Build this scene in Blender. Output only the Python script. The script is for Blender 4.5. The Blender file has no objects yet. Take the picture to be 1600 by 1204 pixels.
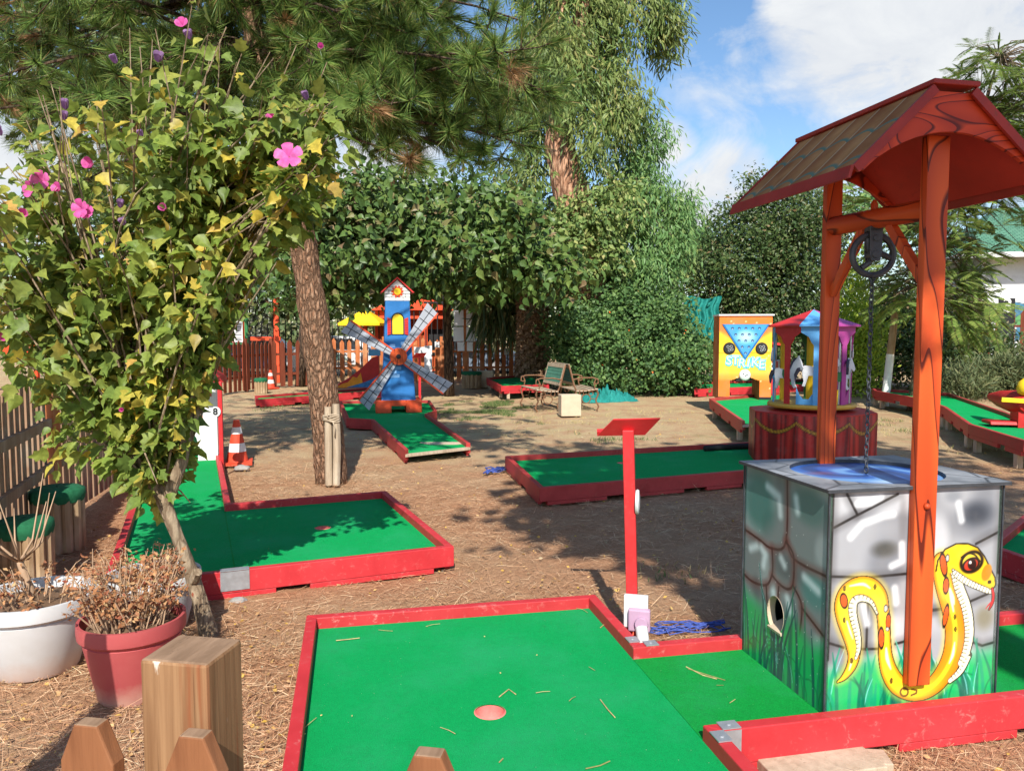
import bpy, bmesh, math, random
import numpy as np
from mathutils import Vector, Matrix, noise as mnoise

random.seed(7)
RNG = np.random.default_rng(11)
SC = bpy.context.scene
COL = SC.collection
R = math.radians
V3 = Vector

# ------------------------------------------------------------------ camera
CAM_H = 1.55
PITCH = math.atan(82.0 / 1200.0)
cam_d = bpy.data.cameras.new("camera")
cam = bpy.data.objects.new("camera", cam_d)
COL.objects.link(cam)
cam.location = (0, 0, CAM_H)
cam.rotation_euler = (math.pi / 2 - PITCH, 0, 0)
cam_d.sensor_width = 36
cam_d.lens = 27.0
cam_d.clip_start = 0.05
cam_d.clip_end = 2000
SC.camera = cam


def ray(px, py):
    a = (px - 800) / 1200.0
    b = (602 - py) / 1200.0
    return V3((a, math.cos(PITCH) + b * math.sin(PITCH), -math.sin(PITCH) + b * math.cos(PITCH)))


def G(px, py, z=0.0):
    """where the line of sight through a photo pixel meets the level z (used to survey the place)"""
    d = ray(px, py)
    t = (z - CAM_H) / d.z
    return V3((d.x * t, d.y * t, z))


def P(px, py, dist):
    d = ray(px, py)
    t = dist / d.y
    return V3((d.x * t, dist, CAM_H + d.z * t))


# ------------------------------------------------------------------ colour
def lin(c):
    c = c / 255.0
    return c / 12.92 if c <= 0.04045 else ((c + 0.055) / 1.055) ** 2.4


def S(r, g, b, k=1.0):
    return (lin(r) * k, lin(g) * k, lin(b) * k, 1.0)


def s2l(a):
    a = np.clip(a, 0, 1)
    return np.where(a <= 0.04045, a / 12.92, ((a + 0.055) / 1.055) ** 2.4)


# ------------------------------------------------------------------ materials
def newmat(name):
    m = bpy.data.materials.new(name)
    m.use_nodes = True
    n = m.node_tree.nodes
    l = m.node_tree.links
    n.clear()
    o = n.new("ShaderNodeOutputMaterial")
    return m, n, l, o


def mixrgb(n, l, fac, a, b, blend="MIX"):
    x = n.new("ShaderNodeMix")
    x.data_type = "RGBA"
    x.blend_type = blend
    for sock, val in ((x.inputs[0], fac), (x.inputs[6], a), (x.inputs[7], b)):
        if hasattr(val, "links"):
            l.new(val, sock)
        else:
            sock.default_value = val
    return x.outputs[2]


def noise_node(n, l, vec, scale, detail=4.0, rough=0.55, dist=0.0):
    t = n.new("ShaderNodeTexNoise")
    t.inputs["Scale"].default_value = scale
    t.inputs["Detail"].default_value = detail
    t.inputs["Roughness"].default_value = rough
    t.inputs["Distortion"].default_value = dist
    if vec is not None:
        l.new(vec, t.inputs["Vector"])
    return t.outputs["Fac"]


def ramp(n, l, fac, stops, interp="LINEAR"):
    r = n.new("ShaderNodeValToRGB")
    r.color_ramp.interpolation = interp
    e = r.color_ramp.elements
    while len(e) > 1:
        e.remove(e[-1])
    e[0].position = stops[0][0]
    e[0].color = stops[0][1]
    for p, c in stops[1:]:
        x = e.new(p)
        x.color = c
    l.new(fac, r.inputs["Fac"])
    return r.outputs["Color"]


def maprange(n, l, val, a, b, c=0.0, d=1.0):
    m = n.new("ShaderNodeMapRange")
    l.new(val, m.inputs["Value"])
    for k, x in zip(("From Min", "From Max", "To Min", "To Max"), (a, b, c, d)):
        m.inputs[k].default_value = x
    return m.outputs["Result"]


def objcoord(n, l, scale=(1, 1, 1), kind="Object"):
    t = n.new("ShaderNodeTexCoord")
    mp = n.new("ShaderNodeMapping")
    mp.inputs["Scale"].default_value = scale
    l.new(t.outputs[kind], mp.inputs["Vector"])
    return mp.outputs["Vector"]


def bump(n, l, h, strength=0.3, dist=0.01):
    b = n.new("ShaderNodeBump")
    b.inputs["Strength"].default_value = strength
    b.inputs["Distance"].default_value = dist
    l.new(h, b.inputs["Height"])
    return b.outputs["Normal"]


def principled(n, l, o, color, rough=0.5, spec=0.4, metal=0.0, normal=None):
    p = n.new("ShaderNodeBsdfPrincipled")
    for sock, val in ((p.inputs["Base Color"], color), (p.inputs["Roughness"], rough), (p.inputs["Metallic"], metal)):
        if hasattr(val, "links"):
            l.new(val, sock)
        else:
            sock.default_value = val
    p.inputs["Specular IOR Level"].default_value = spec
    if normal is not None:
        l.new(normal, p.inputs["Normal"])
    l.new(p.outputs[0], o.inputs["Surface"])
    return p


def paint(name, c, rough=0.5, var=0.18, scuff=None, scuff_amt=0.35, scale=6.0, spec=0.35, metal=0.0, bmp=0.12):
    """painted or plastic surface with tone variation, dust and worn flecks"""
    m, n, l, o = newmat(name)
    v = objcoord(n, l)
    dark = tuple(x * (1 - var) for x in c[:3]) + (1,)
    lite = tuple(min(1, x * (1 + var) + 0.01) for x in c[:3]) + (1,)
    f1 = noise_node(n, l, v, scale, 5, 0.65)
    col = mixrgb(n, l, maprange(n, l, f1, 0.3, 0.7), dark, lite)
    if scuff:
        f2 = noise_node(n, l, v, scale * 7, 6, 0.75, 0.6)
        f3 = noise_node(n, l, v, scale * 0.45, 3)
        mm = n.new("ShaderNodeMath")
        mm.operation = "MULTIPLY"
        l.new(maprange(n, l, f2, 0.56, 0.70), mm.inputs[0])
        l.new(maprange(n, l, f3, 0.35, 0.72, 0, scuff_amt * 2), mm.inputs[1])
        col = mixrgb(n, l, mm.outputs[0], col, scuff)
    f4 = noise_node(n, l, v, scale * 14, 4)
    rg = maprange(n, l, f1, 0.2, 0.8, max(0.05, rough - 0.12), min(1, rough + 0.14))
    principled(n, l, o, col, rg, spec, metal, bump(n, l, f4, bmp, 0.004))
    return m


def wood(name, c1, c2, sc=(30, 30, 2.2), rough=0.7, rot=None, grain=0.5, weather=None):
    m, n, l, o = newmat(name)
    v = objcoord(n, l, sc)
    f = noise_node(n, l, v, 1.0, 6, 0.6, 0.4)
    f2 = noise_node(n, l, objcoord(n, l), 3.0, 3)
    col = mixrgb(n, l, maprange(n, l, f, 0.3, 0.7), c1, c2)
    if weather:
        col = mixrgb(n, l, maprange(n, l, f2, 0.48, 0.7, 0, 0.7), col, weather)
    fc = noise_node(n, l, objcoord(n, l, (sc[0] * 2.2, sc[1] * 2.2, sc[2] * .8)), 1.0, 4, 0.6, 0.3)
    col = mixrgb(n, l, maprange(n, l, fc, 0.64, 0.72, 0, 0.7), col, tuple(x * .35 for x in c2[:3]) + (1,))
    principled(n, l, o, col, rough, 0.25, 0, bump(n, l, f, grain, 0.006))
    return m


def cartoon_wood(name, base, dark, line, sc=(9, 9, 1.5), n_lines=9.0, width=0.16):
    """orange paint airbrushed with dark wood-grain lines and knots"""
    m, n, l, o = newmat(name)
    v = objcoord(n, l, sc)
    f = noise_node(n, l, v, 0.8, 1.0, 0.4, 0.3)
    mu = n.new("ShaderNodeMath")
    mu.operation = "MULTIPLY"
    l.new(f, mu.inputs[0])
    mu.inputs[1].default_value = n_lines
    fr = n.new("ShaderNodeMath")
    fr.operation = "FRACT"
    l.new(mu.outputs[0], fr.inputs[0])
    soft = mixrgb(n, l, maprange(n, l, fr.outputs[0], 0.0, 1.0), base, dark)
    edge = ramp(n, l, fr.outputs[0], [(0, (1, 1, 1, 1)), (width * 0.45, (1, 1, 1, 1)), (width, (0, 0, 0, 1)), (1.0, (0, 0, 0, 1))])
    col = mixrgb(n, l, edge, soft, line)
    f2 = noise_node(n, l, objcoord(n, l), 40, 5, 0.7)
    principled(n, l, o, col, 0.5, 0.3, 0, bump(n, l, f2, 0.1, 0.003))
    return m


def leafmat(name, stops, transl=0.35, rough=0.5, spec=0.3, patch=None, patch_scale=0.6):
    """each leaf takes its own tone (random per island); translucent"""
    m, n, l, o = newmat(name)
    g = n.new("ShaderNodeNewGeometry")
    col = ramp(n, l, g.outputs["Random Per Island"], stops)
    if patch:
        v = objcoord(n, l)
        f = noise_node(n, l, v, patch_scale, 3)
        col = mixrgb(n, l, maprange(n, l, f, 0.48, 0.66, 0, 0.75), col, patch)
    v2 = objcoord(n, l)
    f3 = noise_node(n, l, v2, 45, 2)
    hs = n.new("ShaderNodeHueSaturation")
    l.new(col, hs.inputs["Color"])
    l.new(maprange(n, l, f3, 0.3, 0.7, 0.75, 1.25), hs.inputs["Value"])
    col = hs.outputs["Color"]
    p = principled(n, l, o, col, rough, spec)
    t = n.new("ShaderNodeBsdfTranslucent")
    l.new(col, t.inputs["Color"])
    mx = n.new("ShaderNodeMixShader")
    mx.inputs[0].default_value = transl
    l.new(p.outputs[0], mx.inputs[1])
    l.new(t.outputs[0], mx.inputs[2])
    l.new(mx.outputs[0], o.inputs["Surface"])
    return m


def vcolmat(name, rough=0.45, spec=0.4, flecks=0.25):
    """airbrushed panel: colour comes from the panel's own paint attribute, plus dust and chips"""
    m, n, l, o = newmat(name)
    a = n.new("ShaderNodeAttribute")
    a.attribute_name = "paint"
    v = objcoord(n, l)
    f = noise_node(n, l, v, 55, 6, 0.7)
    f2 = noise_node(n, l, v, 5, 4, 0.6)
    col = mixrgb(n, l, maprange(n, l, f2, 0.45, 0.75, 0, 0.22), a.outputs["Color"], (0.30, 0.27, 0.23, 1))
    col = mixrgb(n, l, maprange(n, l, f, 0.66, 0.74, 0, flecks), col, (0.5, 0.47, 0.42, 1))
    rg = maprange(n, l, f2, 0.3, 0.7, rough - 0.1, rough + 0.15)
    principled(n, l, o, col, rg, spec, 0, bump(n, l, f, 0.08, 0.003))
    return m


def bark(name, c1, c2, c3, scale=(7, 7, 1.6), strength=0.9):
    m, n, l, o = newmat(name)
    v = objcoord(n, l, scale)
    vo = n.new("ShaderNodeTexVoronoi")
    vo.feature = "DISTANCE_TO_EDGE"
    vo.inputs["Scale"].default_value = 1.6
    nz = n.new("ShaderNodeTexNoise")
    nz.inputs["Scale"].default_value = 1.2
    nz.inputs["Detail"].default_value = 5
    l.new(v, nz.inputs["Vector"])
    mv = n.new("ShaderNodeVectorMath")
    mv.operation = "MULTIPLY_ADD"
    l.new(nz.outputs["Color"], mv.inputs[0])
    mv.inputs[1].default_value = (1.2, 1.2, 1.2)
    l.new(v, mv.inputs[2])
    l.new(mv.outputs[0], vo.inputs["Vector"])
    f = noise_node(n, l, v, 3.0, 6, 0.7)
    col = mixrgb(n, l, maprange(n, l, f, 0.35, 0.65), c1, c2)
    col = mixrgb(n, l, maprange(n, l, vo.outputs["Distance"], 0.02, 0.22, 1, 0), col, c3)
    ad = n.new("ShaderNodeMath")
    ad.operation = "ADD"
    l.new(maprange(n, l, vo.outputs["Distance"], 0.0, 0.3), ad.inputs[0])
    l.new(f, ad.inputs[1])
    principled(n, l, o, col, 0.9, 0.15, 0, bump(n, l, ad.outputs[0], strength, 0.03))
    return m


# ------------------------------------------------------------------ mesh collecting
class MB:
    def __init__(self):
        self.v, self.f, self.mi = [], [], []

    def add(self, vs, fs, mi=0):
        b = len(self.v)
        self.v.extend([tuple(x) for x in vs])
        self.f.extend([tuple(b + i for i in f) for f in fs])
        self.mi.extend([mi] * len(fs))
        return self

    def box(self, c, s, rot=None, mi=0):
        h = [x / 2 for x in s]
        vs = [V3((sx * h[0], sy * h[1], sz * h[2])) for sz in (-1, 1) for sy in (-1, 1) for sx in (-1, 1)]
        if rot is not None:
            vs = [rot @ x for x in vs]
        c = V3(c)
        self.add([x + c for x in vs], [(0, 2, 3, 1), (4, 5, 7, 6), (0, 1, 5, 4), (2, 6, 7, 3), (0, 4, 6, 2), (1, 3, 7, 5)], mi)
        return self

    def span(self, lo, hi, mi=0):
        return self.box([(a + b) / 2 for a, b in zip(lo, hi)], [b - a for a, b in zip(lo, hi)], None, mi)

    def beam(self, a, b, w, h, mi=0, up=V3((0, 0, 1))):
        a, b = V3(a), V3(b)
        d = b - a
        y = d.normalized()
        x = y.cross(up)
        if x.length < 1e-4:
            x = V3((1, 0, 0))
        x.normalize()
        z = x.cross(y)
        rot = Matrix((x, y, z)).transposed()
        return self.box((a + b) / 2, (w, d.length, h), rot, mi)

    def tube(self, pts, r, seg=8, cap=True, mi=0, jitter=0.0):
        pts = [V3(p) for p in pts]
        n = len(pts)
        rs = [r] * n if not hasattr(r, "__len__") else list(r)
        vs, fs = [], []
        t0 = (pts[1] - pts[0]).normalized()
        x = t0.orthogonal().normalized()
        for i, p in enumerate(pts):
            t = (pts[min(i + 1, n - 1)] - pts[max(i - 1, 0)])
            t = t.normalized() if t.length > 1e-9 else t0
            x = (x - t * x.dot(t))
            x = x.normalized() if x.length > 1e-6 else t.orthogonal().normalized()
            y = t.cross(x)
            for k in range(seg):
                a = 2 * math.pi * k / seg
                rr = rs[i] * (1 + (random.uniform(-jitter, jitter) if jitter else 0))
                vs.append(p + x * (math.cos(a) * rr) + y * (math.sin(a) * rr))
        for i in range(n - 1):
            for k in range(seg):
                k2 = (k + 1) % seg
                fs.append((i * seg + k, i * seg + k2, (i + 1) * seg + k2, (i + 1) * seg + k))
        if cap:
            fs.append(tuple(range(seg - 1, -1, -1)))
            fs.append(tuple((n - 1) * seg + k for k in range(seg)))
        return self.add(vs, fs, mi)

    def lathe(self, prof, c=(0, 0, 0), seg=28, rot=None, mi=0, cap=True, ang0=0.0):
        vs, fs = [], []
        for (r, z) in prof:
            for k in range(seg):
                a = 2 * math.pi * k / seg + ang0
                p = V3((r * math.cos(a), r * math.sin(a), z))
                if rot is not None:
                    p = rot @ p
                vs.append(p + V3(c))
        m = len(prof)
        for i in range(m - 1):
            for k in range(seg):
                k2 = (k + 1) % seg
                fs.append((i * seg + k, i * seg + k2, (i + 1) * seg + k2, (i + 1) * seg + k))
        if cap:
            fs.append(tuple(range(seg - 1, -1, -1)))
            fs.append(tuple((m - 1) * seg + k for k in range(seg)))
        return self.add(vs, fs, mi)

    def torus(self, c, R0, r, rot=None, sx=1.0, seg=14, ring=6, mi=0):
        vs, fs = [], []
        for i in range(seg):
            a = 2 * math.pi * i / seg
            for k in range(ring):
                b = 2 * math.pi * k / ring
                q = R0 + r * math.cos(b)
                p = V3((q * math.cos(a) * sx, q * math.sin(a), r * math.sin(b)))
                if rot is not None:
                    p = rot @ p
                vs.append(p + V3(c))
        for i in range(seg):
            for k in range(ring):
                i2, k2 = (i + 1) % seg, (k + 1) % ring
                fs.append((i * ring + k, i2 * ring + k, i2 * ring + k2, i * ring + k2))
        return self.add(vs, fs, mi)

    def prism(self, poly, d0, d1, M=None, mi=0):
        """2-D outline in local XY extruded along local Z from d0 to d1, then moved by M"""
        M = M or Matrix.Identity(4)
        area = sum(poly[i][0] * poly[(i + 1) % len(poly)][1] - poly[(i + 1) % len(poly)][0] * poly[i][1] for i in range(len(poly)))
        if area < 0:
            poly = poly[::-1]
        n = len(poly)
        vs = [M @ V3((p[0], p[1], d0)) for p in poly] + [M @ V3((p[0], p[1], d1)) for p in poly]
        fs = [tuple(range(n - 1, -1, -1)), tuple(range(n, 2 * n))]
        fs += [(i, (i + 1) % n, n + (i + 1) % n, n + i) for i in range(n)]
        if (M.determinant() < 0) != (d1 < d0):
            fs = [f[::-1] for f in fs]
        return self.add(vs, fs, mi)

    def build(self, name, mats, parent=None, world=False, smooth=False, bevel=0.0, angle=40):
        vs = self.v
        if world and parent is not None:
            Mi = (Matrix.Translation(parent.location) @ Matrix.Rotation(parent.rotation_euler.z, 4, "Z")).inverted()
            vs = [Mi @ V3(p) for p in vs]
        me = bpy.data.meshes.new(name)
        me.from_pydata([tuple(p) for p in vs], [], self.f)
        if not isinstance(mats, (list, tuple)):
            mats = [mats]
        for m in mats:
            me.materials.append(m)
        if len(mats) > 1:
            me.polygons.foreach_set("material_index", self.mi)
        if smooth:
            me.polygons.foreach_set("use_smooth", [True] * len(me.polygons))
            if smooth == "auto":
                me.set_sharp_from_angle(angle=R(angle))
        me.update()
        o = bpy.data.objects.new(name, me)
        COL.objects.link(o)
        if parent is not None:
            o.parent = parent
        if bevel:
            b = o.modifiers.new("edge", "BEVEL")
            b.width = bevel
            b.segments = 2
            b.limit_method = "ANGLE"
            b.angle_limit = R(35)
        return o


def tag(o, label=None, cat=None, group=None, kind=None):
    if label:
        o["label"] = label
    if cat:
        o["category"] = cat
    if group:
        o["group"] = group
    if kind:
        o["kind"] = kind
    return o


def thing(name, label, cat, loc=(0, 0, 0), rotz=0.0, group=None):
    o = bpy.data.objects.new(name, None)
    o.empty_display_size = 0.1
    COL.objects.link(o)
    o.location = loc
    o.rotation_euler = (0, 0, rotz)
    return tag(o, label, cat, group)


def copy_thing(root, loc, rotz, label, name=None):
    def cp(o, par):
        c = o.copy()
        COL.objects.link(c)
        c.parent = par
        for ch in list(o.children):
            cp(ch, c)
        return c
    r = cp(root, None)
    r.location = loc
    r.rotation_euler = (0, 0, rotz)
    r["label"] = label
    return r


def text_part(s, size, depth, mat, parent, M, name, offset=0.0, shear=0.0):
    cu = bpy.data.curves.new(name, "FONT")
    cu.body = s
    cu.size = size
    cu.extrude = depth
    cu.offset = offset
    cu.shear = shear
    cu.align_x = "CENTER"
    cu.align_y = "CENTER"
    ob = bpy.data.objects.new(name + "_curve", cu)
    COL.objects.link(ob)
    dg = bpy.context.evaluated_depsgraph_get()
    me = bpy.data.meshes.new_from_object(ob.evaluated_get(dg))
    bpy.data.objects.remove(ob)
    bpy.data.curves.remove(cu)
    me.transform(M)
    me.materials.clear()
    me.materials.append(mat)
    me.name = name
    o = bpy.data.objects.new(name, me)
    COL.objects.link(o)
    o.parent = parent
    return o


# ------------------------------------------------------------------ painted panels (numpy artwork stored as a colour attribute)
def painted(name, parent, origin, U, Vv, w, h, nx, ny, fn, mat, thick=0.012, cut=None, back=True):
    """panel in the plane of U,V; fn(u,v) in metres -> sRGB 0..1"""
    origin, U, Vv = V3(origin), V3(U).normalized(), V3(Vv).normalized()
    N = U.cross(Vv)
    uu, vv = np.meshgrid(np.linspace(0, w, nx), np.linspace(0, h, ny))
    u, v = uu.ravel(), vv.ravel()
    rgb = s2l(fn(u, v))
    pos = np.array(origin)[None] + u[:, None] * np.array(U)[None] + v[:, None] * np.array(Vv)[None]
    idx = np.arange(nx * ny).reshape(ny, nx)
    q = np.stack([idx[:-1, :-1], idx[:-1, 1:], idx[1:, 1:], idx[1:, :-1]], -1).reshape(-1, 4)
    if cut is not None:
        cu = u[q].mean(1)
        cv = v[q].mean(1)
        q = q[~cut(cu, cv)]
    faces = [tuple(int(i) for i in r) for r in q]
    verts = [tuple(p) for p in pos]
    cols = np.concatenate([rgb, np.ones((len(rgb), 1))], 1)
    if back:
        b = len(verts)
        c4 = [origin, origin + U * w, origin + U * w + Vv * h, origin + Vv * h]
        verts += [tuple(p) for p in c4] + [tuple(p - N * thick) for p in c4]
        faces += [(b + 0, b + 4, b + 5, b + 1), (b + 1, b + 5, b + 6, b + 2), (b + 2, b + 6, b + 7, b + 3), (b + 3, b + 7, b + 4, b + 0)]
        if cut is None:
            faces += [(b + 4, b + 7, b + 6, b + 5)]
        ex = np.tile(np.array([[rgb[:, 0].mean() * 0.6, rgb[:, 1].mean() * 0.6, rgb[:, 2].mean() * 0.6, 1]]), (8, 1))
        cols = np.concatenate([cols, ex], 0)
    me = bpy.data.meshes.new(name)
    me.from_pydata(verts, [], faces)
    a = me.color_attributes.new("paint", "FLOAT_COLOR", "POINT")
    a.data.foreach_set("color", cols.astype(np.float32).ravel())
    me.materials.append(mat)
    me.update()
    o = bpy.data.objects.new(name, me)
    COL.objects.link(o)
    o.parent = parent
    return o


def seg_sd(u, v, pts):
    """signed distance to a fat polyline: pts = (x, y, halfwidth); also returns which side (cross) and width there"""
    best = np.full(u.shape, 1e9)
    side = np.zeros(u.shape)
    wid = np.ones(u.shape)
    along = np.zeros(u.shape)
    acc = 0.0
    for (x0, y0, w0), (x1, y1, w1) in zip(pts[:-1], pts[1:]):
        dx, dy = x1 - x0, y1 - y0
        L2 = dx * dx + dy * dy + 1e-12
        t = np.clip(((u - x0) * dx + (v - y0) * dy) / L2, 0, 1)
        ex, ey = u - (x0 + t * dx), v - (y0 + t * dy)
        w = w0 + (w1 - w0) * t
        d = np.sqrt(ex * ex + ey * ey) - w
        c = (dx * ey - dy * ex) / math.sqrt(L2)
        m = d < best
        best = np.where(m, d, best)
        side = np.where(m, c, side)
        wid = np.where(m, w, wid)
        along = np.where(m, acc + t * math.sqrt(L2), along)
        acc += math.sqrt(L2)
    return best, side, wid, along


def smooth_line(pts, n=8):
    """Catmull-Rom through (x, y, w)"""
    out = []
    P_ = [pts[0]] + list(pts) + [pts[-1]]
    for i in range(1, len(P_) - 2):
        a, b, c, d = [np.array(P_[j], float) for j in (i - 1, i, i + 1, i + 2)]
        for k in range(n):
            t = k / n
            out.append(tuple(0.5 * ((2 * b) + (-a + c) * t + (2 * a - 5 * b + 4 * c - d) * t * t + (-a + 3 * b - 3 * c + d) * t ** 3)))
    out.append(tuple(pts[-1]))
    return out


def sm(x, a, b):
    t = np.clip((x - a) / (b - a), 0, 1)
    return t * t * (3 - 2 * t)


def over(img, rgb, alpha):
    return img * (1 - alpha[:, None]) + np.array(rgb)[None] / 255.0 * alpha[:, None]


def inpoly(u, v, poly):
    inside = np.zeros(u.shape, bool)
    n = len(poly)
    for i in range(n):
        x0, y0 = poly[i]
        x1, y1 = poly[(i + 1) % n]
        c = (y0 > v) != (y1 > v)
        inside ^= c & (u < (x1 - x0) * (v - y0) / (y1 - y0 + 1e-12) + x0)
    return inside


def blotch(u, v, f, seed=0):
    """soft value noise 0..1"""
    r = np.random.default_rng(seed)
    t = r.random((64, 64))
    x, y = u * f + 7.3, v * f + 3.1
    xi, yi = np.floor(x).astype(int), np.floor(y).astype(int)
    fx, fy = x - xi, y - yi
    fx, fy = fx * fx * (3 - 2 * fx), fy * fy * (3 - 2 * fy)
    g = lambda i, j: t[i % 64, j % 64]
    return (g(xi, yi) * (1 - fx) + g(xi + 1, yi) * fx) * (1 - fy) + (g(xi, yi + 1) * (1 - fx) + g(xi + 1, yi + 1) * fx) * fy


# ------------------------------------------------------------------ leaves
def norm(a):
    return a / (np.linalg.norm(a, axis=1, keepdims=True) + 1e-9)


LEAF_OVAL = (np.array([(0, 0, 0), (-.26, .42, .07), (0, 1, -.05), (.26, .42, .07), (0, .45, 0)]),
             [(0, 4, 1), (1, 4, 2), (0, 3, 4), (4, 3, 2)])
LEAF_WIDE = (np.array([(0, 0, 0), (-.42, .28, .10), (-.30, .62, .08), (0, 1, -.14), (.30, .62, .08), (.42, .28, .10), (0, .4, 0)]),
             [(0, 6, 1), (1, 6, 2), (2, 6, 3), (0, 5, 6), (5, 4, 6), (4, 3, 6)])
LEAF_LOBED = (np.array([(0, 0, 0), (-.22, .04, .05), (-.44, .30, .12), (-.25, .44, .05), (-.30, .68, .06), (-.12, .74, 0), (0, 1.0, -.12),
                        (.12, .74, 0), (.30, .68, .06), (.25, .44, .05), (.44, .30, .12), (.22, .04, .05), (0, .42, -.02)]),
              [(0, 12, 2, 1), (12, 3, 2), (12, 5, 4, 3), (12, 6, 5), (0, 11, 10, 12), (12, 10, 9), (12, 9, 8, 7), (12, 7, 6)])
LEAF_LANCE = (np.array([(0, 0, 0), (-.085, .3, .0), (-.075, .62, -.03), (0, 1, -.10), (.075, .62, -.03), (.085, .3, .0)]),
              [(0, 5, 1), (1, 5, 4, 2), (2, 4, 3)])
LEAF_POINT = (np.array([(0, 0, 0), (-.20, .04, .03), (-.36, .26, .08), (-.24, .58, .04), (-.09, .82, -.05), (0, 1.08, -.2), (.09, .82, -.05), (.24, .58, .04), (.36, .26, .08), (.20, .04, .03), (0, .4, -.03)]),
              [(0, 10, 2, 1), (10, 3, 2), (10, 5, 4, 3), (0, 9, 8, 10), (10, 8, 7), (10, 7, 6, 5)])
LEAF_CURL = (np.array([(0, 0, 0), (-.20, .10, .10), (-.26, .40, .22), (-.17, .72, .10), (0, .92, -.18), (.17, .72, .10), (.26, .40, .22), (.20, .10, .10), (0, .35, 0), (0, .68, -.02)]),
             [(0, 8, 2, 1), (8, 9, 3, 2), (9, 4, 3), (0, 7, 6, 8), (8, 6, 5, 9), (9, 5, 4)])
LEAF_CHIP = (np.array([(0, 0, 0), (-.30, .5, .06), (0, 1, 0), (.30, .5, .06)]), [(0, 3, 2), (0, 2, 1)])
LEAF_NEEDLE = (np.array([(-.5, 0, 0), (.5, 0, 0), (0, 1, 0)]), [(0, 1, 2)])
LEAF_BLADE = (np.array([(-.5, 0, 0), (.5, 0, 0), (.4, .5, .06), (-.4, .5, .06), (0, 1, .22)]), [(0, 1, 2, 3), (3, 2, 4)])


def leaves(name, pos, diry, nrm, size, tmpl, mat, parent=None, wscale=None, world=True):
    """one mesh of many leaves"""
    tv, tf = tmpl
    N = len(pos)
    pos = np.asarray(pos, float)
    if parent is not None and world:
        Mi = (Matrix.Translation(parent.location) @ Matrix.Rotation(parent.rotation_euler.z, 4, "Z")).inverted()
        M3 = np.array(Mi.to_3x3())
        pos = pos @ M3.T + np.array(Mi.translation)
        diry = diry @ M3.T
        nrm = nrm @ M3.T
    Y = norm(diry)
    X = norm(np.cross(Y, nrm))
    Z = np.cross(X, Y)
    size = np.broadcast_to(np.asarray(size, float), (N,))
    ws = size if wscale is None else np.broadcast_to(np.asarray(wscale, float), (N,))
    K = len(tv)
    vs = (pos[:, None, :] + tv[None, :, 0:1] * X[:, None, :] * ws[:, None, None]
          + tv[None, :, 1:2] * Y[:, None, :] * size[:, None, None]
          + tv[None, :, 2:3] * Z[:, None, :] * size[:, None, None]).reshape(-1, 3)
    flat = np.concatenate([np.array(f) for f in tf])
    lens = np.array([len(f) for f in tf])
    loops = (flat[None, :] + (np.arange(N) * K)[:, None]).ravel().astype(np.int32)
    totals = np.tile(lens, N)
    starts = np.concatenate([[0], np.cumsum(totals)[:-1]]).astype(np.int32)
    me = bpy.data.meshes.new(name)
    me.vertices.add(N * K)
    me.vertices.foreach_set("co", vs.astype(np.float32).ravel())
    me.loops.add(len(loops))
    me.loops.foreach_set("vertex_index", loops)
    me.polygons.add(len(totals))
    me.polygons.foreach_set("loop_start", starts)
    me.polygons.foreach_set("loop_total", totals.astype(np.int32))
    me.update(calc_edges=True)
    me.validate()
    me.materials.append(mat)
    o = bpy.data.objects.new(name, me)
    COL.objects.link(o)
    if parent is not None:
        o.parent = parent
    return o


def rdir(n, up=0.0, out=None, outw=0.0):
    d = RNG.normal(size=(n, 3))
    d = norm(d)
    d[:, 2] += up
    if out is not None:
        d = d + out * outw
    return norm(d)


def blob(px, py, rx, ry, dist, rdepth):
    """ellipsoid seen at a photo pixel: centre, radii in metres"""
    c = P(px, py, dist)
    k = dist / 1200.0
    return (np.array(c), np.array((rx * k, rdepth, ry * k)))


def cluster_points(blobs, n_clusters, per, crad, shell=0.55, flat=0.7, zmin=None):
    """leaf positions in clumps spread through ellipsoids; returns positions, outward direction, cluster centre"""
    vol = np.array([b[1].prod() ** (2 / 3) for b in blobs])
    which = RNG.choice(len(blobs), n_clusters, p=vol / vol.sum())
    C = np.array([b[0] for b in blobs])[which]
    Rr = np.array([b[1] for b in blobs])[which]
    d = norm(RNG.normal(size=(n_clusters, 3)))
    rad = shell + (1 - shell) * RNG.random(n_clusters) ** 0.7
    deep = RNG.random(n_clusters) < 0.22
    rad = np.where(deep, RNG.random(n_clusters) * shell, rad)
    rad *= 1 + RNG.normal(size=n_clusters) * 0.07
    cc = C + d * Rr * rad[:, None]
    if zmin is not None:
        cc[:, 2] = np.maximum(cc[:, 2], zmin + RNG.random(n_clusters) * 0.15)
    off = RNG.normal(size=(n_clusters, per, 3)) * crad * 0.5
    off[:, :, 2] *= flat
    pos = (cc[:, None, :] + off).reshape(-1, 3)
    out = np.repeat(norm(d / Rr), per, 0)
    ctr = np.repeat(cc, per, 0)
    return pos, out, ctr, cc


def limbs(mb, start, targets, r0, r1=0.012, bend=0.25, seg=6):
    start = V3(start)
    for t in targets:
        t = V3(t)
        m = start.lerp(t, 0.5) + V3((random.uniform(-1, 1), random.uniform(-1, 1), random.uniform(0, 1))) * bend * (t - start).length * 0.5
        pts = [((1 - s) ** 2) * start + 2 * s * (1 - s) * m + s * s * t for s in (0, .2, .4, .6, .8, 1)]
        mb.tube(pts, [r0 + (r1 - r0) * s for s in (0, .2, .4, .6, .8, 1)], seg, False)
    return mb
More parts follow.
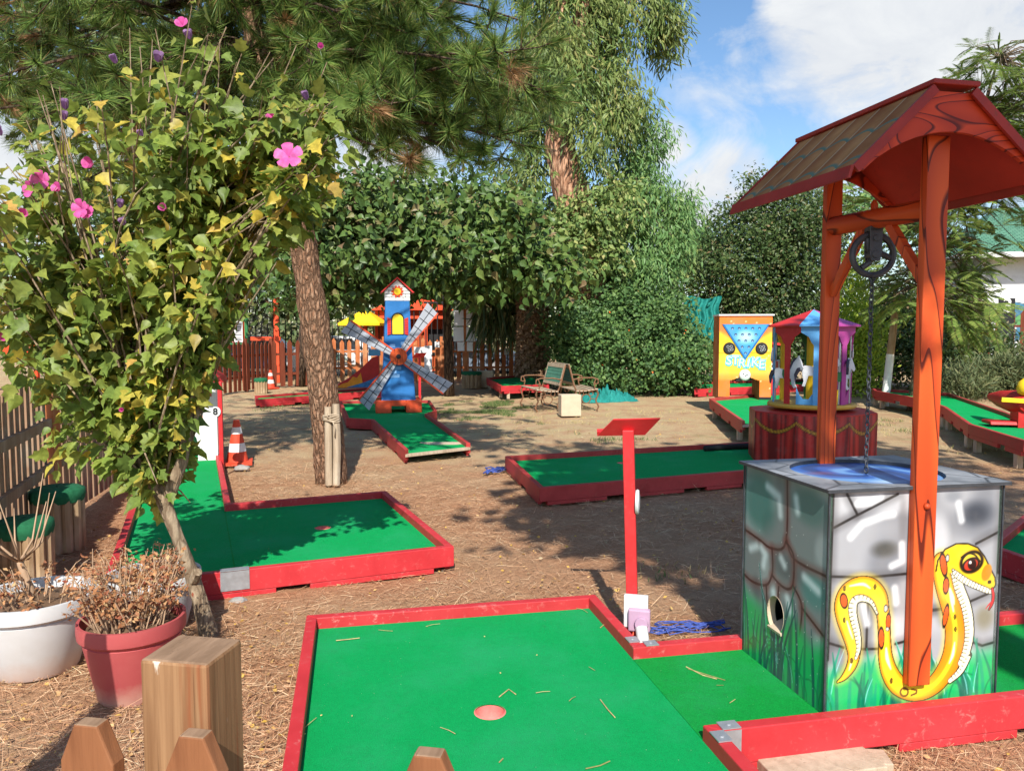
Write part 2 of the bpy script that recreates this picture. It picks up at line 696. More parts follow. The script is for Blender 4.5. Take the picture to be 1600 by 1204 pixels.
# ------------------------------------------------------------------ sun, sky, clouds
SUN_EL, SUN_AZ_X = R(42), 0.03
sdir = V3((SUN_AZ_X, -1, 0)).normalized() * math.cos(SUN_EL) + V3((0, 0, math.sin(SUN_EL)))   # towards the sun
sun_d = bpy.data.lights.new("sun", "SUN")
sun_d.energy = 4.6
sun_d.angle = R(0.53)
sun_d.color = (1.0, 0.95, 0.86)
sun = bpy.data.objects.new("sun", sun_d)
COL.objects.link(sun)
sun.rotation_euler = (-sdir).to_track_quat("-Z", "Y").to_euler()

w = bpy.data.worlds.new("World")
SC.world = w
w.use_nodes = True
n, l = w.node_tree.nodes, w.node_tree.links
n.clear()
out = n.new("ShaderNodeOutputWorld")
bg = n.new("ShaderNodeBackground")
bg.inputs["Strength"].default_value = 0.122
sky = n.new("ShaderNodeTexSky")
sky.sky_type = "NISHITA"
sky.sun_disc = False
sky.sun_elevation = SUN_EL
sky.sun_rotation = R(180)
sky.air_density = 1.0
sky.dust_density = 0.6
sky.ozone_density = 1.6
tc = n.new("ShaderNodeTexCoord")
vec = tc.outputs["Generated"]


def cloud_blob(px, py, r, amp):
    d = ray(px, py).normalized()
    vd = n.new("ShaderNodeVectorMath")
    vd.operation = "DISTANCE"
    l.new(vec, vd.inputs[0])
    vd.inputs[1].default_value = d
    m = n.new("ShaderNodeMapRange")
    m.interpolation_type = "SMOOTHSTEP"
    l.new(vd.outputs["Value"], m.inputs["Value"])
    m.inputs["From Min"].default_value = r
    m.inputs["From Max"].default_value = r * 0.25
    m.inputs["To Min"].default_value = 0
    m.inputs["To Max"].default_value = amp
    return m.outputs["Result"]


acc = None
for b in [(1340, 45, .15, 1.0), (1480, 50, .155, 1.0), (1640, 110, .22, 1.0), (1255, 30, .085, .9), (1420, 140, .11, .5), (1150, 290, .085, .9), (1090, 320, .085, .9),
          (1200, 310, .07, .8), (1045, 225, .05, .75), (1120, 120, .10, .36), (1190, 205, .09, .34), (600, 270, .13, .95), (440, 240, .12, .9), (30, 260, .2, .9), (1010, 330, .1, .7),
          (540, 320, .14, .9), (1330, 300, .1, .6)]:
    o_ = cloud_blob(*b)
    if acc is None:
        acc = o_
    else:
        mm = n.new("ShaderNodeMath")
        mm.operation = "MAXIMUM"
        l.new(acc, mm.inputs[0])
        l.new(o_, mm.inputs[1])
        acc = mm.outputs[0]
mp = n.new("ShaderNodeMapping")
mp.inputs["Scale"].default_value = (1.0, 1.0, 1.7)
l.new(vec, mp.inputs["Vector"])
nz = noise_node(n, l, mp.outputs["Vector"], 7.5, 9, 0.62, 0.5)
nz2 = noise_node(n, l, mp.outputs["Vector"], 2.6, 4, 0.5, 0.2)
ad = n.new("ShaderNodeMath")
ad.operation = "ADD"
l.new(acc, ad.inputs[0])
l.new(maprange(n, l, nz, 0.3, 0.7, -0.42, 0.42), ad.inputs[1])
mask = maprange(n, l, ad.outputs[0], 0.26, 0.92)
shade = maprange(n, l, nz, 0.25, 0.62, 0.0, 1.0)
ccol = mixrgb(n, l, shade, (3.7, 3.95, 4.4, 1), (4.9, 5.05, 5.2, 1))
hue = n.new("ShaderNodeHueSaturation")
hue.inputs["Saturation"].default_value = 1.14
hue.inputs["Value"].default_value = 1.0
l.new(sky.outputs[0], hue.inputs["Color"])
final = mixrgb(n, l, mask, hue.outputs["Color"], ccol)
l.new(final, bg.inputs["Color"])
l.new(bg.outputs[0], out.inputs["Surface"])

SC.view_settings.view_transform = "Standard"
SC.view_settings.look = "None"
SC.view_settings.exposure = 0.56
SC.view_settings.gamma = 1.0
SC.cycles.max_bounces = 6
SC.cycles.diffuse_bounces = 3
SC.cycles.transmission_bounces = 3
SC.cycles.glossy_bounces = 2
SC.cycles.use_denoising = True

# ------------------------------------------------------------------ shared materials
M = {}
M["rail"] = paint("red_rail_paint", S(188, 46, 52), 0.5, 0.12, S(208, 166, 156), 0.34, 3.2)
M["rail_dark"] = paint("weathered_red_rail_paint", S(170, 52, 50), 0.55, 0.2, S(160, 120, 100), 0.5, 5)
M["pole_red"] = paint("red_pole_paint", S(200, 42, 46), 0.42, 0.1, S(190, 120, 110), 0.25, 6)
M["steel"] = paint("galvanised_steel", S(175, 178, 182), 0.45, 0.1, None, metal=0.6, scale=20)
M["dark_metal"] = paint("dark_cast_iron", S(70, 74, 80), 0.45, 0.25, S(120, 110, 100), 0.3, 20, metal=0.4)
M["black"] = paint("black_rubber", S(28, 28, 30), 0.7, 0.2)
M["rust"] = paint("rusty_iron", S(120, 84, 58), 0.7, 0.3, S(150, 100, 60), 0.5, 20)
M["white"] = paint("white_paint", S(225, 225, 222), 0.5, 0.06, S(170, 160, 150), 0.15, 6)
M["white_plastic"] = paint("white_plastic", S(208, 210, 210), 0.4, 0.05, S(170, 160, 140), 0.12, 8)
M["mauve"] = paint("mauve_plastic", S(184, 152, 176), 0.4, 0.06)
M["orange_wood"] = cartoon_wood("airbrushed_wood_grain", S(214, 92, 40), S(178, 66, 30), S(96, 30, 16), (7, 7, .9), 11.5, .12)
M["orange_wood_h"] = cartoon_wood("airbrushed_wood_grain_beam", S(206, 84, 36), S(170, 60, 28), S(96, 30, 16), (9, 1.5, 9), 7.0, 0.16)
M["roof_under"] = paint("painted_roof_underside", S(176, 46, 28), .55, .18, S(120, 40, 30), .3, 3)
M["gable"] = cartoon_wood("airbrushed_gable_boards", S(206, 72, 34), S(176, 54, 28), S(100, 28, 16), (3.2, 3.2, 9), 11.0, 0.17)
M["red_trim"] = paint("red_roof_trim", S(150, 42, 34), 0.55, 0.2, S(110, 60, 48), 0.45)
M["fence_wood"] = wood("brown_stained_fence_wood", S(150, 100, 66), S(112, 70, 44), (28, 28, 2.0), 0.7, grain=0.5, weather=S(158, 140, 120))
M["fence_orange"] = wood("orange_stained_fence_wood", S(196, 118, 70), S(160, 86, 48), (20, 20, 1.6), 0.7, weather=S(190, 150, 110))
M["fence_dark"] = wood("dark_brown_fence_wood", S(128, 64, 42), S(96, 46, 30), (20, 20, 1.6), 0.7)
M["grey_wood"] = wood("weathered_grey_wood", S(190, 172, 148), S(150, 132, 110), (30, 30, 2.0), 0.8, weather=S(200, 186, 164))
M["end_grain"] = wood("weathered_end_grain", S(160, 130, 104), S(120, 94, 72), (40, 8, 40), 0.8)
M["concrete"] = paint("pale_concrete", S(196, 178, 152), 0.85, 0.08, S(150, 140, 120), 0.4, 7)
M["green_top"] = paint("green_artificial_turf_cap", S(20, 96, 60), 0.9, 0.25, None, scale=30, bmp=0.6)
M["cyan_net"] = paint("teal_netting", S(24, 128, 120), 0.7, 0.25, None, scale=20, bmp=0.6)
M["blue_rope"] = paint("blue_rope", S(62, 84, 160), 0.7, 0.3, None, scale=60)
M["orange_cord"] = paint("orange_cord", S(214, 90, 60), 0.6, 0.1)
M["paper"] = paint("white_paper", S(236, 236, 236), 0.7, 0.03)
M["ink"] = paint("black_ink", S(22, 22, 26), 0.6, 0.1)
M["paint_panel"] = vcolmat("airbrushed_panel")
M["glass"] = paint("dark_car_glass", S(40, 50, 60), 0.12, 0.1, spec=0.7)


def carpet_mat(name, c):
    m, n, l, o = newmat(name)
    v = objcoord(n, l)
    f = noise_node(n, l, v, 260, 3, 0.7)
    f2 = noise_node(n, l, v, 2.2, 5, 0.6)
    f3 = noise_node(n, l, v, 22, 4, 0.6)
    d = tuple(x * 0.62 for x in c[:3]) + (1,)
    b = tuple(min(1, x * 1.25) for x in c[:3]) + (1,)
    col = mixrgb(n, l, maprange(n, l, f, 0.3, 0.7), d, b)
    col = mixrgb(n, l, maprange(n, l, f2, 0.46, 0.72, 0, 0.30), col, (0.05, 0.38, 0.20, 1))
    col = mixrgb(n, l, maprange(n, l, f3, 0.55, 0.75, 0, 0.18), col, (0.02, 0.16, 0.06, 1))
    f4 = noise_node(n, l, v, 55, 3, 0.65)
    col = mixrgb(n, l, maprange(n, l, f4, 0.42, 0.62, 0, 0.22), col, b)
    sp = noise_node(n, l, v, 120, 2, 0.5)
    col = mixrgb(n, l, maprange(n, l, sp, 0.765, 0.79), col, (0.6, 0.58, 0.45, 1))
    principled(n, l, o, col, 0.95, 0.12, 0, bump(n, l, f, 0.9, 0.006))
    return m


M["carpet"] = carpet_mat("green_felt_carpet", S(8, 160, 84))
M["carpet_deep"] = carpet_mat("deep_green_felt_carpet", S(14, 150, 62))


def ground_mat():
    m, n, l, o = newmat("dirt_with_pine_litter")
    g = n.new("ShaderNodeNewGeometry")
    sx = n.new("ShaderNodeSeparateXYZ")
    l.new(g.outputs["Position"], sx.inputs[0])
    pos = g.outputs["Position"]
    big = noise_node(n, l, pos, 0.55, 5, 0.6)
    mid = noise_node(n, l, pos, 2.3, 6, 0.65)
    fine = noise_node(n, l, pos, 38, 5, 0.7)
    grit = noise_node(n, l, pos, 160, 3, 0.7)
    dirt = mixrgb(n, l, maprange(n, l, mid, 0.3, 0.7), S(184, 148, 114), S(220, 188, 152))
    straw = mixrgb(n, l, maprange(n, l, fine, 0.3, 0.7), S(180, 158, 116), S(222, 202, 158))
    far = maprange(n, l, sx.outputs["Y"], 7.5, 12.0)
    needles = mixrgb(n, l, maprange(n, l, fine, 0.3, 0.7), S(168, 122, 90), S(216, 166, 128))
    ad = n.new("ShaderNodeMath")
    ad.operation = "SUBTRACT"
    l.new(maprange(n, l, big, 0.28, 0.54), ad.inputs[0])
    l.new(maprange(n, l, far, 0, 1, 0, 0.85), ad.inputs[1])
    near = mixrgb(n, l, ad.outputs[0], dirt, needles)
    strawf = n.new("ShaderNodeMath")
    strawf.operation = "MULTIPLY"
    l.new(maprange(n, l, mid, 0.42, 0.6), strawf.inputs[0])
    l.new(far, strawf.inputs[1])
    col = mixrgb(n, l, strawf.outputs[0], near, straw)
    gr = noise_node(n, l, pos, 1.1, 4, 0.6, 0.3)
    gf = n.new("ShaderNodeMath")
    gf.operation = "MULTIPLY"
    l.new(maprange(n, l, gr, 0.60, 0.72, 0, 0.5), gf.inputs[0])
    l.new(far, gf.inputs[1])
    col = mixrgb(n, l, gf.outputs[0], col, S(92, 104, 52))
    col = mixrgb(n, l, maprange(n, l, grit, 0.35, 0.7, 0, 0.45), col, S(112, 88, 64))
    ad2 = n.new("ShaderNodeMath")
    ad2.operation = "ADD"
    l.new(fine, ad2.inputs[0])
    l.new(grit, ad2.inputs[1])
    principled(n, l, o, col, 0.95, 0.1, 0, bump(n, l, ad2.outputs[0], 0.8, 0.02))
    return m


M["ground"] = ground_mat()


def make_ground():
    xs = np.concatenate([np.linspace(-300, -24, 12), np.linspace(-22, 22, 260), np.linspace(24, 300, 12)])
    ys = np.concatenate([np.linspace(-60, -4, 8), np.linspace(-3, 32, 210), np.linspace(36, 500, 14)])
    X, Y = np.meshgrid(xs, ys)
    Z = (blotch(X.ravel(), Y.ravel(), 0.9, 3) - .5) * 0.03 + (blotch(X.ravel(), Y.ravel(), 3.1, 4) - .5) * 0.022
    Z -= 0.012
    nx, ny = len(xs), len(ys)
    idx = np.arange(nx * ny).reshape(ny, nx)
    q = np.stack([idx[:-1, :-1], idx[:-1, 1:], idx[1:, 1:], idx[1:, :-1]], -1).reshape(-1, 4)
    me = bpy.data.meshes.new("ground")
    me.from_pydata(np.stack([X.ravel(), Y.ravel(), Z], 1).tolist(), [], q.tolist())
    me.polygons.foreach_set("use_smooth", [True] * len(me.polygons))
    me.materials.append(M["ground"])
    o = bpy.data.objects.new("ground", me)
    COL.objects.link(o)
    tag(o, kind="structure")


make_ground()
# ------------------------------------------------------------------ minigolf platforms
from mathutils.geometry import tessellate_polygon

CARPET_Z, RAIL_Z = 0.115, 0.17


def offset_poly(poly, d):
    n = len(poly)
    res = []
    for i in range(n):
        p0, p1, p2 = V3(poly[i - 1]).to_2d(), V3(poly[i]).to_2d(), V3(poly[(i + 1) % n]).to_2d()
        e1, e2 = (p1 - p0).normalized(), (p2 - p1).normalized()
        n1, n2 = V3((e1.y, -e1.x, 0)).to_2d(), V3((e2.y, -e2.x, 0)).to_2d()
        b = n1 + n2
        k = d / max(0.25, (1 + n1.dot(n2)))
        res.append((p1.x + b.x * k, p1.y + b.y * k))
    return res


def platform(label, poly, loc, rotz, open_edges=(), lift=0.0, hole=None, rail_w=0.05, railmat="rail", carpetmat="carpet", brackets=(), deep=None, group="minigolf lanes", rail_h=None, seams=()):
    """poly: inner carpet outline, counter-clockwise, in the platform's own axes"""
    poly = [(p[0], p[1], 0) for p in poly]
    t = thing("minigolf_lane", label, "minigolf lane", loc, rotz, group)
    cz, rz = CARPET_Z + lift, (rail_h or RAIL_Z) + lift
    n = len(poly)
    # carpet (with a real cup hole)
    loops = [[V3(p) for p in poly]]
    if hole:
        hx, hy, hr = hole
        ring = [V3((hx + hr * math.cos(-2 * math.pi * k / 28), hy + hr * math.sin(-2 * math.pi * k / 28), 0)) for k in range(28)]
        loops.append(ring)
    tris = tessellate_polygon(loops)
    flat = [p for lp in loops for p in lp]
    mb = MB()
    mb.add([(p.x, p.y, cz) for p in flat], [tuple(x) for x in tris])
    # underside edge of the board the carpet is glued on
    for i in range(n):
        a, b = poly[i], poly[(i + 1) % n]
        k = len(mb.v)
        mb.add([(a[0], a[1], cz - 0.03), (b[0], b[1], cz - 0.03), (b[0], b[1], cz), (a[0], a[1], cz)], [(0, 1, 2, 3)])
    c = mb.build("carpet", M[carpetmat], t)
    bm = bmesh.new()
    bm.from_mesh(c.data)
    for f in bm.faces:
        if abs(f.normal.z) > 0.5 and f.normal.z < 0:
            f.normal_flip()
    bm.to_mesh(c.data)
    bm.free()
    if hole:
        cb = MB()
        prof = [(hr, cz - 0.001), (hr * 0.99, cz - 0.09), (0.001, cz - 0.092)]
        cb.lathe(prof, (hx, hy, 0), 28, cap=False)
        cb.lathe([(hr + 0.004, cz + 0.001), (hr - 0.001, cz + 0.0035)], (hx, hy, 0), 28, cap=False)
        cb.build("cup", M["cup"], t, smooth=True)
    outer = offset_poly(poly, rail_w)
    for i in range(n):
        j = (i + 1) % n
        if i in open_edges:
            mb = MB()
            mb.prism([poly[i][:2], poly[j][:2], outer[j], outer[i]], cz - .032, cz + 0.004)
            mb.build("front_edge", M["grey_wood"], t, bevel=.004)
            continue
        q = [poly[i][:2], poly[j][:2], outer[j], outer[i]]
        mb = MB()
        mb.prism(q, 0.040 + lift, rz)
        # skirt feet with gaps between them
        a, b = V3(poly[i]), V3(poly[j])
        e = (b - a)
        L = e.length
        if L > 0.01:
            e.normalize()
            nn = V3((e.y, -e.x, 0))
            s = 0.02
            while s < L - 0.05:
                ln = min(random.uniform(0.5, 0.9), L - 0.02 - s)
                p0, p1 = a + e * s, a + e * (s + ln)
                mb.prism([(p0 + nn * 0.008).to_2d(), (p1 + nn * 0.008).to_2d(), (p1 + nn * (rail_w - 0.004)).to_2d(), (p0 + nn * (rail_w - 0.004)).to_2d()], 0.004 + max(0, lift - 0.02), 0.039 + lift)
                s += ln + random.uniform(0.16, 0.28)
        mb.build("rail", M[railmat], t, bevel=0.004)
    # timber bearers under the deck
    if lift > 0.05:
        for i in range(n):
            a, b = V3(poly[i]), V3(poly[(i + 1) % n])
            for fr in ((0.12, 0.88) if (b - a).length > 1 else (.5,)):
                p = a.lerp(b, fr)
                mb = MB()
                mb.box((p.x, p.y, (lift + 0.05) / 2), (0.07, 0.07, lift + 0.05))
                mb.build("bearer", M["grey_wood"], t)
    for (x, y, dx, dy) in brackets:
        mb = MB()
        mb.box((x + dx * 0.045, y, rz + 0.0035), (0.09 if dx else 0.052, 0.09 if not dx else 0.052, 0.004))
        mb.box((x, y + dy * 0.06, rz + 0.0035), (0.052, 0.07, 0.004))
        for k in (0.03, 0.065):
            mb.lathe([(0.006, 0), (0.006, 0.003)], (x + dx * k, y, rz + 0.006), 10)
        mb.build("bracket", M["steel"], t)
    for (a, b, wd) in seams:
        mb = MB()
        mb.beam((a[0], a[1], cz + 0.0008), (b[0], b[1], cz + 0.0008), wd, 0.0016)
        mb.build("seam", M["carpet_deep"], t)
    return t


M["cup"] = paint("salmon_cup", S(226, 120, 112), 0.5, 0.15, S(236, 190, 180), 0.5, 20)

WANG = math.atan2(0.204, 0.979)
WLOC = V3((1.17, 2.79, 0))
p1 = platform("front green felt lane with bright red rails and cup hole, running under the wishing well",
              [(-1.90, -.85), (-.52, -.85), (-.52, -.06), (2.7, -.06), (2.7, .62), (-.52, .62), (-.52, 1.27), (-1.90, 1.27)],
              WLOC, WANG, hole=(-1.22, .29, .057))
# metal corner plates and the slightly deeper green carpet strip of the lane
mb = MB()
mb.box((-.433, -.085, RAIL_Z + .0035), (.07, .052, .004))
mb.box((-.495, -.15, RAIL_Z + .0037), (.052, .07, .004))
mb.box((-.433, -.1122, .115), (.07, .003, .105))
mb.lathe([(.008, 0), (.007, .003)], (-.433, -.085, RAIL_Z + .0056), 10)
mb.lathe([(.008, 0), (.007, .003)], (-.495, -.155, RAIL_Z + .0058), 10)
mb.build("bracket", M["steel"], p1)
mb = MB()
mb.box((-.495, .70, RAIL_Z + .0035), (.052, .06, .004))
mb.box((-.43, .645, RAIL_Z + .0037), (.06, .052, .004))
mb.lathe([(.007, 0), (.006, .003)], (-.495, .70, RAIL_Z + .0056), 10)
mb.lathe([(.007, 0), (.006, .003)], (-.43, .645, RAIL_Z + .0058), 10)
mb.build("bracket", M["steel"], p1)
mb = MB()
mb.span((-.52, -.06, CARPET_Z + .0006), (2.7, .62, CARPET_Z + .0028))
mb.build("carpet", M["carpet_deep"], p1)

# ------------------------------------------------------------------ wishing well
well = thing("wishing_well", "wishing well with stone painted box, yellow snake panel, pulley and red gabled roof", "wishing well", WLOC, WANG)
BW, BD, B0, B1 = 0.746, 0.62, 0.119, 0.965


def q2uv(px, py):
    return np.array(((px - 1304) / 275.5 * BW, (1131 - 35 * (px - 1304) / 273 - py) / (363 - 12 * (px - 1304) / 273) * (B1 - B0)))


def z7(pts, sc=0.2875, ox=1140, oy=900):
    r = []
    for x, y, wd in pts:
        a = q2uv(ox + x * sc, oy + y * sc)
        r.append((a[0], a[1], wd * sc * BW / 275.5))
    return r


def z6(pts):
    return z7(pts, 0.299, 1140, 680)


def uv6(pts):
    return [tuple(q2uv(1140 + x * .299, 680 + y * .299)) for x, y in pts]


def uv7(pts):
    return [tuple(q2uv(1140 + x * .2875, 900 + y * .2875)) for x, y in pts]


def grass_art(img, u, v, W, seed, n, h0, h1, base=True, greens=((10, 120, 90), (20, 150, 110), (8, 96, 80))):
    rg = np.random.default_rng(seed)
    if base:
        gl = (0.10 if W > .65 else .17) + 0.05 * blotch(u, v * 0, 9, seed)  # grass base; raised on the narrow panel to paint in its green reflection
        img = over(img, (24, 178, 96), sm(gl * 1.35 - v, -0.05, 0.06))
    for i in range(n):
        x0 = rg.random() * W
        hh = h0 + (h1 - h0) * rg.random() ** 1.3
        lean = rg.normal() * 0.05
        pts = [(x0, -0.02, .006), (x0 + lean * .3, hh * .5, .0055), (x0 + lean, hh, .0006)]
        d, s_, w_, a_ = seg_sd(u, v, smooth_line(pts, 5))
        c = greens[i % len(greens)]
        img = over(img, c, 0.8 * (1 - sm(d, -0.001, 0.004)))
        if i % 4 == 0:
            pts = [(x0 + .012, hh * .2, .0012), (x0 + .012 + lean * .4, hh * .6, .0016), (x0 + .012 + lean * 1.25, hh * 1.02, .0004)]
            d, s_, w_, a_ = seg_sd(u, v, smooth_line(pts, 5))
            img = over(img, (150, 214, 214), 0.75 * (1 - sm(d, -0.001, 0.0022)))
    for i in range(n // 3):
        x0 = rg.random() * W
        r0 = rg.uniform(.04, .1)
        sgn = rg.choice([-1, 1])
        pts = [(x0 + sgn * r0 * (1 - math.cos(a)), r0 * 1.5 * math.sin(a), .002) for a in np.linspace(0, 2.0, 8)]
        d, s_, w_, a_ = seg_sd(u, v, pts)
        img = over(img, (8, 110, 70), 0.6 * (1 - sm(d, -0.001, 0.004)))
    return img


def front_art(u, v):
    img = np.tile(np.array([[158, 160, 165]]) / 255.0, (len(u), 1))
    b = blotch(u, v, 7, 1)
    img = over(img, (104, 108, 116), 0.65 * sm(b, .5, .85))
    img = over(img, (206, 208, 212), 0.7 * sm(blotch(u, v, 6, 2), .52, .8))
    # airbrushed stone joints
    joints = [uv6([(560, 745), (760, 745), (955, 720)]), uv6([(575, 480), (700, 405), (900, 290)]), uv6([(690, 405), (635, 300)]),
              uv6([(1335, 545), (1470, 470)]), uv6([(1100, 915), (1165, 905)]), uv6([(1100, 715), (1140, 700)]),
              uv7([(580, 385), (700, 420), (850, 415)]), uv7([(790, 150), (790, 420)]), uv7([(1140, 190), (1210, 180)]),
              uv7([(1390, 365), (1450, 385), (1515, 365)]), uv7([(1360, 135), (1470, 85)]), uv7([(950, 385), (1000, 370)]),
              uv6([(565, 300), (560, 1200)]), uv6([(1465, 250), (1465, 700)])]
    for j in joints:
        d, *_ = seg_sd(u, v, [(p[0], p[1], .0035) for p in j])
        img = over(img, (60, 58, 60), 0.35 * (1 - sm(d, 0, .035)))
        img = over(img, (30, 28, 28), 0.9 * (1 - sm(d, -.001, .004)))
    # dark airbrush shading and bright streaks on the stones
    for (x, y, rx, ry, c, al) in [(1330, 380, 120, 80, (50, 56, 66), .85), (840, 590, 90, 50, (60, 60, 56), .8), (1200, 290, 60, 40, (110, 116, 124), .5), (1180, 950, 60, 60, (120, 118, 104), .6),
                                  (1400, 950, 70, 80, (120, 112, 84), .7), (620, 1000, 40, 120, (120, 118, 110), .5), (930, 420, 30, 140, (110, 110, 112), .5)]:
        a = q2uv(1140 + x * .299, 680 + y * .299)
        d = np.sqrt(((u - a[0]) / (rx * .299 * BW / 275)) ** 2 + ((v - a[1]) / (ry * .299 * BW / 275)) ** 2)
        img = over(img, c, al * (1 - sm(d, 0.2, 1.15)))
    for st in [[(660, 530), (720, 455), (830, 410), (880, 400)], [(930, 560), (935, 650), (880, 680)], [(690, 350), (760, 340), (810, 310)], [(900, 800), (910, 880)], [(740, 900), (760, 1000)], [(1230, 330), (1250, 420)]]:
        d, *_ = seg_sd(u, v, [(p[0], p[1], .004) for p in uv6(st)])
        img = over(img, (236, 238, 240), 0.85 * (1 - sm(d, -.003, .02)))
    img = grass_art(img, u, v, BW, 5, 46, .10, .27)
    # snake
    body = smooth_line(z7([(640, 608, 3), (675, 578, 14), (710, 520, 24), (724, 455, 30), (716, 385, 37), (696, 310, 44), (672, 235, 47), (662, 165, 49), (685, 100, 50), (740, 66, 50),
                           (800, 72, 50), (848, 118, 44), (872, 190, 34), (884, 280, 32), (890, 370, 32), (898, 460, 36), (922, 545, 42), (970, 618, 46), (1040, 655, 46), (1110, 655, 46),
                           (1180, 616, 48), (1236, 545, 52), (1276, 455, 56), (1290, 360, 56), (1284, 260, 54), (1258, 160, 52), (1226, 70, 50), (1200, -20, 47), (1192, -95, 42)]), 6)
    halo = seg_sd(u, v, body)
    img = over(img, (250, 214, 70), 0.5 * (1 - sm(halo[0], 0, .03)))
    belly_side = [(p[0], p[1], p[2]) for p in body]
    d, side, wd, al = halo
    # belly strip along the inner side of the arch and the outer side of the neck
    neck = smooth_line(z6([(1222, 700, 22), (1252, 790, 26), (1290, 880, 26), (1310, 960, 26), (1318, 1050, 24), (1305, 1140, 22), (1280, 1205, 18)]), 6) + \
        smooth_line(z7([(1376, 430, 18), (1330, 530, 18), (1270, 592, 12)]), 5)[1:]
    arch = smooth_line(z7([(735, 470, 8), (748, 410, 12), (738, 330, 17), (715, 240, 20), (708, 180, 22), (722, 140, 20), (760, 128, 16), (810, 150, 10), (845, 215, 5)]), 6)
    for bel in (neck, arch):
        db, sb, wb, ab = seg_sd(u, v, bel)
        img = over(img, (24, 20, 16), 1 - sm(db, .0025, .005))
    img = over(img, (24, 20, 16), 1 - sm(d, .0025, .005))
    k = np.clip(-d / (wd + 1e-6), 0, 1)
    col = np.array([[246, 212, 40]]) / 255.0 * sm(k, 0, .55)[:, None] + np.array([[214, 140, 24]]) / 255.0 * (1 - sm(k, 0, .55))[:, None]
    m = (1 - sm(d, -.001, .001))[:, None]
    img = img * (1 - m) + col * m
    # orange under-side where the neck turns
    img = over(img, (232, 128, 20), (1 - sm(d, -.001, .001)) * 0.8 * sm(al, al.max() * .60, al.max() * .72) * sm(-side * np.sign(side.mean() + 1e-9) * 0 + np.abs(side), 0.004, 0.016) * (1 - sm(al, al.max() * .86, al.max() * .95)))
    for bel in (neck, arch):
        db, sb, wb, ab = seg_sd(u, v, bel)
        img = over(img, (24, 20, 16), 1 - sm(db, .0005, .003))
        img = over(img, (240, 236, 200), 1 - sm(db, -.002, 0))
        tick = np.abs((ab / .016) % 1.0 - .5)
        img = over(img, (24, 20, 16), (1 - sm(tick, .06, .14)) * (1 - sm(db, -.002, 0)) * sm(sb * (1 if bel is arch else -1), -.004, .002))
    # white gloss streaks
    for st in [z7([(690, 60, 3), (760, 48, 7), (800, 70, 3)]), z7([(680, 260, 3), (700, 320, 5), (715, 360, 2)]), z7([(900, 410, 4), (908, 470, 9), (930, 530, 3)]), z7([(1250, 60, 3), (1268, 110, 7), (1276, 150, 3)]),
               z7([(1288, 370, 3), (1280, 440, 8), (1262, 490, 3)]), z7([(715, 480, 2), (708, 510, 5), (700, 540, 2)]), z6([(1195, 790, 3), (1212, 860, 7), (1225, 920, 3)])]:
        dd, *_ = seg_sd(u, v, smooth_line(st, 4))
        img = over(img, (255, 250, 220), 0.9 * (1 - sm(dd, -.003, .004)))
    # head
    head = uv6([(1120, 700), (1128, 640), (1165, 580), (1225, 548), (1290, 545), (1345, 565), (1385, 610), (1415, 665), (1450, 725), (1456, 765), (1440, 800), (1415, 815), (1340, 790), (1270, 745), (1222, 712)])
    mh = inpoly(u, v, head)
    hd, *_ = seg_sd(u, v, [(p[0], p[1], .0018) for p in head[:15]])
    img = over(img, (228, 190, 34), mh.astype(float))
    img = over(img, (180, 140, 26), mh * 0.6 * (1 - sm(np.hypot(u - uv6([(1350, 600)])[0][0], v - uv6([(1350, 600)])[0][1]), .0, .05)))
    img = over(img, (24, 20, 16), 1 - sm(hd, 0, .0025))
    jaw = z6([(1212, 690, 4), (1232, 715, 14), (1290, 752, 15), (1350, 778, 14), (1410, 800, 13), (1436, 806, 8)])
    dj, sj, wj, aj = seg_sd(u, v, smooth_line(jaw, 5))
    img = over(img, (24, 20, 16), 1 - sm(dj, .001, .003))
    img = over(img, (244, 240, 214), 1 - sm(dj, -.002, 0))
    img = over(img, (24, 20, 16), (1 - sm(np.abs((aj / .0145) % 1 - .5), .06, .13)) * (1 - sm(dj, -.002, 0)))

    def oval(img, x, y, rx, ry, c, edge=(30, 16, 8), rot=0.0, z=6):
        a = (uv6 if z == 6 else uv7)([(x, y)])[0]
        s_ = (.299 if z == 6 else .2875) * BW / 275
        ca, sa = math.cos(rot), math.sin(rot)
        du, dv = u - a[0], v - a[1]
        e = np.sqrt(((du * ca + dv * sa) / (rx * s_)) ** 2 + ((-du * sa + dv * ca) / (ry * s_)) ** 2)
        img = over(img, edge, 1 - sm(e, 1.1, 1.35))
        return over(img, c, 1 - sm(e, .85, 1.0))

    img = oval(img, 1315, 645, 55, 45, (236, 204, 60), rot=.25)
    img = oval(img, 1312, 660, 42, 28, (190, 52, 30), rot=.3)
    img = oval(img, 1318, 657, 20, 22, (40, 10, 10), rot=.2)
    img = oval(img, 1308, 648, 6, 6, (250, 240, 230), (250, 240, 230))
    img = oval(img, 1402, 700, 22, 34, (214, 128, 24), (200, 130, 30), rot=-.3)
    img = oval(img, 1420, 752, 9, 8, (60, 40, 16))
    lid_ = z6([(1256, 622, 2.5), (1290, 600, 3), (1330, 605, 3), (1362, 640, 2.5)])
    dd, *_ = seg_sd(u, v, smooth_line(lid_, 4))
    img = over(img, (40, 26, 10), 1 - sm(dd, 0, .0025))
    for x, y, rx, ry, r_ in [(1160, 665, 16, 52, .2), (1178, 778, 15, 36, 0), (1183, 945, 13, 50, -.15), (635, 875, 17, 32, .2), (872, 985, 12, 36, 0), (838, 1075, 14, 46, .05)]:
        img = oval(img, x, y, rx, ry, (222, 88, 28), rot=r_)
    for x, y, rx, ry in [(1180, 628, 9, 16), (856, 912, 10, 16), (868, 1025, 9, 9)]:
        img = oval(img, x, y, rx, ry, (190, 190, 180))
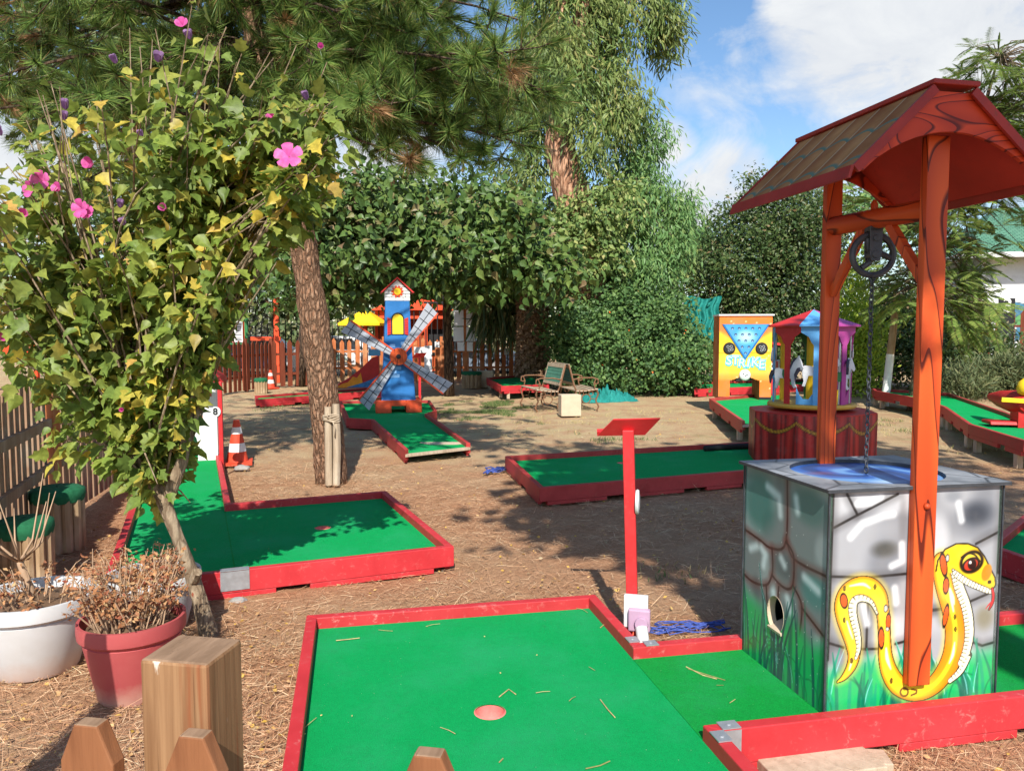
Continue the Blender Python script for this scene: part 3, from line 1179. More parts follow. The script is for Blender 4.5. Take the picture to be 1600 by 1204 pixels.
    for x, y in [(636, 808), (795, 795), (640, 980), (1234, 950), (1240, 1018)]:
        img = oval(img, x, y, 6, 11, (110, 90, 20))
    for x, y in [(935, 598), (712, 485)]:
        img = oval(img, x, y, 7, 12, (110, 80, 20), z=7)
    tongue = z6([(1438, 790, 7), (1446, 830, 8), (1440, 870, 7), (1424, 905, 3)])
    dd, *_ = seg_sd(u, v, smooth_line(tongue, 5))
    img = over(img, (40, 10, 10), 1 - sm(dd, .001, .003))
    img = over(img, (196, 40, 44), 1 - sm(dd, -.002, 0))
    tongue = z6([(1440, 860, 5), (1420, 880, 4), (1406, 900, 2)])
    dd, *_ = seg_sd(u, v, tongue)
    img = over(img, (196, 40, 44), 1 - sm(dd, -.001, .001))
    # painted curl under the post
    for st in [[(1010 + 22 * math.cos(a), 662 + 24 * math.sin(a), 3.5) for a in np.linspace(0, 6.3, 16)], [(1052, 645, 3.5), (1080, 650, 3.5), (1078, 668, 3.5), (1050, 680, 3)]]:
        dd, *_ = seg_sd(u, v, z7(st))
        img = over(img, (120, 76, 14), 1 - sm(dd, 0, .0025))
    # front blades of grass over the tail
    return img


def left_art(u, v):
    """u runs from the back edge to the front edge"""
    W, H = BD, B1 - B0
    fu = lambda x, y: ((x - 75) / 478.0 * W, 0.0)
    img = np.tile(np.array([[122, 132, 132]]) / 255.0, (len(u), 1))

    def mp(pts):
        r = []
        for x, y in pts:
            uu = (x - 75) / 480.0
            top = 130 + 165 * uu
            bot = 1170 + 340 * uu
            r.append((uu * W, (bot - y) / (bot - top) * H))
        return r
    b = blotch(u, v, 8, 21)
    img = over(img, (170, 178, 178), .7 * sm(b, .5, .8))
    img = over(img, (66, 74, 78), .6 * sm(blotch(u, v, 6, 22), .55, .85))
    for poly, c in [([(80, 150), (300, 200), (270, 440), (120, 490), (80, 430)], (48, 112, 104)), ([(345, 250), (545, 310), (545, 480), (380, 470)], (76, 114, 108)), ([(400, 700), (550, 780), (550, 980), (480, 900)], (70, 130, 124))]:  # teal patches; the upper ones paint in shadow from lid and roof overhang
        q = mp(poly)
        cx, cy = np.mean([p[0] for p in q]), np.mean([p[1] for p in q])
        rx, ry = np.ptp([p[0] for p in q]) / 2, np.ptp([p[1] for p in q]) / 2
        d = np.hypot((u - cx) / rx, (v - cy) / ry)
        img = over(img, c, .8 * (1 - sm(d, .5, 1.25)))
    joints = [[(75, 490), (170, 550), (255, 605), (335, 570), (335, 230)], [(340, 560), (385, 665), (555, 750)], [(255, 605), (262, 690), (258, 755), (225, 810), (140, 790), (75, 740)],
              [(335, 570), (365, 610), (382, 665), (380, 800), (350, 830), (300, 800), (260, 755)], [(225, 810), (235, 930)], [(300, 820), (295, 950)], [(380, 810), (430, 920), (420, 1090)], [(430, 930), (555, 1090)]]
    for k, j in enumerate(joints):
        q = [(p[0], p[1], .004) for p in mp(j)]
        q = smooth_line(q, 5)
        d, *_ = seg_sd(u, v, q)
        img = over(img, (110, 60, 56), .42 * (1 - sm(d, 0, .035)))
        img = over(img, (62, 34, 32), .95 * (1 - sm(d, -.001, .004)))
    for st in [[(220, 260), (290, 320), (300, 420)], [(385, 330), (395, 400)], [(190, 600), (215, 640), (205, 700)], [(310, 660), (330, 700)], [(350, 880), (370, 960)], [(440, 760), (510, 830)], [(270, 850), (275, 900)], [(120, 600), (160, 590)]]:
        d, *_ = seg_sd(u, v, [(p[0], p[1], .004) for p in mp(st)])
        img = over(img, (226, 236, 238), .75 * (1 - sm(d, -.003, .03)))
    img = grass_art(img, u, v, W, 8, 40, .14, .44, True, ((10, 92, 84), (16, 120, 84), (10, 70, 74)))
    rg = np.random.default_rng(3)
    for i in range(60):
        d = np.hypot(u - rg.random() * W, v - rg.random() * H * .8)
        img = over(img, (220, 226, 220), .8 * (1 - sm(d, .001, .0035)))
    return img


def side_art(u, v):
    img = np.tile(np.array([[126, 130, 132]]) / 255.0, (len(u), 1))
    img = over(img, (80, 84, 90), .7 * sm(blotch(u, v, 6, 31), .5, .8))
    img = over(img, (200, 204, 206), .6 * sm(blotch(u, v, 7, 33), .6, .85))
    return grass_art(img, u, v, .7, 12, 24, .1, .25)


# hole through the left panel
HU, HV, HRU, HRV = 0.272, 0.262, 0.062, 0.075
cutf = lambda u, v: ((u - HU) / HRU) ** 2 + ((v - HV) / HRV) ** 2 < 1
painted("front_panel", well, (0, 0, B0), (1, 0, 0), (0, 0, 1), BW, B1 - B0, 270, 300, front_art, M["paint_panel"], .012)
painted("side_panel", well, (-.0, BD, B0), (0, -1, 0), (0, 0, 1), BD, B1 - B0, 170, 230, left_art, M["paint_panel"], .012, cut=cutf)
painted("side_panel", well, (BW, 0, B0), (0, 1, 0), (0, 0, 1), BD, B1 - B0, 40, 50, side_art, M["paint_panel"], .012)
painted("back_panel", well, (BW, BD, B0), (-1, 0, 0), (0, 0, 1), BW, B1 - B0, 40, 50, side_art, M["paint_panel"], .012)
mb = MB()   # cut edge of the ball opening, thick plywood lip
nseg = 36
vs, fs = [], []
for k in range(nseg):
    a = 2 * math.pi * k / nseg
    y, z = BD - (HU + HRU * 1.02 * math.cos(a)), B0 + HV + HRV * 1.02 * math.sin(a)
    vs += [(-.0015, y, z), (.035, y, z)]
for k in range(nseg):
    a, b = 2 * k, 2 * ((k + 1) % nseg)
    fs.append((a, b, b + 1, a + 1))
mb.add(vs, fs)
mb.build("opening_rim", M["concrete"], well)
mb = MB()
mb.box((.07, BD - HU, B0 + HV - .045), (.16, .1, .012), Matrix.Rotation(R(-18), 3, "Y"))
mb.build("ball_chute", M["concrete"], well)
# lid with round water opening
mb = MB()
LX0, LX1, LY0, LY1, LZ0, LZ1 = -.022, BW + .022, -.022, BD + .022, B1 + .001, B1 + .014
NR = 48
ccx, ccy, cr = BW / 2, BD / 2, .285
ring_o = []
for k in range(NR):
    a = 2 * math.pi * k / NR
    c_, s_ = math.cos(a), math.sin(a)
    hx, hy = (LX1 - LX0) / 2, (LY1 - LY0) / 2
    t_ = min(hx / max(abs(c_), 1e-6), hy / max(abs(s_), 1e-6))
    ring_o.append(((LX0 + LX1) / 2 + c_ * t_, (LY0 + LY1) / 2 + s_ * t_))
for q in ((LX0, LY0), (LX1, LY0), (LX1, LY1), (LX0, LY1)):   # put exact corners in
    kk = min(range(NR), key=lambda i: (ring_o[i][0] - q[0]) ** 2 + (ring_o[i][1] - q[1]) ** 2)
    ring_o[kk] = q
vs, fs = [], []
for k in range(NR):
    a = 2 * math.pi * k / NR
    ci = (ccx + cr * 1.06 * math.cos(a), ccy + cr * math.sin(a))
    vs += [(ring_o[k][0], ring_o[k][1], LZ1), (ci[0], ci[1], LZ1), (ci[0], ci[1], LZ0 - .004), (ring_o[k][0], ring_o[k][1], LZ0)]
for k in range(NR):
    a, b = 4 * k, 4 * ((k + 1) % NR)
    fs += [(a, b, b + 1, a + 1), (a + 1, b + 1, b + 2, a + 2), (a + 3, b + 3, b, a), (a + 2, b + 2, b + 3, a + 3)]
mb.add(vs, [f[::-1] for f in fs])


def stone_lid_mat():
    m, n, l, o = newmat("grey_airbrushed_lid")
    v = objcoord(n, l)
    f = noise_node(n, l, v, 5, 4, .6, .3)
    vo = n.new("ShaderNodeTexVoronoi")
    vo.feature = "DISTANCE_TO_EDGE"
    vo.inputs["Scale"].default_value = 4.2
    l.new(v, vo.inputs["Vector"])
    c = mixrgb(n, l, maprange(n, l, f, .3, .7), S(96, 100, 106), S(160, 163, 168))
    c = mixrgb(n, l, maprange(n, l, vo.outputs["Distance"], .006, .035, .9, 0), c, S(50, 50, 54))
    f2 = noise_node(n, l, v, 60, 5, .7)
    c = mixrgb(n, l, maprange(n, l, f2, .6, .75, 0, .4), c, S(150, 140, 124))
    principled(n, l, o, c, .45, .4, 0, bump(n, l, f2, .1, .003))
    return m


ld = mb.build("lid", [stone_lid_mat(), M["dark_metal"]], well)
for pg in ld.data.polygons:
    if abs(pg.normal.z) < .4:
        pg.material_index = 1


def water_art(u, v):
    cx, cy = .32, .30
    r = np.hypot(u - cx, v - cy)
    a = np.arctan2(v - cy, u - cx)
    sw = np.sin(a * 2 + r * 26 + blotch(u, v, 8, 2) * 3)
    img = np.tile(np.array([[48, 92, 168]]) / 255.0, (len(u), 1))
    img = over(img, (120, 168, 214), .75 * sm(sw, .2, 1))
    img = over(img, (26, 44, 92), .6 * sm(-sw, .3, 1))
    img = over(img, (150, 90, 110), .5 * (1 - sm(np.hypot((u - .15) / .1, (v - .36) / .05), .2, 1.1)))
    return over(img, (210, 226, 236), .6 * (1 - sm(np.hypot((u - .30) / .13, (v - .13) / .06), .1, 1.1)))


painted("painted_water", well, (BW / 2 - .32, BD / 2 - .30, B1 - .002), (1, 0, 0), (0, 1, 0), .64, .60, 90, 90, water_art, M["paint_panel"], .01)
# corner trims
for x, y in ((0, 0), (BW, 0), (BW, BD), (0, BD)):
    mb = MB()
    mb.box((x + (-.0035 if x == 0 else .0035), y + (-.0035 if y == 0 else .0035), (B0 + B1) / 2), (.006, .006, B1 - B0 - .002))
    mb.build("corner_trim", M["dark_metal"], well)

PU = BW / 2 + .004
# posts
mb = MB()
mb.box((PU, -.0195, (.215 + 2.262) / 2), (.092, .036, 2.262 - .215))
mb.build("post", M["orange_wood"], well, bevel=.004)
mb = MB()
mb.box((PU, BD - .03, (B1 - .01 + 2.262) / 2), (.076, .036, 2.262 - B1 + .01))
mb.build("post", M["orange_wood"], well, bevel=.004)
mb = MB()
mb.lathe([(.013, 0), (.012, .008), (.004, .014)], (PU, -.0372, .905), 12, Matrix.Rotation(R(90), 3, "X"))
mb.build("bolt", M["orange_wood"], well, smooth=True)
# cross beam with braces
mb = MB()
mb.tube([(PU, -.001, 2.005), (PU, BD - .0485, 2.02)], .041, 16)
mb.build("crossbeam", M["orange_wood_h"], well, smooth="auto")
mb = MB()
mb.tube([(PU, BD * .5, 2.05), (PU, BD * .5, 2.075), (PU, BD * .5, 2.09)], [.014, .014, .006], 10)
mb.build("bolt", M["orange_wood"], well, smooth="auto")
for a, b in (((PU, .21, 1.975), (PU, -.002, 1.72)), ((PU, BD - .25, 1.985), (PU, BD - .046, 1.72))):
    mb = MB()
    mb.beam(a, b, .034, .03, up=V3((1, 0, 0)))
    mb.build("brace", M["orange_wood"], well)
# pulley
RX = Matrix.Rotation(R(90), 3, "X")
RP = Matrix.Rotation(R(-14), 3, "Z") @ RX
pc = V3((PU, BD * .5, 1.868))
pulley = MB()
pulley.torus(pc, .082, .0135, RP, seg=36, ring=8)
for k in range(3):
    a = R(90 + 120 * k + 20)
    e = pc + RP @ V3((.07 * math.cos(a), .07 * math.sin(a), 0))
    pulley.tube([pc, pc.lerp(e, .5) + RP @ V3((-.01 * math.sin(a), .01 * math.cos(a), 0)), e], .013, 8)
pulley.lathe([(.022, -.02), (.022, .02)], pc, 16, RP)
wheel = pulley.build("pulley", M["dark_metal"], well, smooth="auto")
mb = MB()
for sy in (-1, 1):
    c0 = pc + RP @ V3((0, 0, sy * .026))
    Mx = Matrix.Translation(c0) @ RP.to_4x4()
    mb.prism([(-.018, -.026), (.018, -.026), (.024, .0), (.026, .105), (-.026, .105), (-.024, 0)], -.004, .004, Mx)
    mb.lathe([(.016, -.008), (.016, .008)], c0, 14, RP)
    mb.lathe([(.013, -.009), (.013, .009)], c0 + V3((0, 0, .065)), 14, RP)
mb.box(pc + V3((0, 0, .104)), (.05, .06, .02), Matrix.Rotation(R(-14), 3, "Z"))
mb.build("bracket", M["dark_metal"], wheel, bevel=.002)
mb = MB()
z = pc.z - .098
mb.torus((pc.x, pc.y, z + .004), .014, .0035, RX)
k = 0
zz = z - .012
while zz > B1 + .004:
    mb.torus((pc.x + .001 * math.sin(k), pc.y, zz), .0115, .0034, (Matrix.Rotation(R(90 * (k % 2) + 25), 3, "Z") @ RX @ Matrix.Diagonal((.72, 1.35, 1))), seg=12, ring=5)
    zz -= .0235
    k += 1
mb.build("chain", M["dark_metal"], well, smooth=True)
# roof: two slopes, ridge board, fascias, arched gable boards
RV0, RV1 = -.135, .70
EU0, RU0, RU1, EU1 = -.035, .268, .434, .775
EZ, RZZ = 2.115, 2.402


def shingle_mat():
    m, n, l, o = newmat("airbrushed_brown_roof_tiles")
    v = objcoord(n, l)
    s = n.new("ShaderNodeSeparateXYZ")
    l.new(v, s.inputs[0])
    f = noise_node(n, l, v, 5, 4, .6, .2)
    c = mixrgb(n, l, maprange(n, l, f, .3, .7), S(142, 96, 58), S(184, 138, 90))
    fy = n.new("ShaderNodeMath")
    fy.operation = "MULTIPLY"
    l.new(s.outputs["Y"], fy.inputs[0])
    fy.inputs[1].default_value = 7.0
    fr = n.new("ShaderNodeMath")
    fr.operation = "FRACT"
    l.new(fy.outputs[0], fr.inputs[0])
    c = mixrgb(n, l, ramp(n, l, fr.outputs[0], [(0, (.6, .6, .6, 1)), (.04, (.6, .6, .6, 1)), (.08, (0, 0, 0, 1)), (1, (0, 0, 0, 1))]), c, S(190, 180, 150))
    c = mixrgb(n, l, maprange(n, l, fr.outputs[0], .35, 1.0, 0, .6), c, S(120, 62, 42))
    # blue-green curved tile ends in two rows
    vz = n.new("ShaderNodeMath")
    vz.operation = "MULTIPLY"
    l.new(s.outputs["Z"], vz.inputs[0])
    vz.inputs[1].default_value = 7.5
    hop = n.new("ShaderNodeMath")
    hop.operation = "SINE"
    m2 = n.new("ShaderNodeMath")
    m2.operation = "MULTIPLY"
    l.new(fr.outputs[0], m2.inputs[0])
    m2.inputs[1].default_value = 3.14159
    l.new(m2.outputs[0], hop.inputs[0])
    sub = n.new("ShaderNodeMath")
    sub.operation = "MULTIPLY_ADD"
    l.new(hop.outputs[0], sub.inputs[0])
    sub.inputs[1].default_value = -.16
    l.new(vz.outputs[0], sub.inputs[2])
    fz = n.new("ShaderNodeMath")
    fz.operation = "FRACT"
    l.new(sub.outputs[0], fz.inputs[0])
    c = mixrgb(n, l, ramp(n, l, fz.outputs[0], [(0, (1, 1, 1, 1)), (.05, (1, 1, 1, 1)), (.12, (0, 0, 0, 1)), (1, (0, 0, 0, 1))]), c, S(98, 120, 104))
    principled(n, l, o, c, .85, .08, 0, bump(n, l, f, .1, .004))
    return m


M["shingle"] = shingle_mat()
MYZ = Matrix(((1, 0, 0, 0), (0, 0, 1, 0), (0, 1, 0, 0), (0, 0, 0, 1)))   # local XY -> X,Z ; extrude -> Y
for sgn, (ea, ra) in ((-1, (EU0, RU0)), (1, (EU1, RU1))):
    dz = Vector((RZZ - EZ, 0))
    nx_, nz_ = (EZ - RZZ) * (1 if sgn < 0 else -1), abs(ra - ea)
    L = math.hypot(nx_, nz_)
    nx_, nz_ = nx_ / L, nz_ / L
    t_ = .014
    mb = MB()
    mb.prism([(ea, EZ), (ra, RZZ), (ra - nx_ * t_, RZZ - nz_ * t_), (ea - nx_ * t_, EZ - nz_ * t_)], RV0 + .012, RV1 - .012, MYZ)
    sl = mb.build("roof_slope", [M["roof_under"], M["shingle"]], well)
    for pgn in sl.data.polygons:
        if pgn.normal.z > .4:
            pgn.material_index = 1
    # verge boards, eave fascia
    for yy in (RV0, RV1 - .012):
        mb = MB()
        mb.prism([(ea + nx_ * .006, EZ + nz_ * .006), (ra + nx_ * .006, RZZ + nz_ * .006), (ra - nx_ * .026, RZZ - nz_ * .026), (ea - nx_ * .026, EZ - nz_ * .026)], yy, yy + .0115, MYZ)
        mb.build("verge_board", M["red_trim"], well)
    mb = MB()
    ex = ea - sgn * -.0
    mb.prism([(ea + sgn * .001, EZ + .004), (ea + sgn * .013, EZ + .004), (ea + sgn * .026, EZ - .040), (ea + sgn * .014, EZ - .040)], RV0 + .0005, RV1 - .0005, MYZ)
    mb.build("eave_board", M["red_trim"], well)
mb = MB()
mb.prism([(RU0 - .01, RZZ + .004), (RU1 + .01, RZZ + .004), (RU1 + .01, RZZ + .022), (RU0 - .01, RZZ + .022)], RV0 - .008, RV1 + .008, MYZ)
mb.build("ridge_board", M["red_trim"], well, bevel=.003)
for y0 in (RV0 + .02, RV1 - .05):
    pts = [(EU0 + .035, EZ + .01), (RU0 + .01, RZZ - .012), (RU1 - .01, RZZ - .012), (EU1 - .035, EZ + .01)]
    arc = []
    for k in range(15):
        s_ = k / 14
        x = EU1 - .045 + (EU0 + .045 - EU1 + .045) * s_
        arc.append((x, EZ - .01 + .15 * math.sin(math.pi * s_) ** .8))
    mb = MB()
    mb.prism(pts + arc, y0, y0 + .016, MYZ)
    mb.build("gable_board", M["gable"], well)

# ------------------------------------------------------------------ red lectern sign beside the well
def lectern(loc, h, label, tilt=-44, lean=0.0, w_=.30, d_=.12, disc=True, rot=R(-12)):
    t = thing("lectern_sign", label, "sign stand", loc, rot, "red lectern signs")
    mb = MB()
    mb.beam((0, 0, 0.0), (lean, 0, h), .055, .055, up=V3((0, 1, 0)))
    mb.build("pole", M["pole_red"], t, bevel=.004)
    rm = Matrix.Translation((lean, 0, h + .012)) @ Matrix.Rotation(R(tilt), 4, "X") @ Matrix.Rotation(R(-4), 4, "Y")
    mb = MB()
    mb.prism([(-w_ / 2 + .085, -d_ / 2), (w_ / 2, -d_ / 2), (w_ / 2 - .075, d_ / 2), (-w_ / 2, d_ / 2)], 0, .008, rm)
    mb.prism([(-w_ / 2, d_ / 2 - .02), (w_ / 2 - .075, d_ / 2 - .02), (w_ / 2 - .075, d_ / 2), (-w_ / 2, d_ / 2)], .0082, .03, rm)
    mb.build("tray", M["pole_red"], t)
    return t


lp = G(992, 992, 0)
lp = V3((.605, 3.74, 0))
t = lectern(lp, 1.075, "tall red lectern sign with tilted tray and white disc, beside the front lane's corner", -54, -.035, .31, .105)
mb = MB()
mb.lathe([(.058, -.008), (.062, 0), (.058, .008), (.03, .012)], (.013, .0, .72), 24, Matrix.Rotation(R(90), 3, "Y"))
mb.build("number_disc", M["white_plastic"], t, smooth="auto")
# power socket
sk = thing("power_socket", "white wall socket box with mauve cover and plug strapped to the red lectern pole", "power socket", lp + V3((.005, -.035, .0)), R(-14))
mb = MB()
mb.span((-.055, -.035, .11), (.062, -.004, .27))
mb.build("box", M["white_plastic"], sk, bevel=.004)
mb = MB()
mb.span((-.030, -.072, .105), (.075, -.036, .215))
cov = mb.build("cover", M["mauve"], sk, bevel=.008)
mb = MB()
mb.lathe([(.032, 0), (.034, .012), (.03, .02)], (.035, -.074, .15), 18, Matrix.Rotation(R(90), 3, "X"))
mb.build("hinged_cap", M["mauve"], cov, smooth="auto")
mb = MB()
mb.tube([(.035, -.088, .135), (.045, -.12, .095), (.055, -.15, .062)], [.03, .03, .024], 14)
mb.tube([(.055, -.15, .062), (.058, -.158, .054)], [.027, .027], 14)
mb.build("plug", M["white_plastic"], sk, smooth="auto")
mb = MB()
for k in range(3):
    mb.tube([(.05 + k * .006, -.155, .055), (.05 + k * .02, -.17, .02), (.06 + k * .03, -.16, .008), (.2 + k * .05, -.06 + .03 * k, .008)], .0045, 6)
for s_ in (-.02, .0):
    mb.tube([(s_, -.05, .12), (s_ - .012, -.075, .06), (s_, -.08, .01)], .004, 6)
mb.build("cable", M["orange_cord"], sk, smooth=True)


def tangle(name, label, cat, c, rx, ry, mat, n=60, r=.004, group=None, seed=1):
    rg = random.Random(seed)
    mb = MB()
    pts = []
    a = 0
    for k in range(n * 4):
        a += rg.uniform(.15, .5)
        q = .30 + .70 * abs(math.sin(k * .37 + seed)) * rg.uniform(.6, 1.1)
        pts.append(V3((c[0] + rx * q * math.cos(a) + rg.gauss(0, .01), c[1] + ry * q * math.sin(a * 1.07 + .4) + rg.gauss(0, .006), .008 + abs(rg.gauss(0, .012)))))
    mb.tube(pts, r, 5)
    o = mb.build(name, mat, smooth=True)
    return tag(o, label, cat, group)


tangle("rope", "blue rope coiled in the corner between the lectern pole and the well", "rope", (.92, 3.92), .24, .09, M["blue_rope"], 34, .0038, "blue ropes on the ground", 2)
tangle("rope", "blue rope heap under the left end of the shaded middle lane", "rope", G(775, 736)[:2], .14, .22, M["blue_rope"], 24, .007, "blue ropes on the ground", 3)
tangle("rope", "blue rope strewn along the front rail of the shaded middle lane", "rope", G(885, 774)[:2], .30, .10, M["blue_rope"], 26, .007, "blue ropes on the ground", 5)

# timber wedges under the front rail
for c, s_, a_, lab in (((1272, 1199), (.42, .20, .05), .20, "pale timber block wedged under the front lane's red rail"), ((1325, 1192), (.26, .1, .045), -.1, "small timber offcut lying beside the wedge under the front rail")):
    g = G(c[0], c[1])
    mb = MB()
    mb.box((g.x, g.y - .02, s_[2] / 2), s_, Matrix.Rotation(a_, 3, "Z"))
    o = mb.build("timber_block", M["grey_wood"], bevel=.004)
    tag(o, lab, "timber block")
# ------------------------------------------------------------------ fence right in front of the photographer
def picket(mb, c, w_, t_, z0, z1, tip, topw, rot):
    Mx = Matrix.Translation(c) @ Matrix.Rotation(rot, 4, "Z") @ Matrix(((1, 0, 0, 0), (0, 0, 1, 0), (0, 1, 0, 0), (0, 0, 0, 1)))
    mb.prism([(-w_ / 2, z0), (w_ / 2, z0), (w_ / 2, z1 - tip), (topw / 2, z1), (-topw / 2, z1), (-w_ / 2, z1 - tip)], -t_ / 2, t_ / 2, Mx)


def near_wood():
    m, n, l, o = newmat("planed_post_wood")  # weathered brown wood with dark cracks and white paint drips
    v = objcoord(n, l, (55, 55, 1.6))
    f = noise_node(n, l, v, 1.0, 6, .6, .5)
    v3 = objcoord(n, l, (20, 20, 1.2))
    f2 = noise_node(n, l, v3, 1.0, 3, .5, .8)
    c = mixrgb(n, l, maprange(n, l, f, .3, .7), S(166, 130, 94), S(118, 84, 56))
    c = mixrgb(n, l, maprange(n, l, f2, .58, .68, 0, .75), c, S(134, 74, 44))
    fc = noise_node(n, l, objcoord(n, l, (110, 110, 1.1)), 1.0, 4, .6, .3)
    c = mixrgb(n, l, maprange(n, l, fc, .63, .70, 0, .75), c, S(70, 46, 30))
    f3 = noise_node(n, l, objcoord(n, l, (30, 30, 7)), 1.3, 4, .6)
    c = mixrgb(n, l, maprange(n, l, f3, .66, .72, 0, .8), c, S(212, 204, 190))
    principled(n, l, o, c, .7, .25, 0, bump(n, l, f, .5, .003))
    return m


M["near_wood"] = near_wood()
NF = thing("picket_fence", "planed timber fence in the foreground with a thick square post and blunt pickets", "fence", (-.40, 1.12, 0), R(-10))
mb = MB()
mb.box((-.150, .098, .514), (.118, .108, 1.028))
po = mb.build("post", [M["near_wood"], M["end_grain"]], NF, bevel=.006)
for pg in po.data.polygons:
    if pg.normal.z > .9:
        pg.material_index = 1
for px, py in ((136, 1132), (301, 1150), (670, 1180)):
    d = ray(px, py)
    k = (.944 - CAM_H) / d.z
    mb = MB()
    pos = V3((d.x * k, d.y * k + .012, 0))
    picket(mb, V3((0, 0, 0)), .092, .028, .06, .944, .06, .04, 0)
    o = mb.build("picket", [M["fence_wood"], M["end_grain"]], NF, bevel=.003)
    for pg in o.data.polygons:
        if pg.normal.z > .9:
            pg.material_index = 1
    Mi = (Matrix.Translation(NF.location) @ Matrix.Rotation(R(-10), 4, "Z")).inverted()
    o.location = Mi @ pos
mb = MB()
mb.box((-1.42, .80, .54), (.10, .10, 1.08))  # unseen extra post, added to cast the stripe on the red flowerpot
mb.build("post", M["near_wood"], NF, bevel=.006)
for zz in (.28, .72):
    mb = MB()
    mb.span((-1.6, .018, zz - .035), (.9, .052, zz + .035))
    mb.build("rail", M["fence_wood"], NF)

# ------------------------------------------------------------------ fences round the course
def picket_fence(label, pts, h, mat, w_=.085, gap=.05, rails=(.3, .8), post_every=2.0, tip=.07, posth=1.06, pw=.09, postmat=None, seed=1, facing=1):
    rg = random.Random(seed)
    t = thing("picket_fence", label, "fence", (pts[0][0], pts[0][1], 0), 0)
    pk, rl = MB(), MB()
    posts = []
    for a, b in zip(pts[:-1], pts[1:]):
        a, b = V3((a[0], a[1], 0)), V3((b[0], b[1], 0))
        e = b - a
        L = e.length
        e.normalize()
        ang = math.atan2(e.y, e.x)
        nn = V3((e.y, -e.x, 0)) * facing
        s = w_ / 2
        while s < L:
            c = a + e * s + nn * .03
            picket(pk, c, w_ * rg.uniform(.92, 1.05), .022, .04, h * rg.uniform(.97, 1.03), tip, .012, ang + rg.gauss(0, .012))
            s += w_ + gap * rg.uniform(.8, 1.25)
        for r_ in rails:
            rl.beam(a + V3((0, 0, h * r_)), b + V3((0, 0, h * r_)), .034, .07)
        m = max(1, round(L / post_every))
        for k in range(m + 1):
            if k == 0 and posts:
                continue
            posts.append(a + e * (L * k / m))
    pk.build("pickets", mat, t, world=True)
    rl.build("rails", mat, t, world=True)
    for p in posts:
        mb = MB()
        mb.box((p.x, p.y, h * posth / 2), (pw, pw, h * posth))
        mb.build("post", postmat or mat, t, world=True, bevel=.006)
    return t


M["fence_grey"] = wood("grey_brown_fence_wood", S(164, 132, 106), S(124, 94, 70), (24, 24, 1.8), .75, weather=S(176, 160, 140))
picket_fence("weathered brown slat fence running along the left edge behind the log stools", [(-2.96, 4.16), (-3.62, 6.0), (-4.35, 9.4), (-5.4, 13.0)], 1.18, M["fence_grey"], .09, .055, (.43, .72), 1.9, .03, .97, seed=2, facing=-1, postmat=M["fence_orange"])
fl = [G(340, 618), G(425, 606), G(505, 603)]
picket_fence("dark reddish brown picket fence left of the leaning pine trunk", [(p.x, p.y) for p in fl], 1.32, M["fence_dark"], .13, .09, (.3, .72), 1.6, .10, seed=3)
fo = [G(508, 599), G(600, 598), G(690, 598), G(800, 597)]
picket_fence("sunlit orange picket fence behind the windmill", [(p.x, p.y) for p in fo], 1.36, M["fence_orange"], .13, .10, (.35, .72), 1.8, .09, seed=4)
fr = [(14.6, 24.5), (20.5, 21.5), (27, 19)]
picket_fence("dark brown picket fence in front of the mural house at right", fr, 2.35, M["fence_dark"], .2, .12, (.3, .75), 2.5, .18, seed=5)

# ------------------------------------------------------------------ log stools with turf caps
M["log"] = wood("split_log_palisade", S(176, 150, 118), S(136, 108, 78), (26, 26, 2), .8, weather=S(190, 170, 140))


def log_stool(label, loc, r, h):
    t = thing("log_stool", label, "stool", loc, random.uniform(0, 1), "log stools with turf caps")
    mb = MB()
    nlog = 13
    for k in range(nlog):
        a = 2 * math.pi * k / nlog
        mb.tube([(r * .88 * math.cos(a), r * .88 * math.sin(a), 0), (r * .9 * math.cos(a), r * .9 * math.sin(a), h)], r * .235, 8)
    mb.lathe([(r * .85, .02), (r * .85, h)], (0, 0, 0), 16)
    mb.build("logs", M["log"], t, smooth="auto")
    mb = MB()
    mb.lathe([(r * 1.10, h - .05), (r * 1.17, h - .01), (r * 1.15, h + .035), (r * .9, h + .052), (.01, h + .058)], (0, 0, 0), 24, cap=False)
    mb.build("turf_cap", M["green_top"], t, smooth=True)
    return t


log_stool("log stool with green turf cap under the shrub, right of the corner fence post", (-3.26, 5.44, 0), .155, .40)
log_stool("log stool with green turf cap beside the white flowerpot at the left edge", (-2.98, 4.62, 0), .14, .37)
log_stool("log stool with green turf cap left of the white stone block by the far fence", G(737, 606), .25, .42)
log_stool("log stool with green turf cap at the foot of the dark picket fence", G(408, 614), .15, .34)

# ------------------------------------------------------------------ flowerpots
def pot_mat(name, c, stain):
    m, n, l, o = newmat(name)
    v = objcoord(n, l)
    f = noise_node(n, l, v, 6, 5, .65)
    sx = n.new("ShaderNodeSeparateXYZ")
    l.new(v, sx.inputs[0])
    c1 = mixrgb(n, l, maprange(n, l, f, .3, .75, 0, .3), c, stain)
    ad = n.new("ShaderNodeMath")
    ad.operation = "MULTIPLY_ADD"
    l.new(f, ad.inputs[0])
    ad.inputs[1].default_value = -.14
    l.new(sx.outputs["Z"], ad.inputs[2])
    c1 = mixrgb(n, l, maprange(n, l, ad.outputs[0], -.06, .03, .65, 0), c1, S(200, 168, 150))
    principled(n, l, o, c1, .55, .35, 0, bump(n, l, f, .1, .003))
    return m


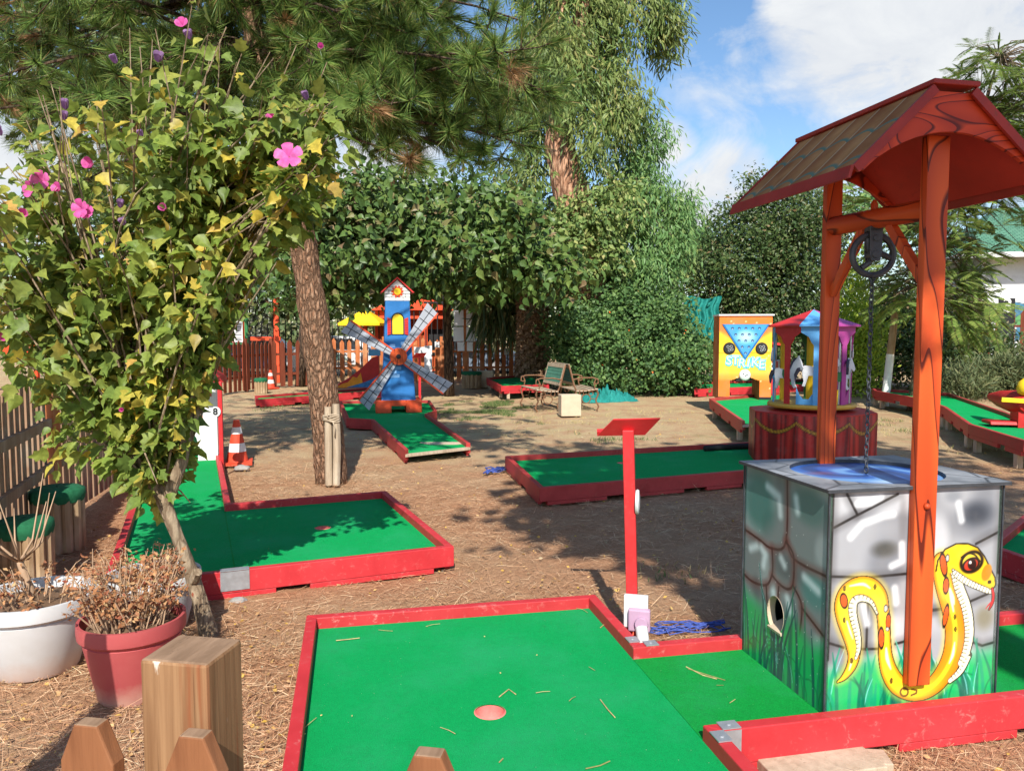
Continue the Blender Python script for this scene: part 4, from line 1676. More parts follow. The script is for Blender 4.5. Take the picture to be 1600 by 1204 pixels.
M["pot_white"] = pot_mat("white_flowerpot_plastic", S(204, 206, 208), S(170, 164, 154))
M["pot_red"] = pot_mat("brick_red_flowerpot_plastic", S(168, 72, 74), S(186, 110, 104))
M["soil"] = paint("dry_potting_soil", S(110, 84, 62), .95, .3, S(190, 170, 150), .5, 30, bmp=.8)
M["dead"] = leafmat("dried_brown_leaves", [(0, S(150, 96, 62)), (.4, S(186, 140, 96)), (.7, S(140, 72, 54)), (1, S(200, 168, 120))], .15, .8)
M["deadstem"] = paint("dry_grey_stems", S(170, 140, 112), .8, .25)


def flowerpot(label, loc, r, h, mat, group="round flowerpots with dried plants"):
    t = thing("flowerpot", label, "flowerpot", loc, 0, group)
    mb = MB()
    rb = r * .66
    mb.lathe([(rb * .97, 0), (rb, .006), (r * .90, h * .74), (r * .905, h * .755), (r * .885, h * .765), (r * .93, h * .80), (r * .985, h * .82), (r, h * .9), (r * .99, h), (r * .93, h), (r * .90, h * .84)], (0, 0, 0), 40, cap=False)
    mb.build("pot", mat, t, smooth="auto")
    mb = MB()
    mb.lathe([(r * .90, h * .86), (r * .5, h * .9), (.001, h * .93)], (0, 0, 0), 24, cap=False)
    mb.build("soil", M["soil"], t, smooth=True)
    return t


def dead_plant(label, loc, r, h, n_stem, n_leaf, seed, spread=.6, grp="dried plants in pots"):
    rg = random.Random(seed)
    t = thing("dried_plant", label, "dried plant", loc, 0, grp)
    mb = MB()
    pos, dr = [], []
    for k in range(n_stem):
        a, q = rg.uniform(0, 6.28), r * .75 * math.sqrt(rg.random())
        b = V3((q * math.cos(a), q * math.sin(a), 0))
        tip = b + V3((math.cos(a) * spread * h * rg.uniform(.1, 1), math.sin(a) * spread * h * rg.uniform(.1, 1), h * rg.uniform(.35, 1.0)))
        mid = b.lerp(tip, .5) + V3((rg.gauss(0, .02), rg.gauss(0, .02), h * .12))
        pts = [b, b.lerp(mid, .6), mid, mid.lerp(tip, .6) + V3((0, 0, .01)), tip]
        mb.tube(pts, [.0035, .003, .0026, .002, .0012], 4)
        for j in range(n_leaf):
            s_ = rg.uniform(.25, 1)
            p = (b.lerp(mid, s_ * 2) if s_ < .5 else mid.lerp(tip, s_ * 2 - 1))
            pos.append(p + V3((rg.gauss(0, .012), rg.gauss(0, .012), rg.gauss(0, .012))))
            dr.append((rg.gauss(0, 1), rg.gauss(0, 1), rg.uniform(-1.4, .8)))
    mb.build("stems", M["deadstem"], t)
    pos = np.array(pos)
    leaves("dry_leaves", pos, norm(np.array(dr)), rdir(len(pos)), RNG.uniform(.014, .034, len(pos)), LEAF_OVAL, M["dead"], t, world=False)
    return t


FP1 = V3((-2.21, 3.48, 0))
FP2 = V3((-1.63, 3.22, 0))
FP3 = V3((-1.88, 3.95, 0))
flowerpot("large white flowerpot cut by the left edge, with a bare grey branch", FP1, .265, .35, M["pot_white"])
flowerpot("brick red flowerpot full of brown dried stalks behind the thick fence post", FP2, .215, .34, M["pot_red"])
flowerpot("white flowerpot half hidden behind the brick red pot", FP3, .235, .30, M["pot_white"])
dead_plant("dense brown dried plant filling the brick red flowerpot", FP2 + V3((0, 0, .30)), .2, .31, 120, 15, 1, .45)
dead_plant("sparse reddish dried plant in the large white flowerpot at left", FP1 + V3((.03, 0, .30)), .22, .20, 34, 9, 2, .7)
dead_plant("low dried plant in the white flowerpot behind the red one", FP3 + V3((0, 0, .26)), .2, .17, 60, 10, 3, .5)
t = thing("bare_branch", "bare pale grey branch sticking up from the large white flowerpot", "dead branch", FP1 + V3((-.06, .05, .30)))
mb = MB()
mb.tube([(.04, 0, -.02), (.0, 0, .08), (-.03, .0, .17), (-.04, 0, .2)], [.02, .018, .015, .011], 8)
for a in range(9):
    th = a * 0.75
    e = V3((-.04 + .22 * math.cos(th) * random.uniform(.3, 1), .2 * math.sin(th), .32 + random.uniform(0, .28)))
    m_ = V3((-.04 + .1 * math.cos(th), .1 * math.sin(th), .26))
    mb.tube([(-.035, 0, .18), m_, e], [.007, .005, .0018], 5)
mb.build("twigs", M["deadstem"], t, smooth=True)

# ------------------------------------------------------------------ other lanes
def px_lane(label, pix, lift=0.0, railmat="rail", carpetmat="carpet", hole=None, open_edges=(), rail_w=.05, group="minigolf lanes"):
    pts = [G(x, y, RAIL_Z + lift) for x, y in pix]
    o = pts[0]
    out_ = [(p.x - o.x, p.y - o.y) for p in pts]
    inner = offset_poly([(p[0], p[1], 0) for p in out_], -rail_w)
    h = None
    if hole:
        g = G(hole[0], hole[1], CARPET_Z + lift)
        h = (g.x - o.x, g.y - o.y, hole[2])
    return platform(label, inner, V3((o.x, o.y, 0)), 0, open_edges, lift, h, rail_w, railmat, carpetmat, group=group)


Q0, QA = V3((-.376, 4.9, 0)), R(22.5)
p8 = platform("green felt lane numbered 8 with leaf shadows, under the flowering shrub", [(-2.03 + .05, .05), (-.05, .05), (-.05, 1.86), (-1.33, 1.86), (-1.33, 5.2), (-1.98, 5.2)], Q0, QA, hole=(-.68, 1.03, .055),
              seams=(((-1.33, .05), (-1.33, 1.86), .008),))
mb = MB()
mb.box((-1.34, .023, RAIL_Z + .003), (.16, .054, .004))
mb.box((-1.34, -.0035, .112), (.16, .003, .112))
mb.build("bracket", M["steel"], p8)
mid = px_lane("long green felt lane lying in shade, mid course", [(843, 762), (1163, 735), (1300, 720), (1250, 696), (1185, 689), (789, 712)], railmat="rail_dark", hole=(973, 723, .06), carpetmat="carpet")
mb = MB()
pp = [G(x, y, .172) for x, y in ((1100, 697), (1150, 694), (1200, 693), (1240, 697), (1275, 706))]
mb.tube([p + V3((0, -.03, -.02)) for p in pp], .035, 8)
mb.build("bumper", M["black"], mid, world=True, smooth=True)
wl = px_lane("green felt lane with a grey worn front end under the blue windmill", [(633, 703), (735, 692), (668, 646), (683, 641), (672, 625), (530, 626), (541, 653), (580, 655)], railmat="rail_dark", open_edges=(0,))
mb = MB()
ee = G(694, 692, .118)
mb.prism([(ee.x - wl.location.x + (.30 * math.cos(a) * (1 + .2 * math.sin(3 * a))), ee.y - wl.location.y + .16 * math.sin(a) * (1 + .25 * math.cos(2 * a))) for a in np.linspace(0, 6.1, 22)], .1155, .117)
mb.build("worn_patch", M["concrete"], wl)
sl = px_lane("raised green felt lane with brown red rails under the orange arch box", [(1160, 658), (1262, 652), (1222, 612), (1108, 622)], lift=.16, railmat="rail_dark", open_edges=(0,))
rl_ = px_lane("raised green felt lane at the right edge, carrying the red toy plane", [(1513, 662), (1600, 688), (1690, 690), (1577, 645), (1484, 614), (1362, 606), (1367, 610), (1440, 623), (1474, 635)], lift=.18, railmat="rail_dark")
px_lane("narrow lane of red rails and pale felt behind the leaning pine trunk", [(400, 624), (605, 609), (600, 604), (398, 618)], railmat="rail", carpetmat="carpet")
px_lane("short far lane with red rails by the palm trunk", [(783, 603), (858, 600), (850, 583), (760, 590)], lift=.14, railmat="rail")
px_lane("far green lane with red rails behind the orange arch box", [(1085, 608), (1262, 600), (1262, 592), (1090, 597)], lift=.02, railmat="rail")
px_lane("lane with red rail just visible right of the wishing well", [(1540, 850), (1640, 885), (1740, 850), (1600, 803)], railmat="rail")

# ------------------------------------------------------------------ hole 8 obstacle house, number post, cone
hs = thing("obstacle_house", "white minigolf obstacle house with brick patches and red roof behind the shrub", "minigolf obstacle", Q0 + V3((math.cos(QA) * -1.66 - math.sin(QA) * 4.62, math.sin(QA) * -1.66 + math.cos(QA) * 4.62, 0)), R(16))
mb = MB()
Mf = Matrix.Translation((0, 0, 0)) @ Matrix(((1, 0, 0, 0), (0, 0, 1, 0), (0, 1, 0, 0), (0, 0, 0, 1)))
arch = [(-.15 + .15 - .15 * math.cos(a), .32 + .15 * math.sin(a)) for a in np.linspace(0, math.pi, 10)]
mb.prism([(-.36, .118), (-.15, .118)] + arch + [(.15, .118), (.36, .118), (.36, 1.02), (-.36, 1.02)], -.02, .02, Mf)
mb.span((-.36, .02, .118), (-.325, .5, 1.02))
mb.span((.325, .02, .118), (.36, .5, 1.02))
mb.span((-.325, .46, .118), (.325, .5, 1.02))
mb.build("wall", M["white"], hs)
M["brick"] = paint("painted_brick", S(190, 96, 66), .6, .2)
for x, z in ((.12, .64), (-.22, .5), (-.26, .84), (.22, .9)):
    mb = MB()
    mb.prism([(x - .05, z - .02), (x, z - .02), (x, z - .06), (x + .09, z - .06), (x + .09, z - .0), (x + .05, z), (x + .05, z + .02), (x - .05, z + .02)], -.026, -.0205, Mf)
    mb.build("brick_patch", M["brick"], hs)
mb = MB()
mb.prism([(-.44, 1.0), (.44, 1.0), (.40, 1.06), (0, 1.32), (-.40, 1.06)], -.08, .56, Mf)
mb.build("roof", M["pole_red"], hs)
mb = MB()
mb.span((-.33, -.06, .5), (-.18, -.022, .56))
mb.span((-.32, -.05, .56), (-.19, -.022, .72))
mb.build("window_box", M["pole_red"], hs)
np_ = thing("number_post", "red post with a round white number 8 disc beside the white obstacle house", "number post", G(347, 742), R(10), "numbered posts on the lanes")
hp = np_.location.y
mb = MB()
mb.span((-.022, -.022, 0), (.022, .022, 1.02))
mb.span((-.022, -.022, 1.02), (-.30, .12, 1.075))
mb.build("post", M["pole_red"], np_, bevel=.004)


def num_disc(par, s, c, r, lip=.03):
    mb = MB()
    mb.lathe([(r * .96, 0), (r, .006), (r * .96, .012)], c, 28, RX)
    d_ = mb.build("number_disc", M["white_plastic"], par, smooth="auto")
    text_part(s, r * 1.75, .0015, M["ink"], d_, Matrix.Translation(V3(c) + V3((0, -.0145, 0))) @ Matrix.Rotation(R(90), 4, "X"), "numeral", .003)


num_disc(np_, "8", (-.045, -.026, .70), .056)
cone = thing("traffic_cone", "orange traffic cone with two white bands beside the number 8 post", "traffic cone", G(371, 724), .3)
M["cone_orange"] = paint("cone_orange_plastic", S(206, 72, 44), .6, .15, S(190, 140, 120), .4, 10)
mb = MB()
mb.span((-.17, -.17, 0), (.17, .17, .035))
mb.lathe([(.125, .035), (.033, .52), (.024, .52)], (0, 0, 0), 24)
mb.build("body", M["cone_orange"], cone, smooth="auto")
for z0, z1 in ((.15, .25), (.36, .44)):
    rr = lambda z: .125 + (.033 - .125) * (z - .035) / .485
    mb = MB()
    mb.lathe([(rr(z0) + .002, z0), (rr(z1) + .002, z1)], (0, 0, 0), 24, cap=False)
    mb.build("band", M["white"], cone, smooth=True)
c2 = copy_thing(cone, G(423, 607), .9, "far traffic cone by the foot of the dark picket fence")
cone["group"] = c2["group"] = "traffic cones"


def stone(label, c, r, seed, mat=None):
    bm = bmesh.new()
    bmesh.ops.create_icosphere(bm, subdivisions=3, radius=1)
    for v in bm.verts:
        f = 1 + .25 * mnoise.noise(v.co * 1.3 + V3((seed, 0, 0))) + .08 * mnoise.noise(v.co * 4)
        v.co = V3((v.co.x * f * r[0], v.co.y * f * r[1], max(-.35, v.co.z) * f * r[2] + r[2] * .3))
    me = bpy.data.meshes.new("stone")
    bm.to_mesh(me)
    bm.free()
    me.polygons.foreach_set("use_smooth", [True] * len(me.polygons))
    me.materials.append(mat or M["stone"])
    o = bpy.data.objects.new("stone", me)
    COL.objects.link(o)
    o.location = c
    tag(o, label, "stone")


M["stone"] = paint("grey_stone", S(150, 148, 144), .9, .2, S(90, 90, 84), .4, 20, bmp=.6)
stone("small grey stone at the foot of the near traffic cone", G(377, 733), (.09, .06, .04), 1)
stone("small stone lying on the dirt just behind the steel plate of the number 8 lane", G(372, 941), (.05, .035, .025), 5)

# ------------------------------------------------------------------ windmill
WM = V3(G(622, 642, .115))
WM.z = 0
WMR = R(11)
wm = thing("windmill", "blue toy windmill with four white grid sails and a red gable cap", "windmill", WM, WMR)
M["blue_paint"] = paint("bright_blue_paint", S(26, 104, 168), .5, .14, S(90, 150, 210), .35, 4)
M["orange_paint"] = paint("orange_red_paint", S(212, 74, 34), .5, .12, S(210, 130, 90), .3, 5)
M["yellow"] = paint("yellow_paint", S(240, 200, 30), .5, .08)
M["red_paint"] = paint("red_paint", S(188, 36, 34), .5, .12, S(200, 110, 100), .3, 5)
MXZ = MYZ
mb = MB()
mb.span((-.41, -.36, .118), (-.13, .30, .345))
mb.span((.13, -.36, .118), (.41, .30, .345))
mb.span((-.13, -.36, .24), (.13, .30, .345))
mb.build("plinth", M["orange_paint"], wm, bevel=.01)
mb = MB()
prof = [(.305, .345), (.292, .5), (.245, 1.3), (.215, 2.13)]
vs, fs = [], []
for (r_, z) in prof:
    vs += [(-r_, -r_, z), (r_, -r_, z), (r_, r_, z), (-r_, r_, z)]
for i in range(len(prof) - 1):
    for k in range(4):
        k2 = (k + 1) % 4
        fs.append((i * 4 + k, i * 4 + k2, i * 4 + 4 + k2, i * 4 + 4 + k))
fs.append(tuple(range(4 * len(prof) - 4, 4 * len(prof))))
mb.add(vs, fs)
mb.build("tower", M["blue_paint"], wm, bevel=.008)
mb = MB()
mb.span((-.222, -.222, 2.131), (.222, .222, 2.30))
Mtop = MXZ
mb.prism([(-.222, 2.30), (.222, 2.30), (0, 2.50)], -.222, .222, Mtop)
mb.build("cap_wall", M["white"], wm)
mb = MB()
for z in (2.19, 2.25, 2.31, 2.37):
    hw = .222 if z < 2.3 else .222 * (2.5 - z) / .2
    mb.span((-hw, -.2255, z - .004), (hw, -.2222, z + .004))
for k, z in enumerate((2.16, 2.22, 2.28)):
    for x in (-.15 + .05 * (k % 2), -.03, .1 + .04 * (k % 2)):
        mb.span((x - .004, -.2252, z - .026), (x + .004, -.2223, z + .026))
mb.build("brick_lines", M["ink"], wm)
mb = MB()
for sg in (-1, 1):
    mb.prism([(sg * .27, 2.27), (0, 2.52), (0, 2.55), (sg * .30, 2.275)], -.27, .27, MXZ)
mb.build("roof", M["red_paint"], wm)
mb = MB()
mb.lathe([(.085, 0), (.085, .012)], (0, -.224, 2.29), 12, RX)
for k in range(10):
    a = k * .628
    mb.box((.09 * math.cos(a), -.228, 2.29 + .09 * math.sin(a)), (.035, .008, .03), Matrix.Rotation(-a, 3, "Y"))
sunb = mb.build("porthole", M["orange_paint"], wm)
mb = MB()
mb.lathe([(.062, 0), (.06, .006)], (0, -.2365, 2.29), 20, RX)
mb.build("pane", M["yellow"], sunb)
# window with shutters, tilted with the wall
tw = math.atan2(.03, .8)


def wall_y(z):
    for (r0, z0), (r1, z1) in zip(prof[:-1], prof[1:]):
        if z0 <= z <= z1:
            return -(r0 + (r1 - r0) * (z - z0) / (z1 - z0))
    return -prof[-1][0]


Mw = Matrix.Translation((0, wall_y(1.68) - .001, 1.68)) @ Matrix.Rotation(-tw, 4, "X") @ MXZ
arc = lambda r, z: [(r * math.cos(a), z + r * math.sin(a)) for a in np.linspace(0, math.pi, 12)]
mb = MB()
mb.prism([(-.115, -.16), (.115, -.16)] + arc(.115, .12), -.010, 0, Mw)
wf = mb.build("window_frame", M["ink"], wm)
mb = MB()
mb.prism([(-.095, -.15), (.095, -.15)] + arc(.095, .11), -.018, -.0105, Mw)
mb.build("pane", M["yellow"], wf)
for sg in (-1, 1):
    mb = MB()
    mb.prism([(sg * .12, -.15), (sg * .185, -.17), (sg * .185, .15), (sg * .12, .12)], -.02, -.002, Mw)
    for k in range(6):
        mb.prism([(sg * .125, -.12 + k * .045), (sg * .18, -.125 + k * .045), (sg * .18, -.105 + k * .045), (sg * .125, -.10 + k * .045)], -.027, -.0205, Mw)
    mb.build("shutter", M["red_paint"], wm)
M["pale_brick"] = paint("pale_blue_bricks", S(120, 170, 220), .6, .12)
for x, z, ww in ((-.05, .92, .2), (-.12, .85, .17), (-.08, .78, .2), (.12, 1.36, .14), (-.1, 1.32, .1)):
    mb = MB()
    mb.span((x - ww / 2, wall_y(z) - .006, z - .03), (x + ww / 2, wall_y(z) + .01, z + .03))
    mb.build("brick_patch", M["pale_brick"], wm)
# hub and sails
hz = 1.13
hub = V3((0, wall_y(hz) - .10, hz))
mb = MB()
mb.lathe([(.045, 0), (.045, -.08)], hub + V3((0, .0, 0)), 14, RX)
mb.lathe([(.15, .0), (.155, .02), (.15, .042)], hub, 30, RX)
hb = mb.build("hub", M["orange_wood"], wm, smooth="auto")
mb = MB()
mb.lathe([(.045, .043), (.04, .055), (.02, .058)], hub, 18, RX)
mb.build("hub_cap", M["black"], hb, smooth="auto")
M["sail"] = paint("off_white_sail_board", S(160, 165, 174), .6, .1, S(130, 130, 134), .3, 6)
for ang in (147, 52, 232, -36):
    a = R(ang)
    Ms = Matrix.Translation(hub + V3((0, .014, 0))) @ MXZ @ Matrix.Rotation(a, 4, "Z")
    mb = MB()
    mb.prism([(.10, -.040), (1.04, -.085), (1.08, .175), (.10, .055)], -.008, .008, Ms)
    s_ = mb.build("sail", M["sail"], wm)
    mb = MB()
    for k in range(1, 6):
        x = .10 + k * .17
        mb.prism([(x - .006, -.036 - .037 * (x - .1)), (x + .006, -.036 - .037 * (x - .1)), (x + .006, .05 + .112 * (x - .1)), (x - .006, .05 + .112 * (x - .1))], -.0115, -.0085, Ms)
    mb.prism([(.10, .002), (1.06, .040), (1.06, .052), (.10, .012)], -.0118, -.0088, Ms)
    mb.build("grid_lines", M["ink"], s_)
    mb = MB()
    mb.prism([(.08, -.062), (1.045, -.098), (1.045, -.071), (.08, -.036)], -.02, .02, Ms)
    mb.build("spar", M["orange_paint"], s_)
lectern(G(656, 625), 1.02, "small red lectern sign standing behind the right sails of the windmill", -50, 0, .34, .14, rot=R(10))

# ------------------------------------------------------------------ bowling style arch box
SK = G(1163, 624, .115 + .16)
SK.z = .276
st = thing("arch_box", "orange and yellow arch box lettered STRIKE with a blue triangle of pins", "minigolf obstacle", SK, R(-7))
H_, W_ = 1.60, .98


def strike_art(u, v):
    img = np.tile(np.array([[240, 120, 44]]) / 255.0, (len(u), 1))
    x, z = u - W_ / 2, v
    img = over(img, (250, 196, 40), sm(np.where(z < 1.32, np.abs(x) * .9 + .9 - np.abs(z - .95) * 1.5, 0), .72, .9) * (z > .72))
    img = over(img, (244, 196, 60), sm(.86 - z, 0, .03) * sm(z, .38, .52))
    img = over(img, (240, 160, 60), .7 * sm(.62 - z, 0, .2) * sm(z, .35, .4))
    rg = np.random.default_rng(4)
    for i in range(26):
        d = np.hypot(u - rg.random() * W_, v - (.1 + rg.random() * 1.45))
        img = over(img, (255, 236, 190), .8 * (1 - sm(d, .004, .024)))
    d, *_ = seg_sd(u, v, [(0, .9, .004), (W_, .9, .004)])
    return over(img, (200, 110, 30), .7 * (1 - sm(d, 0, .006)))


painted("front_board", st, (-W_ / 2, 0, 0), (1, 0, 0), (0, 0, 1), W_, H_, 70, 110, strike_art, M["paint_panel"], .03,
        cut=lambda u, v: (v < .46 - .12 * np.abs(u - W_ / 2) / .2 * .6) & (np.abs(u - W_ / 2) < .27))
mb = MB()
for sg in (-1, 1):
    mb.span((sg * W_ / 2 - (0 if sg < 0 else .02), .031, 0), (sg * W_ / 2 + (.02 if sg < 0 else 0), .8, H_))
mb.span((-W_ / 2 + .02, .78, .5), (W_ / 2 - .02, .8, H_))
for sg in (-1, 1):
    mb.span((sg * .29 - .01, .031, 0), (sg * .29 + .01, .78, .5))
mb.build("side_boards", M["fence_orange"], st)
mb = MB()
mb.span((-W_ / 2 - .015, -.03, H_ + .001), (W_ / 2 + .03, .84, H_ + .03))
mb.build("top_board", M["white"], st)
mb = MB()
for sg in (-1, 1):
    mb.span((sg * .385 - .11, -.012, 0), (sg * .385 + .11, -.002, .05))
mb.build("feet", M["black"], st)
mb = MB()
mb.prism([(-.44, 1.44), (.44, 1.44), (0, .76)], -.02, -.002, MXZ)
tri = mb.build("triangle", M["blue_paint"], st)


def tri_art(u, v):
    x, z = u - .40, v + .80
    img = np.tile(np.array([[60, 150, 216]]) / 255.0, (len(u), 1))
    img = over(img, (190, 226, 240), .85 * (1 - sm(np.hypot(x / .22, (z - 1.2) / .16), .2, 1.2)))
    for row in range(5):
        for k in range(5 - row):
            d = np.hypot(x - (k - (4 - row) / 2) * .125, z - (1.36 - row * .118))
            img = over(img, (16, 40, 80), 1 - sm(d, .022, .03))
            d2 = np.hypot(x - (k - (4 - row) / 2) * .125, z - (1.35 - row * .118))
            img = over(img, (160, 200, 224), .8 * (1 - sm(d2, .012, .018)))
    return img


painted("triangle_face", tri, (-.40, -.0225, .80), (1, 0, 0), (0, 0, 1), .80, .63, 90, 72, tri_art, M["paint_panel"], .002, cut=lambda u, v: np.abs(u - .40) > (v - .012) * .645, back=False)
for sg in (-1, 1):
    mb = MB()
    mb.lathe([(.11, .002), (.115, .012), (.10, .03), (.02, .032)], (sg * .30, 0, .98), 22, RX)
    bt = mb.build("round_socket", M["black"], st, smooth="auto")
    mb = MB()
    for dx, dz in ((-.03, .03), (.03, .035), (-.005, -.035), (.045, -.02)):
        mb.torus((sg * .30 + dx, -.034, .98 + dz), .022, .006, RX, seg=12)
    mb.build("ring", M["steel"], bt)
mb = MB()
mb.lathe([(.105, .002), (.11, .01), (.09, .03), (.02, .04)], (0, 0, .47), 24, RX)
bl = mb.build("ball", M["white_plastic"], st, smooth=True)
mb = MB()
for dx, dz in ((-.03, .02), (.01, -.01), (.035, .005)):
    mb.lathe([(.012, .036), (.012, .0405)], (dx, 0, .47 + dz), 10, RX)
mb.build("finger_holes", M["ink"], bl)
M["cyan_paint"] = paint("cyan_letter_paint", S(60, 190, 214), .4, .1)
M["pale_letter"] = paint("pale_letter_paint", S(190, 236, 240), .4, .06)
for k, ch in enumerate("STRIKE"):
    x = -.30 + k * .122
    z = .735 - .012 * k + .02 * math.sin(k * 2)
    Mt = Matrix.Translation((x, -.006, z)) @ Matrix.Rotation(R(90), 4, "X") @ Matrix.Rotation(R(-6 + 5 * math.sin(k * 1.7)), 4, "Z")
    lt = text_part(ch, .25, .003, M["cyan_paint"], st, Mt, "letter", .018)
    Mt = Matrix.Translation((x - .004, -.011, z + .004)) @ Matrix.Rotation(R(90), 4, "X") @ Matrix.Rotation(R(-6 + 5 * math.sin(k * 1.7)), 4, "Z")
    text_part(ch, .235, .001, M["pale_letter"], lt, Mt, "letter_face", .004)
n4 = thing("number_post", "red post with round white number 4 disc right of the orange arch box", "number post", G(1205, 632), 0, "numbered posts on the lanes")
mb = MB()
mb.span((-.03, -.03, 0), (.03, .03, 1.3))
mb.box((.05, 0, 1.32), (.26, .2, .05), Matrix.Rotation(R(8), 3, "Y"))
mb.build("post", M["pole_red"], n4)
num_disc(n4, "4", (-.01, -.034, .83), .075)

# ------------------------------------------------------------------ toy carousel on a red draped drum
CC = V3((3.42, 8.75, 0))
drum = thing("draped_drum", "red painted drum with golden swags carrying the toy carousel", "pedestal", CC, R(0))
HD, RD = .665, .70


def drape_art(W):
    def f(u, v):
        ph = blotch(u, v * .0, 9, 3)
        s_ = .5 + .5 * np.sin(u * 70 + ph * 9 + (v - .3) * 3 * np.sin(u * 9))
        img = np.tile(np.array([[178, 34, 30]]) / 255.0, (len(u), 1))
        img = over(img, (96, 14, 16), .75 * sm(s_, .62, 1))
        img = over(img, (214, 60, 48), .6 * sm(1 - s_, .7, 1))
        x = (u / W) * 2 - 1
        y = .47 + .12 * x * x
        d = np.abs(v - y) - .018
        rope = .5 + .5 * np.sin(u * 150 + v * 90)
        img = over(img, (60, 16, 8), 1 - sm(d, .002, .012))
        img = over(img, (206, 150, 40), (1 - sm(d, -.004, .002)) * (.55 + .45 * rope))
        return img
    return f


NS = 8
for k in range(NS):
    a0 = 2 * math.pi * k / NS + R(12)
    a1 = 2 * math.pi * (k + 1) / NS + R(12)
    pA, pB = V3((RD * math.cos(a0), RD * math.sin(a0), 0)), V3((RD * math.cos(a1), RD * math.sin(a1), 0))
    W8 = (pB - pA).length
    painted("drape_panel", drum, pA, pB - pA, (0, 0, 1), W8, HD, 44, 50, drape_art(W8), M["paint_panel"], .02, back=False)
mb = MB()
mb.lathe([(RD * .995, HD - .002), (RD * .995, HD + .012)], (0, 0, 0), 8, ang0=R(12))
mb.lathe([(.2, HD + .0125), (.2, HD + .05)], (0, 0, 0), 16)
mb.build("top", M["red_paint"], drum)
car = thing("toy_carousel", "small octagonal carousel with wooden horses and a red blue purple roof on the drum", "carousel", CC + V3((0, 0, HD + .051)), R(8))
mb = MB()
mb.lathe([(.47, 0), (.48, .02), (.47, .045)], (0, 0, 0), 32)
mb.build("turntable", paint("mustard_paint", S(206, 164, 62), .5, .12), car, smooth="auto")
M["purple"] = paint("magenta_purple_paint", S(170, 62, 140), .5, .1)
M["skyblue"] = paint("sky_blue_paint", S(90, 160, 214), .5, .1)
M["green_paint"] = paint("dark_green_paint", S(40, 110, 60), .5, .12)
cols = [M["purple"], M["green_paint"], M["yellow"], M["skyblue"], M["red_paint"], M["skyblue"], M["purple"], M["purple"]]
roofc = [M["green_paint"], M["yellow"], M["green_paint"], M["red_paint"], M["red_paint"], M["skyblue"], M["purple"], M["purple"]]
RC, HC = .42, .90
for k in range(8):
    a = 2 * math.pi * (k + .5) / 8
    Mk = Matrix.Rotation(a + math.pi / 2, 4, "Z") @ Matrix.Translation((0, -RC, 0)) @ MXZ
    hw = RC * math.tan(math.pi / 8) * .98
    mb = MB()
    # post flaring into the scalloped valance
    mb.prism([(-.035, .046), (.035, .046), (.035, HC - .2), (.06, HC - .17), (.09, HC - .11), (hw, HC - .06), (hw, HC), (-hw, HC), (-hw, HC - .06), (-.09, HC - .11), (-.06, HC - .17), (-.035, HC - .2)], 0, .016, Mk)
    mb.build("post", cols[k], car)
    mb = MB()
    p0 = [V3((RC * 1.12 / math.cos(math.pi / 8) * math.cos(a + s_ * math.pi / 8), RC * 1.12 / math.cos(math.pi / 8) * math.sin(a + s_ * math.pi / 8), HC + .02)) for s_ in (-1, 1)]
    ap = V3((0, 0, HC + .20))
    mb.add([p0[0], p0[1], ap, p0[0] - V3((0, 0, .018)), p0[1] - V3((0, 0, .018)), ap - V3((0, 0, .018))], [(0, 1, 2), (3, 5, 4), (0, 3, 4, 1)])
    mb.build("roof_panel", roofc[k], car)
mb = MB()
mb.lathe([(RC * 1.10, HC + .001), (RC * 1.15, HC + .001), (RC * 1.15, HC + .02), (RC * 1.10, HC + .02)], (0, 0, 0), 8, cap=False)
mb.build("cornice", paint("mustard_trim", S(206, 164, 62), .5, .12), car)
mb = MB()
mb.lathe([(.06, .046), (.06, HC)], (0, 0, 0), 12)
mb.build("centre_pole", M["yellow"], car)
horse_o = [(-.17, .06), (-.165, -.02), (-.15, -.09), (-.165, -.145), (-.135, -.15), (-.115, -.08), (-.10, -.03), (0, -.035), (.07, -.03), (.075, -.09), (.11, -.135), (.14, -.12), (.11, -.08), (.115, -.02), (.135, .06), (.165, .10), (.205, .07), (.225, .095), (.20, .16), (.175, .20), (.165, .225), (.15, .20), (.10, .15), (.06, .075), (0, .055), (-.09, .075), (-.14, .08)]
mane_o = [(.145, .205), (.10, .19), (.055, .12), (.03, .07), (.06, .075), (.10, .15)]
tail_o = [(-.165, .065), (-.22, .05), (-.25, -.02), (-.235, -.10), (-.215, -.02), (-.195, .01), (-.165, .02)]
saddle_o = [(-.05, .065), (.04, .068), (.045, .01), (.01, -.04), (-.03, -.035), (-.055, .01)]
M["horse"] = paint("grey_white_horse_paint", S(206, 208, 210), .5, .1, S(120, 120, 126), .4, 8)
M["mane"] = paint("dark_mane_paint", S(54, 54, 70), .5, .15)
for k, (ang, zz) in enumerate(((250, .40), (322, .48), (285, .34), (35, .42), (140, .44), (200, .36))):
    a = R(ang)
    Mh = Matrix.Translation((.40 * math.cos(a), .40 * math.sin(a), zz)) @ Matrix.Rotation(a + math.pi / 2 + R(0), 4, "Z") @ MXZ
    mb = MB()
    mb.prism(horse_o, -.010, .010, Mh)
    h_ = mb.build("horse", M["horse"], car)
    mb = MB()
    mb.prism(mane_o, -.0125, .0125, Mh)
    mb.build("mane", M["mane"], h_)
    mb = MB()
    mb.prism(tail_o, -.0125, .0125, Mh)
    mb.build("tail", M["mane"], h_)
    mb = MB()
    mb.prism(saddle_o, -.0135, .0135, Mh)
    mb.build("saddle", [M["orange_paint"], M["red_paint"], M["green_paint"]][k % 3], h_)
    mb = MB()
    mb.tube([(.40 * math.cos(a), .40 * math.sin(a), .05), (.40 * math.cos(a), .40 * math.sin(a), HC)], .009, 8)
    mb.build("horse_pole", M["steel"], h_)
